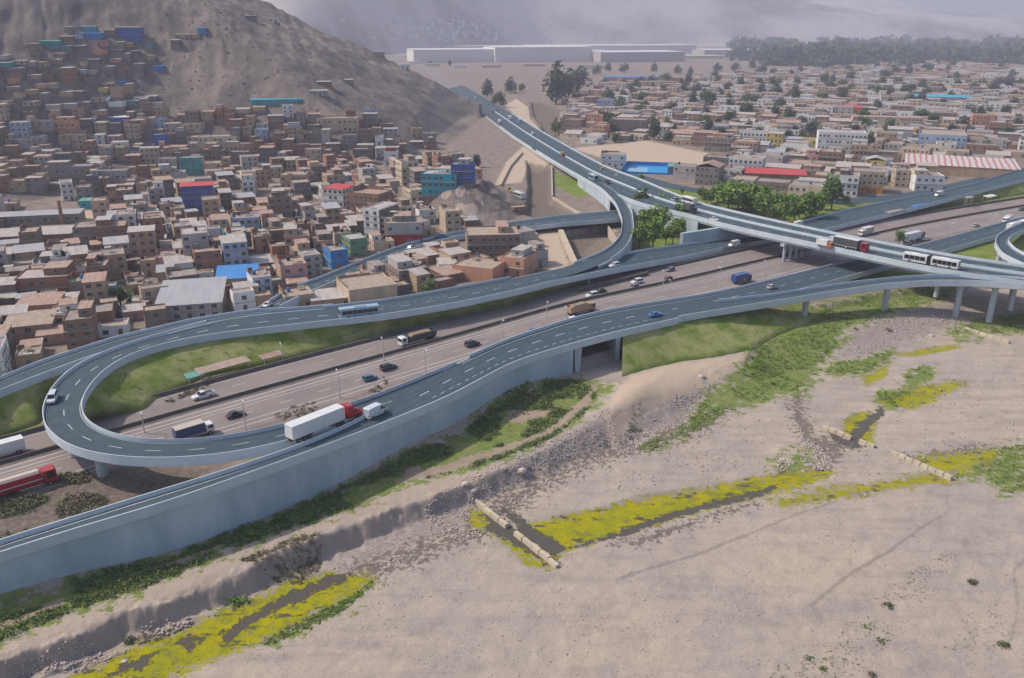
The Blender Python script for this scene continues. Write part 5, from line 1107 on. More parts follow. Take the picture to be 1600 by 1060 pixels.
def truck_cab(t, col, x1, W=1.2, H=2.7, L=1.9, z0=.75, nose=0.0, sleeper=0.0):
    m = PA[col]; x0 = x1 - L
    if nose:    # conventional tractor: bonnet, sloped screen, high rounded sleeper
        body_loft([(x0 - sleeper, W, W * .94, z0, 1.7, H + .85), (x0 - sleeper + 1.5, W, W * .92, z0, 1.7, H + .80), (x0 + .5, W, W * .86, z0, 1.7, H + .25), (x1 - .55, W * .98, W * .8, z0, 1.6, H - .42), (x1, W * .96, W * .86, z0, 1.5, 1.95), (x1 + nose * .6, W * .90, W * .78, z0 - .1, 1.3, 1.75), (x1 + nose, W * .82, W * .66, z0 - .15, 1.0, 1.45)], m, t, 'cab')
        mb = MB(); mb.quad((x1 - .50, -W * .76, H - .48), (x1 - .50, W * .76, H - .48), (x1 - .03, W * .8, 2.02), (x1 - .03, -W * .8, 2.02)); mb.build('windscreen', VGLASS, t).location = (.05, 0, .03)
        for s_ in (-1, 1):
            mb = MB(); mb.poly([(x1 - 1.4, s_ * (W + .015), 1.72), (x1 - .3, s_ * (W + .01), 1.72), (x1 - .62, s_ * (W * .86), 2.2), (x1 - 1.4, s_ * (W * .92), 2.3)]); mb.build('side_window', VGLASS, t)
            mb = MB(); mb.box(-.08, .08, -.05, .05, -.35, .35); mb.build('mirror', CHASS, t).location = (x1 - .1, s_ * (W + .22), 2.0)
    else:
        body_loft([(x0, W, W * .96, z0, 1.5, H), (x1 - .25, W, W * .95, z0 - .2, 1.5, H), (x1, W * .96, W * .9, z0 - .25, 1.45, H - .22)], m, t, 'cab')
        mb = MB(); mb.quad((x1 + .01, -W * .84, H - .35), (x1 + .01, W * .84, H - .35), (x1 + .02, W * .9, 1.55), (x1 + .02, -W * .9, 1.55)); mb.build('windscreen', VGLASS, t)
        for s_ in (-1, 1):
            mb = MB(); mb.quad((x0 + .45, s_ * (W * .985 + .02), 1.6), (x1 - .3, s_ * (W * .985 + .02), 1.6), (x1 - .35, s_ * (W * .96 + .02), H - .3), (x0 + .45, s_ * (W * .965 + .02), H - .3)); mb.build('side_window', VGLASS, t)
    lamps(t, x1 + nose + .02, x0 - 20 if False else x1 + nose, W * .72, .95) if False else None
    for s_ in (-1, 1):
        mb = MB(); mb.box(-.05, .05, -.2, .2, -.1, .1); mb.build('headlight', LAMPW, t).location = (x1 + nose * .98 + .01, s_ * W * .6, .9)
def chassis(t, x0, x1, W=1.0):
    mb = MB(); mb.box(x0, x1, -W * .55, W * .55, .55, .95); mb.build('chassis', CHASS, t)
def cargo(t, col, x0, x1, W, z0, z1, roof=None, name='cargo_box'):
    mb = MB(); mb.box(x0, x1, -W, W, z0, z1, 0, 1); 
    for s_ in (-1, 1):
        mb.box(x0, x1, s_ * W - .03, s_ * W + .03, z0 - .02, z0 + .12, 1); mb.box(x0, x1, s_ * W - .03, s_ * W + .03, z1 - .1, z1 + .02, 1)
    mb.build(name, [PA[col], PA[roof or col]], t)
    mb = MB(); mb.box(x0 - .04, x0, -W + .08, -.02, z0 + .1, z1 - .1); mb.build('rear_door', PA[col], t); mb = MB(); mb.box(x0 - .04, x0, .02, W - .08, z0 + .1, z1 - .1); mb.build('rear_door', PA[col], t)
def box_truck(t, cab='white', box='deep blue', roof='beige', L=8.5):
    b = L / 2; chassis(t, -b, b - .2); cargo(t, box, -b, b - 2.1, 1.2, 1.0, 3.4, roof); truck_cab(t, cab, b, 1.12, 2.55, 1.9); wheels(t, (b - 1.2, -b + 1.4), 1.0, 'truck')
def semi(t, cab='red', box='white', L=18.5, nose=1.3, sleeper=1.0, roof=None):
    b = L / 2; tr = b - 3.4 - nose - sleeper * .6
    cargo(t, box, -b, tr, 1.28, 1.15, 4.0, roof, 'trailer'); chassis(t, -b, tr - .1); chassis(t, tr - 2.5, b - nose)
    mb = MB(); mb.box(-b + 5, tr - 4.2, -1.22, -1.12, .5, 1.1); mb.build('side_skirt', PA['pale'], t); mb = MB(); mb.box(-b + 5, tr - 4.2, 1.12, 1.22, .5, 1.1); mb.build('side_skirt', PA['pale'], t)
    truck_cab(t, cab, b - nose, 1.22, 2.75, 2.0, nose=nose, sleeper=sleeper) if nose else truck_cab(t, cab, b, 1.22, 3.5, 2.2)
    wheels(t, (-b + 1.4, -b + 2.7, -b + 4.0, tr - 1.9, tr - .6, b - 1.3), 1.08, 'truck')
def dump_truck(t, cab='tan', bed='tan', L=9.0, hb=2.6):
    b = L / 2; chassis(t, -b, b - .2); truck_cab(t, cab, b, 1.2, 2.8, 2.0)
    mb = MB(); x0, x1 = -b, b - 2.4; mb.box(x0, x1, -1.2, 1.2, 1.1, 1.35)
    for s_ in (-1, 1): mb.box(x0, x1, s_ * 1.2 - .07, s_ * 1.2 + .07, 1.3, hb); [mb.box(a, a + .14, s_ * 1.3 - .06, s_ * 1.3 + .06, 1.3, hb - .05) for a in np.arange(x0 + .3, x1, 1.1)]
    mb.box(x0 - .05, x0 + .08, -1.2, 1.2, 1.3, hb - .2); mb.box(x1 - .1, x1 + .05, -1.2, 1.2, 1.3, 2.9); mb.box(x1, x1 + .8, -1.1, 1.1, 2.75, 2.88); mb.build('dump_bed', PA[bed], t)
    mb = MB(); mb.prism([(x0 + .3, 1.4), (x1 - .3, 1.4), (x1 - 1.4, hb + .3), (x0 + 1.6, hb + .2)], -1.05, 1.05); mb.build('load', JUNK[0], t)
    wheels(t, (b - 1.2, -b + 1.2, -b + 2.5), 1.0, 'truck')
def bus_body(t, col, x0, x1, W=1.27, H=3.2, front=True, roofc=None, band=(1.45, 2.55), name='body'):
    m = PA[col]; f = .22 if front else 0
    body_loft([(x0, W, W * .94, .38, 2.6, H), (x1 - f - .01, W, W * .94, .38, 2.6, H), (x1, W * .95, W * .88, .42, 2.5, H - (.15 if front else 0))], m, t, name)
    n = max(2, int((x1 - x0) / 1.6)); g = (x1 - x0 - .9) / n
    for s_ in (-1, 1):
        mb = MB()
        for k in range(n): a = x0 + .45 + k * g; mb.quad((a + .05, s_ * (W + .014), band[0]), (a + g - .05, s_ * (W + .014), band[0]), (a + g - .05, s_ * (W + .008), band[1]), (a + .05, s_ * (W + .008), band[1]))
        mb.build('window_band', VGLASS, t)
    if front: mb = MB(); mb.quad((x1 + .015, -W * .85, 1.3), (x1 + .015, W * .85, 1.3), (x1 + .012, W * .82, 2.75), (x1 + .012, -W * .82, 2.75)); mb.build('windscreen', VGLASS, t)
    mb = MB(); c = (x0 + x1) / 2; mb.box(c - 2.2, c + 1.6, -.7, .7, H - .01, H + .22, top=(.2, .1)); mb.build('air_conditioner', PA[roofc or col], t)
def bus(t, col='light blue', L=11.5, roofc=None, H=3.2):
    b = L / 2; bus_body(t, col, -b, b, H=H, roofc=roofc); wheels(t, (b - 2.4, -b + 2.6), 1.06, 'truck')
    for s_ in (-1, 1): mb = MB(); mb.box(-.05, .05, -.18, .18, -.1, .1); mb.build('headlight', LAMPW, t).location = (b + .005, s_ * .9, .85)
def artic_bus(t, col='white', L=18.0):
    b = L / 2; bus_body(t, col, .3, b, H=3.15, roofc='white', band=(1.25, 2.6)); bus_body(t, col, -b, -1.1, H=3.15, front=False, roofc='white', band=(1.25, 2.6), name='rear_body')
    mb = MB()
    for k in range(7): a = -1.1 + k * .2; mb.box(a, a + .1, -1.18, 1.18, .5, 3.0); mb.box(a + .1, a + .2, -1.08, 1.08, .6, 2.9)
    mb.build('bellows', CHASS, t); wheels(t, (b - 2.6, 2.0, -b + 2.4), 1.06, 'truck')
def red_lorry(t):
    b = 6.5; chassis(t, -b, b - .3); truck_cab(t, 'red', b, 1.25, 3.3, 2.3)
    mb = MB(); mb.box(-b, b - 2.6, -1.28, 1.28, 1.1, 1.6, 0)
    for s_ in (-1, 1): mb.box(-b, b - 2.6, s_ * 1.28 - .06, s_ * 1.28 + .06, 1.5, 3.3, 0); mb.box(-b, b - 2.6, s_ * 1.33 - .04, s_ * 1.33 + .04, 1.95, 2.12, 1)
    mb.box(-b, -b + .1, -1.28, 1.28, 1.5, 3.3, 0); mb.box(b - 2.7, b - 2.6, -1.28, 1.28, 1.5, 3.3, 0); mb.build('cargo_bed', [PA['red'], PA['white']], t)
    mb = MB(); mb.prism([(-1.2, 3.0), (1.2, 3.0), (.7, 3.55), (-.6, 3.6)], -b + .3, b - 2.9, ax='x'); mb.build('tarpaulin', PA['beige'], t); wheels(t, (b - 1.4, -b + 1.4, -b + 2.7), 1.06, 'truck')
def mini_truck(t, cab='orange', box='white', L=6.2):
    b = L / 2; chassis(t, -b, b - .2, .8); cargo(t, box, -b, b - 1.8, 1.0, .8, 2.7); truck_cab(t, cab, b, .98, 2.2, 1.7, .5); wheels(t, (b - 1.0, -b + 1.2), .85, 'van')
VEH = []
def veh(fn, rib, px, py, sgn, name, cat, label, hc=.8, grp=None, **kw):
    z = 0
    for _ in range(3):
        zz = (rib.place(px, py)[0][2] if rib else 0) if _ == 0 else zr
        x, y = un(px, py, zz + hc); zr = zz
        if rib: k = int(np.argmin((rib.C[:, 0] - x) ** 2 + (rib.C[:, 1] - y) ** 2)); zr = rib.C[k, 2]
    if rib: a, b = rib.C[max(k - 2, 0)], rib.C[min(k + 2, rib.n - 1)]; hd = math.atan2(b[1] - a[1], b[0] - a[0]) + (0 if sgn > 0 else math.pi); pitch = math.atan2(b[2] - a[2], math.hypot(b[0] - a[0], b[1] - a[1])) * (1 if sgn > 0 else -1)
    else: hd, pitch, zr = R(sgn), 0, tz(x, y)
    t = thing(name, label, cat, (x, y, zr + .015), hd, grp); t.rotation_euler = (0, -pitch, hd); fn(t, **kw); VEH.append(t); return t
C_ = 'cars on the old highway'
veh(semi, HR, 509, 655, 1, 'articulated_truck', 'truck', 'long white trailer truck with a bright red bonneted cab on the riverside ramp', 2.2)
veh(van, HR, 587, 641, 1, 'delivery_van', 'van', 'pale grey panel van just ahead of the long white trailer truck', 1.2, col='pale')
veh(car, HR, 1024, 491, 1, 'car', 'car', 'bright blue car alone on the riverside ramp', .7, col='bright blue', kind='sedan')
veh(car, HR, 1206, 448, 1, 'car', 'car', 'grey car on the riverside ramp where it dips under the overpass', .7, col='silver', kind='sedan')
veh(bus, CE, 561, 487, 1, 'coach', 'bus', 'pale blue coach on the long curved ramp above the grass slope', 1.6, col='light blue')
veh(car, CE, 82, 621, 1, 'car', 'car', 'silver estate car hugging the outer kerb of the hairpin loop', .8, col='pale', kind='minivan')
veh(car, CE, 960, 414, 1, 'car', 'car', 'silver car where the curved ramp meets the long ramp', .8, col='pale', kind='suv')
veh(van, CE, 1147, 381, 1, 'delivery_van', 'van', 'white van on the ramp beside the grey abutment wall', 1.2, col='white', L=5.4)
veh(van, CE, 1467, 303, 1, 'delivery_van', 'van', 'white van alone on the ramp at the edge of the valley town', 1.2, col='white', L=5.6)
veh(mini_truck, CE, 1245, 351, 1, 'small_truck', 'truck', 'small white box truck with a red cab behind the overpass parapet', 1.3, cab='red', box='white')
veh(box_truck, HW, 303, 672, 1, 'box_truck', 'truck', 'blue box truck with a beige roof and white cab inside the loop', 1.8)
veh(car, HW, 317, 617, -1, 'pickup_truck', 'pickup', 'white pickup truck on the far carriageway inside the loop', .8, col='white', kind='pickup')
veh(car, HW, 368, 647, 1, 'car', 'car', 'black car just ahead of the blue box truck', .7, C_, col='black', kind='sedan')
veh(car, HW, 578, 590, 1, 'car', 'car', 'teal blue hatchback on the old highway', .7, C_, col='teal', kind='hatch')
veh(car, HW, 607, 573, 1, 'car', 'car', 'dark off-roader ahead of the teal blue hatchback', .8, C_, col='dark', kind='suv')
veh(car, HW, 738, 537, 1, 'car', 'car', 'dark grey car with white lines on either side of its lane', .7, C_, col='dark', kind='suv')
veh(dump_truck, HW, 652, 527, -1, 'dump_truck', 'truck', 'dark tipper truck with a white cab on the far carriageway', 1.5, cab='white', bed='lorry grey', L=12)
veh(dump_truck, HW, 908, 482, 1, 'dump_truck', 'truck', 'dusty tan tipper truck loaded with rubble', 1.6, cab='tan', bed='tan', L=10.5, hb=3.1)
veh(car, HW, 897, 499, 1, 'car', 'car', 'white off-roader with dark windows beside the dusty tan tipper truck', .8, C_, col='white', kind='suv')
veh(car, HW, 834, 517, 1, 'car', 'car', 'deep blue car partly hidden by the ramp edge', .7, C_, col='blue', kind='sedan')
veh(car, HW, 925, 461, -1, 'car', 'car', 'white car with dark car on its far side', .7, C_, col='white', kind='suv')
veh(car, HW, 938, 454, -1, 'car', 'car', 'dark blue car tucked beside a white car', .7, C_, col='dark', kind='sedan')
veh(car, HW, 995, 440, -1, 'car', 'car', 'white car beside a dark hatchback below the curved ramp', .7, C_, col='white', kind='suv')
veh(car, HW, 990, 448, -1, 'car', 'car', 'dark hatchback next to a white car below the curved ramp', .7, C_, col='grey', kind='hatch')
veh(car, HW, 1047, 421, -1, 'car', 'car', 'dark grey car nearest the sandy verge before the overpass', .7, C_, col='grey', kind='hatch')
veh(car, HW, 1043, 436, -1, 'car', 'car', 'maroon car by a lamp post on the far carriageway', .7, C_, col='maroon', kind='hatch')
veh(box_truck, HW, 1159, 434, 1, 'box_truck', 'truck', 'all blue box truck beside a roadside bush', 1.8, cab='blue', box='blue', roof='blue')
veh(red_lorry, HW, 30, 756, 1, 'lorry', 'truck', 'red lorry with a beige tarpaulin over its load at the lower left edge', 1.8)
veh(box_truck, HW, 2, 702, -1, 'box_truck', 'truck', 'white box truck cut by the left edge of the frame', 1.8, box='white', roof='white')
veh(box_truck, HW, 1353, 361, -1, 'box_truck', 'truck', 'beige white box truck seen just beyond the overpass', 1.8, box='beige', roof='white')
veh(semi, HW, 1428, 369, 1, 'articulated_truck', 'truck', 'grey white trailer truck beyond the overpass beside a roadside tree', 2.2, cab='grey', box='pale', nose=0, sleeper=0, L=14)
veh(car, HW, 1447, 373, 1, 'car', 'car', 'white saloon beside the grey white trailer truck', .7, C_, col='white', kind='sedan')
veh(car, HW, 1418, 380, 1, 'car', 'car', 'silver saloon beside the roadside tree beyond the overpass', .7, C_, col='silver', kind='sedan')
veh(car, HW, 1525, 352, 1, 'car', 'car', 'beige saloon alone near the right end of the highway', .7, C_, col='beige', kind='sedan')
veh(box_truck, HW, 1575, 343, -1, 'box_truck', 'truck', 'small white truck on the highway behind the articulated bus', 1.5, box='white', L=6)
veh(car, HW, 1597, 327, -1, 'car', 'car', 'dark car on the far carriageway at the right edge of the frame', .7, C_, col='dark', kind='sedan')
veh(artic_bus, AV, 1455, 407, 1, 'articulated_bus', 'bus', 'white articulated bus with dark windows crossing the overpass', 1.7)
veh(artic_bus, HR, 1592, 351, 1, 'articulated_bus', 'bus', 'white articulated bus at the mouth of the hairpin ramp', 1.7)
veh(semi, AV, 1330, 381, 1, 'articulated_truck', 'truck', 'dark curtain sided truck with a red cab on the overpass', 2.2, cab='red', box='lorry grey', nose=0, sleeper=0, L=13, roof='white')
veh(mini_truck, AV, 1289, 381, 1, 'small_truck', 'truck', 'small white truck with an orange cab following the red cabbed truck', 1.3, cab='orange', box='white')
veh(car, AV, 1306, 371, -1, 'car', 'car', 'white car on the overpass behind the red cabbed truck', .7, col='white', kind='sedan')
veh(bus, AV, 1077, 313, -1, 'bus', 'bus', 'white bus on the overpass between the two groups of park trees', 1.6, col='white', L=10)
veh(car, AV, 1116, 342, 1, 'car', 'car', 'white car on the overpass above the grey abutment wall', .7, col='white', kind='sedan')
veh(car, AV, 1053, 312, -1, 'car', 'car', 'silver car close to the white bus on the overpass', .7, col='silver', kind='suv')
veh(box_truck, AV, 1079, 326, 1, 'box_truck', 'truck', 'dark truck half hidden by park trees on the overpass', 1.6, cab='dark', box='lorry grey', roof='lorry grey', L=7)
veh(bus, AV, 927, 277, 1, 'bus', 'bus', 'pale blue bus where the curved ramp leaves the overpass', 1.6, col='light blue', L=10.5, roofc='white')
veh(car, AV, 950, 285, 1, 'car', 'car', 'dark car just ahead of the pale blue bus', .7, col='dark', kind='suv')
veh(mini_truck, AV, 879, 241, 1, 'small_truck', 'truck', 'small truck with a red cab and green grey box', 1.4, cab='red', box='green', L=8)
veh(car, AV, 940, 264, -1, 'taxi', 'taxi', 'yellow taxi near the start of the overpass', .7, col='yellow', kind='hatch')
veh(car, AV, 964, 273, -1, 'car', 'car', 'grey car behind the yellow taxi', .7, col='silver', kind='sedan')
veh(van, AV, 832, 209, -1, 'delivery_van', 'van', 'white van alone on the far part of the overpass', 1.1, col='white')
veh(bus, AV, 797, 184, -1, 'bus', 'bus', 'white bus in the far traffic below the hill', 1.6, col='white')
veh(bus, AV, 812, 189, -1, 'bus', 'bus', 'grey blue bus behind another bus in the far traffic', 1.6, col='light blue')
veh(box_truck, AV, 781, 190, 1, 'box_truck', 'truck', 'pale box truck in the far traffic facing the two buses', 1.6, box='white', roof='white')
for i, (px, py, sg, cl, kd, lb) in enumerate(((742, 152, 1, 'white', 'suv', 'white car at the head of the far queue below the hill'), (752, 162, 1, 'silver', 'sedan', 'silver car in the far queue below the hill'), (748, 150, -1, 'white', 'minivan', 'white minivan in the far oncoming queue'), (763, 163, -1, 'dark', 'sedan', 'dark car in the far oncoming queue'), (775, 171, -1, 'silver', 'suv', 'silver off-roader in the far oncoming queue'), (770, 176, 1, 'dark', 'suv', 'dark off-roader in the far queue below the hill'))):
    veh(car, AV, px, py, sg, 'car', 'car', lb, .7, 'far queue of cars below the hill', col=cl, kind=kd)
veh(car, TR, 690, 369, 1, 'pickup_truck', 'pickup', 'bright blue pickup on the town ramp near the red ground floor shop', .8, col='bright blue', kind='pickup')
veh(car, TR, 641, 387, -1, 'car', 'car', 'silver car on the town ramp behind the bright blue pickup', .7, col='silver', kind='hatch')
veh(car, TR, 417, 476, -1, 'car', 'car', 'white car at the low end of the town ramp', .7, col='white', kind='sedan')
veh(van, None, 227, 446, 70, 'minibus', 'van', 'white minibus parked in the dirt lot among the left houses', 1.1, col='white')
veh(bus, None, 811, 306, 120, 'bus', 'bus', 'blue and white bus parked beside the rocky knoll', 1.5, col='pale', L=9)
def excavator(t):
    mb = MB(); mb.box(-1.6, 1.6, -1.4, -.8, 0, .8, top=(.3, 0)); mb.box(-1.6, 1.6, .8, 1.4, 0, .8, top=(.3, 0)); mb.build('tracks', CHASS, t)
    mb = MB(); mb.box(-1.9, 1.2, -1.2, 1.2, .85, 1.9, top=(.2, .1)); mb.build('body', PA['yellow'], t); mb = MB(); mb.box(-.2, 1.2, -1.15, -.1, 1.85, 3.0, top=(.2, .1)); mb.build('cab', VGLASS, t)
    mb = MB(); mb.tube((1.0, .4, 1.6), (3.4, .4, 3.6), .28, .22, 6); mb.tube((3.4, .4, 3.6), (4.8, .4, 1.4), .2, .15, 6); mb.build('arm', PA['yellow'], t); mb = MB(); mb.box(4.4, 5.3, 0, .9, .6, 1.4, top=(.25, .1)); mb.build('bucket', CHASS, t)
veh(excavator, None, 797, 299, 160, 'excavator', 'excavator', 'yellow excavator on the sandy ground beside the knoll', 1.2)
# ------------------------------------------------------------------ vegetation
def leafmat(name, a, b, sc_=.8):
    m = mat(name, a, b, sc_, .75, spec=.2, coords='World'); return m
LEAF = {'green': leafmat('leaf_green', (0.091, 0.191, 0.036), (0.191, 0.302, 0.070)), 'dark': leafmat('leaf_dark', (0.034, 0.070, 0.025), (0.078, 0.124, 0.046)), 'olive': leafmat('leaf_olive', (0.109, 0.132, 0.054), (0.186, 0.202, 0.093)), 'lime': leafmat('leaf_lime', (0.167, 0.288, 0.037), (0.278, 0.372, 0.074)),
        'dusty': leafmat('leaf_dusty', (0.093, 0.112, 0.081), (0.163, 0.178, 0.124)), 'dry': leafmat('leaf_dry', (0.202, 0.163, 0.116), (0.310, 0.256, 0.186)), 'bank': leafmat('leaf_bank', (0.163, 0.215, 0.058), (0.231, 0.293, 0.101)), 'bank_dark': leafmat('leaf_bank_dark', (0.090, 0.142, 0.052), (0.167, 0.225, 0.080))}
BARK = mat('bark', (.10, .075, .055), (.16, .125, .095), 1, .95)
def leaves(cent, size, rng, mi=None):
    """quads of about SIZE at the points CENT (n x 3), turned at random -> vertices, faces"""
    n = len(cent); a = rng.normal(size=(n, 3)); a /= np.linalg.norm(a, axis=1)[:, None]
    a[:, 2] *= .6; b = np.cross(a, rng.normal(size=(n, 3))); b /= np.linalg.norm(b, axis=1)[:, None] + 1e-9; a /= np.linalg.norm(a, axis=1)[:, None]
    s = (size * rng.uniform(.6, 1.25, (n, 1)))
    V = np.stack([cent - a * s - b * s * .35, cent + b * s * .6 - a * s * .1, cent + a * s + b * s * .2, cent - b * s * .55 + a * s * .15], 1).reshape(-1, 3)
    return V
def quads_mesh(name, V, mats, mi=None):
    n = len(V) // 4; me = bpy.data.meshes.new(name); me.vertices.add(len(V)); me.vertices.foreach_set('co', V.astype(np.float32).ravel())
    me.loops.add(4 * n); me.loops.foreach_set('vertex_index', np.arange(4 * n, dtype=np.int32)); me.polygons.add(n); me.polygons.foreach_set('loop_start', np.arange(0, 4 * n, 4, dtype=np.int32))
    for m in mats: me.materials.append(m)
    if mi is not None: me.polygons.foreach_set('material_index', mi.astype(np.int32))
    me.update(); return me
def crown_points(rng, n, blobs, rx, rz, z0):
    out = []
    C = rng.normal(size=(blobs, 3)); C /= np.linalg.norm(C, axis=1)[:, None]; C *= rng.uniform(.25, .78, (blobs, 1)); C[:, 2] = np.abs(C[:, 2]) * 1.15 - .25
    for c in C:
        k = n // blobs; r = rng.uniform(.26, .46); p = rng.normal(size=(k, 3)); p /= np.linalg.norm(p, axis=1)[:, None]; p *= (rng.uniform(.35, 1, (k, 1)) ** .5) * r; p[:, 2] *= .8; out.append(c + p)
    P = np.concatenate(out); return P * (rx, rx, rz) + (0, 0, z0 + rz * .45), C * (rx, rx, rz) + (0, 0, z0 + rz * .45)
def tree_mesh(seed, n, blobs, rx, rz, z0, size, mats):
    rng = np.random.default_rng(seed); P, C = crown_points(rng, n, blobs, rx, rz, z0)
    mi = (rng.random(len(P)) < .42).astype(int)
    cm = quads_mesh('crown', leaves(P, size, rng), mats, mi)
    mb = MB(); top = z0 + rz * .55; mb.tube((0, 0, -.5), (.1, .05, z0 * .9), .22, .15, 7, cap=False); mb.tube((.1, .05, z0 * .9), (0, .1, top), .15, .05, 6, cap=False)
    for c in C[:6]: mb.tube((.1, .05, z0 * .75), tuple(c), .09, .02, 5, cap=False)
    return cm, mb.mesh('trunk', BARK)
TV = {}
for i, (k, a, b) in enumerate((('green', 'green', 'lime'), ('dark', 'dark', 'green'), ('olive', 'olive', 'green'), ('dusty', 'dusty', 'dark'))):
    TV[k] = [tree_mesh(100 + i * 10 + j, 980, 18 + 3 * j, (2.9 if k != 'dusty' else 2.5) + .3 * j, (5.6 if k != 'dusty' else 7.0) - .5 * j, (2.2 if k != 'dusty' else .2) + .35 * j, .40, [LEAF[a], LEAF[b]]) for j in range(3)]
TREES = []
def tree(px, py, hpx, kind, label, wide=1.0, v=None, group=None, name='tree'):
    q = hit(px, py)
    if q is None: return
    x, y, z = q; dep = y * CP - (z - CH) * SP; H = hpx * dep / F / CP
    cm, tm = TV[kind][random.randrange(3) if v is None else v]; zt = max(v_.co.z for v_ in list(cm.vertices)[::7]); s_ = H / zt
    t = thing(name, label, 'tree', (x, y, z - .1), random.uniform(0, 6.28), group); t.scale = (s_ * wide, s_ * wide, s_)
    link('crown', cm, t); link('trunk', tm, t); TREES.append(t); return t
GP = 'park trees between the ramps'
PARK = [(1019, 391, 46, 'green', 1), (998, 390, 38, 'green', 1), (1051, 383, 30, 'green', .9), (1030, 366, 40, 'lime', 1.3), (1010, 362, 34, 'green', 1.1), (1066, 356, 36, 'green', 1), (1000, 332, 34, 'dark', .9), (984, 326, 16, 'green', .9), (1042, 334, 26, 'lime', 1.2), (1088, 356, 26, 'dark', .7), (1079, 334, 20, 'dark', .7), (1040, 384, 26, 'green', 1), (1060, 372, 30, 'green', 1),
        (1096, 312, 18, 'dark', 1), (1111, 317, 20, 'dark', .8), (1122, 316, 24, 'green', 1.1), (1137, 327, 34, 'green', 1.2), (1152, 332, 40, 'green', 1.2), (1165, 324, 36, 'lime', 1.2), (1175, 336, 30, 'green', 1.1), (1190, 340, 34, 'green', 1.1), (1196, 312, 20, 'green', 1), (1066, 304, 9, 'green', 1), (1002, 284, 10, 'olive', 1), (1145, 318, 28, 'green', 1.1), (1182, 322, 28, 'green', 1),
        (1209, 348, 24, 'olive', 1.1), (1225, 350, 40, 'green', .9), (1241, 347, 30, 'green', .9), (1267, 346, 42, 'green', 1), (1285, 329, 30, 'green', .9), (1299, 328, 42, 'dark', .8), (1211, 320, 12, 'dark', 1), (1254, 326, 20, 'dark', 1), (1320, 322, 16, 'dark', 1), (1296, 318, 40, 'green', .7), (1258, 338, 26, 'olive', 1), (1130, 318, 30, 'green', 1.1), (1160, 334, 30, 'lime', 1), (1200, 330, 28, 'green', 1.1), (1218, 332, 30, 'green', 1), (1234, 330, 26, 'lime', 1.1), (1248, 342, 30, 'green', 1), (1276, 336, 30, 'green', 1), (1104, 320, 22, 'green', 1), (1145, 310, 26, 'lime', 1.1)]
for i, (px, py, h_, k, w_) in enumerate(PARK):
    near = min((v for v in VEH), key=lambda v: (proj(*v.location)[0] - px) ** 2 + (proj(*v.location)[1] - py) ** 2)
    look = {'green': 'bright green', 'lime': 'lime green', 'dark': 'dark green', 'olive': 'olive green'}[k]; size = 'tall' if h_ > 36 else 'small' if h_ < 21 else 'middling'
    clump = 'between the curved ramp and the overpass' if px < 1092 else 'beyond the overpass beside the frontage street' if px < 1202 else 'at the right end of the tree park'
    w_ *= 1.12 if px < 1092 else 1.25
    tree(px, py, h_ * 1.08, 'green' if k == 'lime' else k, f'{size} {look} tree {clump}', w_, group=f'{size} {look} trees {clump}')
BIG = [(868, 163, 62, 'dusty', 1.15, 'very tall dark eucalyptus standing above the canal'), (905, 141, 34, 'dusty', 1.5, 'dark bushy tree just behind the tall eucalyptus'), (888, 152, 42, 'dusty', 1.35, 'dark tree pressed against the tall eucalyptus'), (762, 152, 26, 'dusty', 1.2, 'round dark tree beside the far queue of traffic'), (797, 146, 24, 'dusty', 1.4, 'broad dark tree beside the sandy strip'), (783, 168, 24, 'dusty', .9, 'thin dark tree at the edge of the far traffic'), (703, 108, 14, 'dark', .6, 'lone slim cypress before the nearest white warehouse'),
       (868, 214, 28, 'olive', 1.1, 'olive tree at the corner of the dry canal'), (884, 204, 20, 'olive', 1.1, 'small olive tree behind the canal corner'), (1022, 219, 32, 'dusty', 1.1, 'dark tree at the edge of the sandy lot'), (1043, 222, 18, 'dusty', 1.3, 'low bush like tree beside the sandy lot'), (1103, 168, 26, 'dark', 1.3, 'broad dark tree beyond the yellow shed'), (1082, 164, 22, 'dusty', 1.1, 'grey green tree beside the broad dark tree'), (1101, 200, 20, 'olive', 1.2, 'olive tree between flat roofs in the near town'),
       (1270, 218, 26, 'dusty', 1.7, 'wide grey green tree behind the white four storey building'), (1250, 205, 22, 'dusty', 1.6, 'dusty tree group member left of the school'), (1332, 214, 22, 'dusty', 1.8, 'wide dusty tree in front of the cream school'), (1358, 236, 30, 'dark', 1.0, 'tall dark tree beside the white four storey building'), (1385, 218, 20, 'dark', 1.3, 'dark tree by the glazed blue hall'), (1230, 190, 22, 'dusty', 1.0, 'slim dusty tree beside a teal roof'), (1210, 186, 20, 'dusty', 1.3, 'round dusty tree in the middle of town'),
       (190, 480, 32, 'olive', 1.6, 'broad olive tree in the dirt lot among the left houses'), (493, 362, 18, 'olive', 1.7, 'round olive tree between flat roofs in the left town'), (672, 462, 26, 'olive', 1.4, 'dusty green tree beside the long ramp wall'), (665, 466, 18, 'olive', 1.3, 'low olive bush like tree by the long ramp wall'), (12, 470, 26, 'olive', 1.0, 'olive tree beside the broad brick house'), (1404, 384, 24, 'olive', 1.1, 'round roadside tree beside the grey white trailer truck'), (1163, 452, 18, 'dusty', 1.3, 'grey roadside bush tree hiding part of the blue truck'), (745, 262, 20, 'dusty', 1.2, 'dusty tree behind the rocky knoll')]
for px, py, h_, k, w_, lb in BIG: tree(px, py, h_, k, lb, w_)
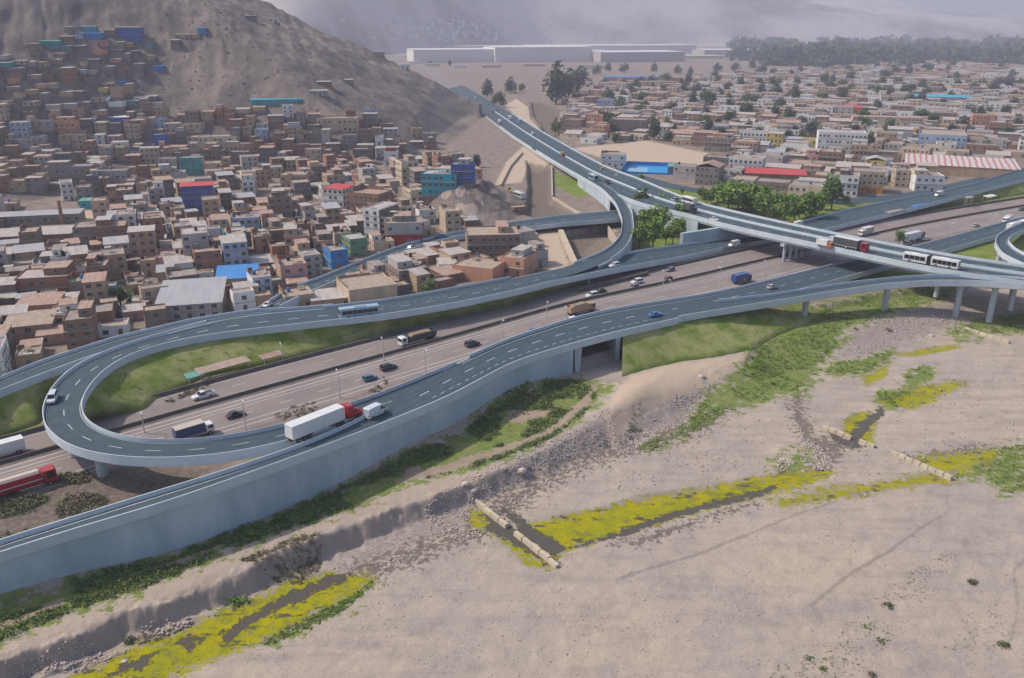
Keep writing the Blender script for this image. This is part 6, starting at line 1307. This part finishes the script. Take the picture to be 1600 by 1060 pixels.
for px, py, h_, w_, lb in ((932, 118, 15, 1.5, 'round dark tree at the left end of the violet roofed warehouse'), (950, 112, 13, 1.4, 'dark tree behind the violet roofed warehouse'), (975, 114, 14, 1.7, 'broad dark tree behind the middle of the violet roofed warehouse'), (1022, 113, 15, 1.3, 'dark tree behind the right end of the violet roofed warehouse'), (1058, 116, 14, 1.6, 'wide dark tree just past the violet roofed warehouse'), (1078, 118, 13, 1.3, 'dark tree second past the violet roofed warehouse'), (1120, 112, 13, 2.0, 'very broad dark tree before the low cream shed'), (1148, 112, 13, 1.8, 'very broad dark tree before the low pale warehouse'), (1175, 108, 13, 1.7, 'dark tree at the near end of the far wood'), (775, 164, 18, 1.2, 'dusty tree leaning over the far queue of traffic'), (815, 143, 12, 1.5, 'low dusty tree at the top of the sandy strip'), (672, 103, 8, 1.6, 'low bush like tree by the far road')): tree(px, py, h_, 'dusty', lb, w_)
rngt = random.Random(5); k_ = 0; TOWNT = []
for _ in range(315):
    px, py = rngt.uniform(930, 1600), rngt.uniform(100, 225)
    if py > 170 and rngt.random() < .4: continue
    q = hit(px, py)
    if q is None or not in_poly(q[0], q[1], RIGHT): continue
    k_ += 1
    tree(px, py, rngt.uniform(10, 20) * np.interp(py, [100, 210], [.75, 1.25]), 'dusty' if rngt.random() < .7 else 'dark', 'x', rngt.uniform(1.1, 2.0), group='trees among the valley town roofs')
    if TREES[-1]['label'] == 'x': TOWNT.append((TREES[-1], px, py))
used = {}
for t, px, py in TOWNT:
    l = min((l for l in LMS if l['p'][0] > 880 and l['p'][1] < 320), key=lambda l: (l['p'][0] - px) ** 2 + 4 * (l['p'][1] - py) ** 2); dx, dy = px - l['p'][0], (py - l['p'][1]) * 2
    look = ('wide ' if t.scale[0] > t.scale[2] * 1.55 else 'narrow ') + ('dark tree' if 'dark' in KIDS[t.name][0].data.materials[0].name else 'dusty tree')
    used.setdefault((look, ('right of' if dx > 0 else 'left of') if abs(dx) > abs(dy) else ('in front of' if dy > 0 else 'behind'), l['short']), []).append((math.hypot(dx, dy), t.name))
for (look, sec, sh), lst in used.items():
    for i, (_, nm) in enumerate(sorted(lst)): bpy.data.objects[nm]['label'] = f'{ORD[min(i, 11)]}{look} among roofs {sec} {sh}'
# the far wood, one mass of crowns
rw = np.random.default_rng(3); allv = []
for _ in range(620):
    px = rw.uniform(1150, 1800); py = rw.uniform(62, 101)
    if px < 1215 and py > 95: continue
    if rw.random() < .25: px = rw.uniform(1205, 1420); py = rw.uniform(92, 103)
    x, y = un(px, py, 0)
    if y > 5200 or y < 1500: continue
    P, C = crown_points(rw, 90, 7, 1, 1, 0); s_ = rw.uniform(16, 34) * (1 if y < 2600 else 1.3); P = P * (s_ * 1.5, s_ * 1.5, s_) + (x, y, 0); allv.append(leaves(P, s_ * .34, rw))
tag(link('far_wood', quads_mesh('far_wood', np.concatenate(allv), [LEAF['dark']])), 'hazy blue wood closing the valley below the mountains', kind='stuff')

# low growth along the wall, the stream and the bank: leaf clumps
def scatter(poly, z, n, rng, avoid=(), thin=True):
    P = np.array(G(poly, z)); out = []; lo, hi = P.min(0), P.max(0)
    tries = 0
    while len(out) < n and tries < 80:
        tries += 1
        c = rng.uniform(lo, hi, (n * 3, 2)); c = c[poly_sd(c[:, 0], c[:, 1], P) > .1]
        for a in avoid: c = c[poly_sd(c[:, 0], c[:, 1], np.array(a)) < .2]
        if thin and n > 100: c = c[vnoise(c[:, 0] * .16, c[:, 1] * .16, 77) > .37]
        out += list(c)
    return np.array(out[:n]) if out else scatter(poly, z, n, rng, (), False)
def clumps(name, label, specs, mats, seed):
    rng = np.random.default_rng(seed); V = []; MI = []
    for pts, r0, r1, hh, nl, sz in specs:
        zz = terrain(pts[:, 0], pts[:, 1]); tone = vnoise(pts[:, 0] * .18, pts[:, 1] * .18, 9)
        for (x, y), z, tn in zip(pts, zz, tone):
            r = rng.uniform(r0, r1); p = rng.normal(size=(nl, 3)); p /= np.linalg.norm(p, axis=1)[:, None]; p *= rng.uniform(.4, 1, (nl, 1)); p[:, 2] = np.abs(p[:, 2])
            p = p * (r, r, r * hh * rng.uniform(.6, 1.3)) + (x, y, z); V.append(leaves(p, sz, rng)); MI.append((rng.random(nl) < tn).astype(int))
    return tag(link(name, quads_mesh(name, np.concatenate(V), mats, np.concatenate(MI))), label, kind='stuff')
rg = np.random.default_rng(11)
VEGS = [p for p, s_ in MASKS['veg']]; BARE = [p for p, s_ in MASKS['bare']]
WALLV = [(0, 938), (150, 898), (250, 866), (400, 818), (550, 755), (640, 712), (725, 672), (800, 615), (850, 597), (895, 592), (930, 608), (930, 635), (860, 688), (800, 710), (725, 736), (650, 750), (550, 792), (500, 810), (400, 846), (300, 888), (200, 928), (100, 962), (0, 1001), (-60, 1030), (-60, 960)]
clumps('bank_undergrowth', 'thick green undergrowth between the tall wall and the dirt track', [(scatter(WALLV, SHELF, 2700, rg, BARE), .3, 1.0, .6, 20, .16), (scatter(WALLV, SHELF, 350, rg, BARE), .8, 1.7, .75, 46, .2)], [LEAF['bank'], LEAF['bank_dark']], 21)
G1 = [(990, 695), (1060, 668), (1085, 640), (1110, 610), (1150, 588), (1182, 562), (1172, 530), (1200, 510), (1250, 497), (1335, 508), (1320, 532), (1292, 555), (1280, 582), (1258, 612), (1230, 617), (1180, 627), (1130, 642), (1080, 677), (1020, 700)]
others = [(scatter(G1, -4.4, 900, rg), .3, 1.0, .5, 16, .2), (scatter([(1155, 575), (1180, 530), (1200, 545), (1215, 575), (1190, 590)], -3.5, 60, rg), .7, 1.6, .8, 40, .22),
          (scatter([(1250, 505), (1300, 480), (1400, 462), (1500, 450), (1480, 470), (1400, 490), (1330, 512)], -2.5, 200, rg), .4, 1.2, .6, 18, .22), (scatter([(1485, 512), (1520, 495), (1610, 485), (1610, 512), (1540, 512)], -3.5, 120, rg), .4, 1.2, .6, 18, .22),
          (scatter([(1560, 700), (1610, 690), (1610, 765), (1570, 770), (1530, 745), (1490, 745), (1500, 732), (1545, 722)], BED, 170, rg), .25, .8, .6, 18, .16), (scatter([(1285, 580), (1300, 565), (1340, 562), (1380, 548), (1398, 543), (1390, 562), (1350, 582)], -4.8, 90, rg), .4, 1.0, .7, 18, .2),
          (scatter([(1365, 622), (1372, 610), (1400, 612), (1415, 585), (1440, 573), (1462, 571), (1455, 592), (1440, 607), (1408, 625), (1400, 640)], BED, 110, rg), .3, .8, .6, 16, .17), (scatter([(400, 1003), (452, 978), (548, 930), (582, 905), (585, 912), (545, 950), (480, 988), (420, 1010)], BED, 420, rg, (), False), .15, .45, .9, 18, .10)]
clumps('stream_vegetation', 'green reeds and bushes growing along the stream', others, [LEAF['bank'], LEAF['lime']], 22)
dry = [(scatter([(1235, 1064), (1290, 1005), (1400, 905), (1480, 855), (1500, 868), (1440, 945), (1385, 1010), (1345, 1064)], BED, 240, rg), .08, .3, .6, 12, .07), (scatter([(1470, 1010), (1500, 960), (1560, 940), (1580, 1010), (1540, 1050)], BED, 70, rg), .06, .25, .6, 12, .07), (scatter([(1190, 1064), (1215, 1040), (1300, 1020), (1310, 1064)], BED, 60, rg), .1, .3, .6, 14, .07), (scatter([(10, 790), (60, 745), (135, 738), (150, 790), (60, 830)], 0, 150, rg), .6, 1.5, .8, 34, .22), (scatter([(350, 900), (420, 872), (470, 850), (505, 852), (500, 880), (470, 902), (430, 922), (380, 938), (345, 950)], -4, 330, rg), .25, .75, .9, 20, .13), (scatter([(195, 1000), (240, 985), (260, 995), (215, 1012)], BED, 30, rg), .3, .6, .8, 20, .12), (scatter([(0, 850), (-40, 775), (60, 750), (140, 735), (170, 790), (80, 820)], 0, 260, rg), .4, 1.2, .8, 20, .2), (scatter([(430, 652), (440, 640), (490, 628), (500, 640), (450, 660)], 0, 40, rg), .4, 1.0, .8, 20, .2), (scatter([(575, 612), (600, 590), (608, 600), (590, 618)], 0, 14, rg), .4, .9, 1.2, 24, .2),
       (scatter([(790, 640), (850, 600), (900, 590), (880, 620), (810, 655)], -2, 60, rg), .4, 1.0, .7, 20, .18), (scatter([(970, 660), (1000, 640), (1010, 655), (985, 680)], -3, 20, rg), .4, .8, .7, 20, .18), (scatter([(235, 640), (300, 606), (330, 590), (335, 600), (270, 630)], 0, 60, rg), .4, 1.1, .8, 20, .2)]
clumps('dry_scrub', 'grey brown dry scrub on the river bank and beside the highway', dry, [LEAF['dry'], LEAF['olive']], 23)
# tufts on the grass slopes
rgs = np.random.default_rng(41); V = []; MI = []
for rows in SLOPES:
    Rw = np.array([r[:-1] for r in rows]); n_ = int(len(rows) * 5)
    for _ in range(n_):
        i, j = rgs.integers(0, len(rows) - 1), rgs.integers(0, Rw.shape[1] - 1); f, g = rgs.random(2); p0 = (Rw[i, j] * (1 - f) + Rw[i + 1, j] * f) * (1 - g) + (Rw[i, j + 1] * (1 - f) + Rw[i + 1, j + 1] * f) * g
        if vnoise(p0[:1] * .12, p0[1:2] * .12, 55)[0] < .45: continue
        k = 12; q = rgs.normal(size=(k, 3)) * (.45, .45, .12); q[:, 2] = np.abs(q[:, 2]); V.append(leaves(p0 + q, .16, rgs)); MI.append((rgs.random(k) < .4).astype(int))
tag(link('grass_tufts', quads_mesh('grass_tufts', np.concatenate(V), [leafmat('tuft', (.12, .165, .03), (.19, .21, .07)), leafmat('tuft_dry', (.24, .235, .11), (.2, .19, .09))], np.concatenate(MI))), 'rough tufts of grass on the ramp slopes', kind='stuff')
# single shrubs on the open river bed
for px, py, w_, k, lb in ((1387, 950, 22, 'dark', 'dark green spiky shrub on the stony bed at the lower right'), (1352, 985, 26, 'lime', 'yellow green shrub beside the dark spiky shrub'), (1376, 1006, 24, 'olive', 'rounded olive shrub below the yellow green shrub'), (1265, 1034, 22, 'green', 'bright green shrub low on the stony bed'), (1266, 1020, 14, 'dry', 'small dry brown shrub just behind the bright green shrub'), (1286, 1047, 16, 'green', 'small green shrub at the lower edge of the stony bed'), (1569, 1012, 24, 'olive', 'olive tussock near the lower right corner'), (1519, 912, 18, 'olive', 'flat olive tussock alone on the pale gravel'), (1408, 938, 16, 'dry', 'dry grey shrub beside the dark spiky shrub'), (1362, 1056, 18, 'dry', 'dry brown shrub cut by the lower edge of the frame'), (1545, 965, 12, 'dry', 'sparse dry tuft near the olive tussock'), (1288, 1032, 12, 'olive', 'low olive tuft beside the bright green shrub'), (905, 1000, 9, 'dry', 'tiny dark tuft alone in the middle of the gravel'), (1102, 938, 7, 'dry', 'tiny dry tuft near the curved track'), (375, 945, 34, 'green', 'big green bush at the foot of the eroded bank'), (1208, 602, 12, 'dark', 'dark bush in the wide green patch'), (1336, 515, 10, 'dry', 'brown bush on the gravel heap below the piers'), (1388, 518, 14, 'dry', 'brown round bush on the gravel below the piers'), (202, 1002, 22, 'olive', 'dull olive bush at the foot of the eroded bank')):
    q = hit(px, py); r = w_ * (q[1] * CP - (q[2] - CH) * SP) / F / 2; rr = np.random.default_rng(int(px)); n = 190
    p = rr.normal(size=(n, 3)); p /= np.linalg.norm(p, axis=1)[:, None]; p *= rr.uniform(.3, 1, (n, 1)); p[:, 2] = np.abs(p[:, 2]) * .8; p[:, 0] *= 1.0 + .3 * np.sin(p[:, 1] * 4)
    t = thing('shrub', lb, 'shrub', (q[0], q[1], q[2] - .02)); link('foliage', quads_mesh('foliage', leaves(p * r, max(.06, r * .17), rr), [LEAF[k], LEAF['olive' if k != 'dry' else 'dry']], (rr.random(n) < .35).astype(int)), t)
    mb = MB(); [mb.tube((0, 0, -.1), tuple(rr.normal(size=3) * (r * .4, r * .4, .05) + (0, 0, r * .6)), .03, .01, 4, cap=False) for _ in range(5)]; mb.build('stem', BARK, t)

# ------------------------------------------------------------------ stones
def stones(name, label, specs, mats, seed):
    rng = np.random.default_rng(seed); t = (1 + 5 ** .5) / 2
    iv = np.array([(-1, t, 0), (1, t, 0), (-1, -t, 0), (1, -t, 0), (0, -1, t), (0, 1, t), (0, -1, -t), (0, 1, -t), (t, 0, -1), (t, 0, 1), (-t, 0, -1), (-t, 0, 1)]) / 1.9
    fi = np.array([(0, 11, 5), (0, 5, 1), (0, 1, 7), (0, 7, 10), (0, 10, 11), (1, 5, 9), (5, 11, 4), (11, 10, 2), (10, 7, 6), (7, 1, 8), (3, 9, 4), (3, 4, 2), (3, 2, 6), (3, 6, 8), (3, 8, 9), (4, 9, 5), (2, 4, 11), (6, 2, 10), (8, 6, 7), (9, 8, 1)])
    V, Fs, MI = [], [], []; n0 = 0
    for pts, s0, s1 in specs:
        zz = terrain(pts[:, 0], pts[:, 1])
        for (x, y), z in zip(pts, zz):
            s = s0 + (s1 - s0) * rng.random() ** 2.5; v = iv * (1 + .28 * rng.normal(size=(12, 1))) * (s, s * rng.uniform(.6, 1), s * rng.uniform(.45, .75)); a = rng.uniform(0, 6.28)
            v = np.stack([v[:, 0] * math.cos(a) - v[:, 1] * math.sin(a), v[:, 0] * math.sin(a) + v[:, 1] * math.cos(a), v[:, 2]], 1) + (x, y, z + s * .15); V.append(v); Fs.append(fi + n0); n0 += 12; MI.append(np.full(20, rng.integers(0, len(mats))))
    V = np.concatenate(V); Fs = np.concatenate(Fs); me = bpy.data.meshes.new(name); me.vertices.add(len(V)); me.vertices.foreach_set('co', V.astype(np.float32).ravel()); me.loops.add(Fs.size); me.loops.foreach_set('vertex_index', Fs.ravel().astype(np.int32)); me.polygons.add(len(Fs)); me.polygons.foreach_set('loop_start', np.arange(0, Fs.size, 3, dtype=np.int32))
    for m in mats: me.materials.append(m)
    me.polygons.foreach_set('material_index', np.concatenate(MI).astype(np.int32)); me.update(); return tag(link(name, me), label, kind='stuff')
ST = [mat('stone_pale', (.56, .49, .44), (.46, .40, .36), 2, .9), mat('stone_grey', (.38, .335, .315), (.31, .275, .26), 2, .9), mat('stone_pink', (.46, .365, .32), (.40, .32, .28), 2, .9)]
rs = np.random.default_rng(17)
open_bed = [(100, 1062), (400, 1010), (600, 905), (760, 850), (860, 890), (960, 855), (1300, 760), (1610, 780), (1610, 1065)]
stones('gravel', 'loose stones strewn over the dry river bed', [(scatter(open_bed, BED, 3000, rs), .03, .19), (scatter([(800, 800), (1000, 770), (1290, 735), (1230, 650), (1100, 670), (900, 735)], BED, 700, rs), .07, .3), (scatter([(1300, 760), (1290, 700), (1400, 640), (1600, 520), (1610, 690)], BED, 800, rs), .08, .35),
       (scatter([(520, 868), (580, 845), (640, 812), (730, 762), (800, 730), (950, 660), (965, 690), (860, 730), (740, 790), (735, 818), (640, 846), (560, 880)], -4.6, 1700, rs), .07, .30), (scatter([(1140, 585), (1090, 605), (1030, 628), (985, 655), (955, 690), (985, 700), (1010, 680), (1070, 650), (1095, 615)], -3, 900, rs), .08, .32), (scatter([(0, 1062), (80, 1035), (250, 975), (340, 950), (330, 966), (240, 1000), (120, 1050)], BED, 650, rs), .08, .38),
       (scatter([(560, 882), (640, 853), (745, 824), (760, 835), (700, 853), (600, 890)], BED, 420, rs), .10, .34), (scatter([(1238, 640), (1260, 690), (1310, 712), (1280, 742), (1250, 720), (1215, 745), (1210, 715), (1250, 700)], BED, 420, rs), .12, .42), (scatter([(1300, 560), (1330, 520), (1400, 498), (1480, 480), (1500, 500), (1420, 535), (1380, 548)], -4.5, 500, rs), .12, .5), (scatter([(810, 790), (880, 745), (1000, 700), (1010, 690), (880, 735), (790, 785)], BED, 300, rs), .1, .34)], ST, 29)
for px, py, s_, lb in ((1096, 590, 1.0, 'pale pinkish boulder on top of the gravel heap'), (815, 737, 1.1, 'big pale boulder among the rubble above the weir'), (740, 768, .8, 'flat grey boulder beside the near end of the weir'), (195, 1035, .55, 'round pale boulder sitting in the yellow duckweed'), (1455, 526, .9, 'pale boulder at the edge of the yellow streak'), (728, 757, .9, 'angular grey boulder at the lip of the dirt track')):
    q = hit(px, py); rr = np.random.default_rng(px); bm_ = bpy.data.meshes.new('boulder'); import bmesh
    b_ = bmesh.new(); bmesh.ops.create_icosphere(b_, subdivisions=3, radius=1)
    for v in b_.verts:
        c_ = np.array(v.co); f = 1 + .35 * fbm(np.array([c_[0] * 3 + px]), np.array([c_[1] * 3 + c_[2] * 5]), 2.2, 3, px % 7)[0]; v.co = v.co * f; v.co.x *= s_; v.co.y *= s_ * .8; v.co.z *= s_ * .6
    b_.to_mesh(bm_); b_.free(); bm_.materials.append(ST[0]); o = link('boulder', bm_, None, (q[0], q[1], q[2] + s_ * .2)); tag(o, lb, 'boulder')

# ------------------------------------------------------------------ weirs, canal walls, lamps, roadside things
def weir(P, label, blocks, gap=()):
    a, b = np.array(un(*P[0], BED + .5)), np.array(un(*P[1], BED + .5)); d = b - a; L = np.linalg.norm(d); hd = math.atan2(d[1], d[0]); t = thing('concrete_weir', label, 'weir', (*((a + b) / 2), BED + .1), hd)
    for k in range(blocks):
        if k in gap: continue
        mb = MB(); x0 = -L / 2 + k * L / blocks; mb.box(x0 + .04, x0 + L / blocks - .04, -.55 + random.uniform(-.08, .08), .55, -1.2, .55 + random.uniform(-.06, .06), top=(.05, .18)); o = mb.build('block', TANC, t); o.rotation_euler = (0, random.uniform(-.01, .01), random.uniform(-.012, .012))
weir([(735, 775), (872, 883)], 'long cracked concrete weir across the stream below the yellow duckweed', 11, (5,)); weir([(1285, 665), (1367, 697)], 'short concrete weir with dark water pouring over it', 7, (4,)); weir([(1393, 705), (1488, 746)], 'concrete weir half buried in gravel with yellow duckweed on both sides', 8); weir([(1508, 512), (1578, 533)], 'low concrete sill below the piers at the right', 6)
def canal_wall(P, z0, z1, label, th=.6):
    t = MB()
    for a, b in zip(P, P[1:]):
        a, b = np.array(un(*a, 0)), np.array(un(*b, 0)); d = b - a; L = np.linalg.norm(d); c = (a + b) / 2; t.box(c[0] - L / 2, c[0] + L / 2, c[1] - th / 2, c[1] + th / 2, z0, z1, rot=math.atan2(d[1], d[0]), org=tuple(c))
    tag(t.build('canal_wall', TANC), label, 'wall')
canal_wall([(862, 262), (863, 310)], -4, 1.6, 'tan concrete canal wall below the overpass'); canal_wall([(864, 311), (908, 338)], -4, 1.2, 'tan canal wall slanting down to the small bridge'); canal_wall([(876, 364), (899, 417)], -4, 1.5, 'thick tan canal wall below the small bridge', 2.2); canal_wall([(950, 357), (968, 384)], -4, 1.2, 'short tan canal wall inside the curved ramp'); canal_wall([(806, 156), (825, 170), (828, 188), (852, 216)], -3, 1.2, 'pale winding canal wall beyond the overpass')
canal_wall([(782, 292), (797, 262), (816, 240)], -1, 1.5, 'dark curving wall along the sandy ground', .8)
LAMPM = mat('lamp_post_paint', (.58, .56, .55), (.5, .48, .47), 2, .5); LAMPG = mat('lamp_glass', (.8, .8, .78), (.7, .7, .7), 2, .3)
def lamp_proto(h):
    mb = MB(); mb.tube((0, 0, 0), (0, 0, h), .15, .09, 8); mb.tube((0, 0, 0), (0, 0, .5), .2, .18, 8); p = mb.mesh('pole', LAMPM)
    mb = MB(); mb.tube((0, 0, h - .15), (1.5, 0, h + .35), .05, .04, 6); a = mb.mesh('arm', LAMPM); mb = MB(); mb.box(1.35, 2.15, -.16, .16, h + .27, h + .42, top=(.1, .05)); l = mb.mesh('lamp_head', LAMPG); return p, a, l
LP = lamp_proto(9.0)
for px, py, ptop, lb in ((226, 677, 640, 'lamp post inside the loop near the white pickup'), (385, 677, 621, 'lamp post in front of the black car inside the loop'), (531, 622, 581, 'lamp post just before the teal blue hatchback'), (600, 564, 531, 'lamp post on the median above the dark off-roader'), (665, 583, 543, 'lamp post beside the riverside ramp ahead of the dark off-roader'), (785, 537, 498, 'lamp post between the dark grey car and the deep blue car'), (854, 497, 470, 'lamp post on the median before the tan tipper truck'), (885, 506, 484, 'lamp post right beside the white off-roader'), (1036, 452, 425, 'lamp post beside the maroon car'), (1047, 474, 441, 'lamp post at the ramp edge below the maroon car'), (1124, 458, 421, 'lamp post to the side of the all blue truck'), (1195, 438, 410, 'lamp post under the edge of the overpass'), (1484, 373, 349, 'lamp post beyond the overpass near the white saloon'), (1552, 349, 335, 'lamp post far along the highway near the small white truck'), (165, 625, 610, 'lamp post on the verge below the grass slope'), (442, 566, 552, 'short lamp post on the grass verge by the low wall')):
    x, y = un(px, py, 0); dep = y * CP + CH * SP; hh = min(max((py - ptop) * dep / F / CP, 5), 11) / 9.3; k = HW.near_px(px, py); t = thing('street_lamp', lb, 'street lamp', (x, y, 0), math.atan2(HW.X[k][1], HW.X[k][0]) + (0 if py % 2 else math.pi), 'street lamps along the old highway'); t.scale = (1, 1, hh)
    for nm, me in zip(('pole', 'arm', 'lamp_head'), LP): link(nm, me, t)
# blue court and open canopies
p = un(1022, 266, 0); t = thing('sports_court', 'blue walled sports court with a bright blue floor beside the overpass', 'sports court', (*p, 0), R(-14)); mb = MB(); mb.box(-19, 19, -17, 17, -.2, .12); mb.box(-16, -4, -10, 8, .12, .126, 1); mb.build('court_floor', [mat('court_blue', (.02, .30, .66), (.03, .26, .58), .4, .6), mat('court_pale', (.25, .45, .62), (.2, .4, .6), .4, .6)], t)
for a in ((-19, 19, -17.2, -17.0), (-19, 19, 17.0, 17.2), (-19.2, -19, -17, 17), (19, 19.2, -17, 17)): mb = MB(); mb.box(*a, 0, 1.1 if a[3] < 0 and a[0] < 0 and a[1] > 0 else 2.6); mb.build('fence', WALLS['bright blue'], t)
def canopy(px, py, w_, d_, yaw, roof, label, h=3.0):
    x, y = un(px, py, 0); t = thing('roadside_canopy', label, 'canopy', (x, y, 0), R(yaw)); mb = MB(); mb.prism([(-d_ / 2, h), (d_ / 2, h + .5), (d_ / 2, h + .6), (-d_ / 2, h + .1)], -w_ / 2, w_ / 2, ax='x'); mb.build('roof', ROOFS[roof], t)
    for sx in (-1, 1):
        for sy in (-1, 1): mb = MB(); mb.tube((sx * (w_ / 2 - .4), sy * (d_ / 2 - .3), 0), (sx * (w_ / 2 - .4), sy * (d_ / 2 - .3), h + (.45 if sy > 0 else .05)), .09, .09, 6); mb.build('post', LAMPM, t)
canopy(1440, 331, 15, 3.6, 33, 'blue', 'blue and white roadside canopy beyond the overpass'); canopy(1398, 341, 12, 3.6, 33, 'dusty', 'dusty roadside canopy next to the blue one'); canopy(1545, 316, 9, 3, 33, 'white', 'white roadside shelter beside the grass slope'); canopy(1512, 323, 6, 1.6, 33, 'pale sheet', 'tan roadside gateway with two posts', 4.5)
canopy(350, 584, 14, 3.4, 42, 'dusty', 'low tan shed roof on the highway verge below the grass slope', 2.2); canopy(305, 598, 4.5, 2.6, 42, 'green', 'small green tarp shelter beside the low tan shed roof', 2); canopy(425, 567, 6, 2.6, 42, 'rusty sheet', 'rusty lean-to at the top of the highway verge', 2)
mb = MB(); a, b = np.array(un(903, 457, 0)), np.array(un(1012, 430, 0)); d = b - a; L = np.linalg.norm(d); c = (a + b) / 2; mb.box(c[0] - L / 2, c[0] + L / 2, c[1] - .4, c[1] + .4, -.5, 1.3, rot=math.atan2(d[1], d[0]), org=tuple(c)); tag(mb.build('kerb_wall', DARKC), 'low brown wall on the verge below the long ramp', 'wall')

# stairway on the hillside, parked and lost between the shacks
mb = MB(); Q = [hit(*p) for p in ((136, 200), (148, 184), (158, 172), (167, 158), (176, 146), (183, 138))]
for a, b in zip(Q, Q[1:]):
    for k in range(6):
        f, g = k / 6, (k + 1) / 6; p = [a[i] * (1 - f) + b[i] * f for i in range(3)]; q = [a[i] * (1 - g) + b[i] * g for i in range(3)]; mb.box(min(p[0], q[0]) - 1.3, max(p[0], q[0]) + 1.3, p[1], q[1] + .2, p[2] - 1.5, (p[2] + q[2]) / 2 + .9)
tag(mb.build('stairway', CONC), 'long pale stairway climbing the hillside between the shacks', 'stairway')
mb = MB(); p = un(98, 350, 0); mb.tube((*p, -.2), (*p, 11), 1.0, .75, 10); tag(mb.build('chimney', WALLS['red brick']), 'brown brick chimney standing beside the long factory shed', 'chimney')

rh = np.random.default_rng(71); HR_ = [hit(rh.uniform(250, 740), rh.uniform(5, 250)) for _ in range(1100)]; HR_ = np.array([(q[0], q[1]) for q in HR_ if q and q[1] < 1200 and q[2] > 6 and free(q[0], q[1], 3)])
stones('hill_rocks', 'dark rocks strewn over the bare hillside', [(HR_[:650], .3, 1.2)], [mat('rock_hill', (.27, .235, .21), (.18, .155, .145), .8, .95), mat('rock_hill_dark', (.19, .165, .15), (.13, .115, .11), .8, .95)], 73)
# ------------------------------------------------------------------ haze over the valley
def build_haze():
    m = bpy.data.materials.new('haze'); m.use_nodes = True; nt = m.node_tree; nt.nodes.clear()
    out = nt.nodes.new('ShaderNodeOutputMaterial'); v = nt.nodes.new('ShaderNodeVolumePrincipled')
    v.inputs['Color'].default_value = (.65, .675, .84, 1); v.inputs['Density'].default_value = HAZE; v.inputs['Anisotropy'].default_value = .15
    nt.links.new(v.outputs[0], out.inputs['Volume'])
    mb = MB(); mb.box(-19000, 19000, -400, 12500, -12, 1000); o = mb.build('haze', m)
    tag(o, 'pale dusty haze filling the valley air', kind='stuff')
HAZE = 0.00021
build_haze()
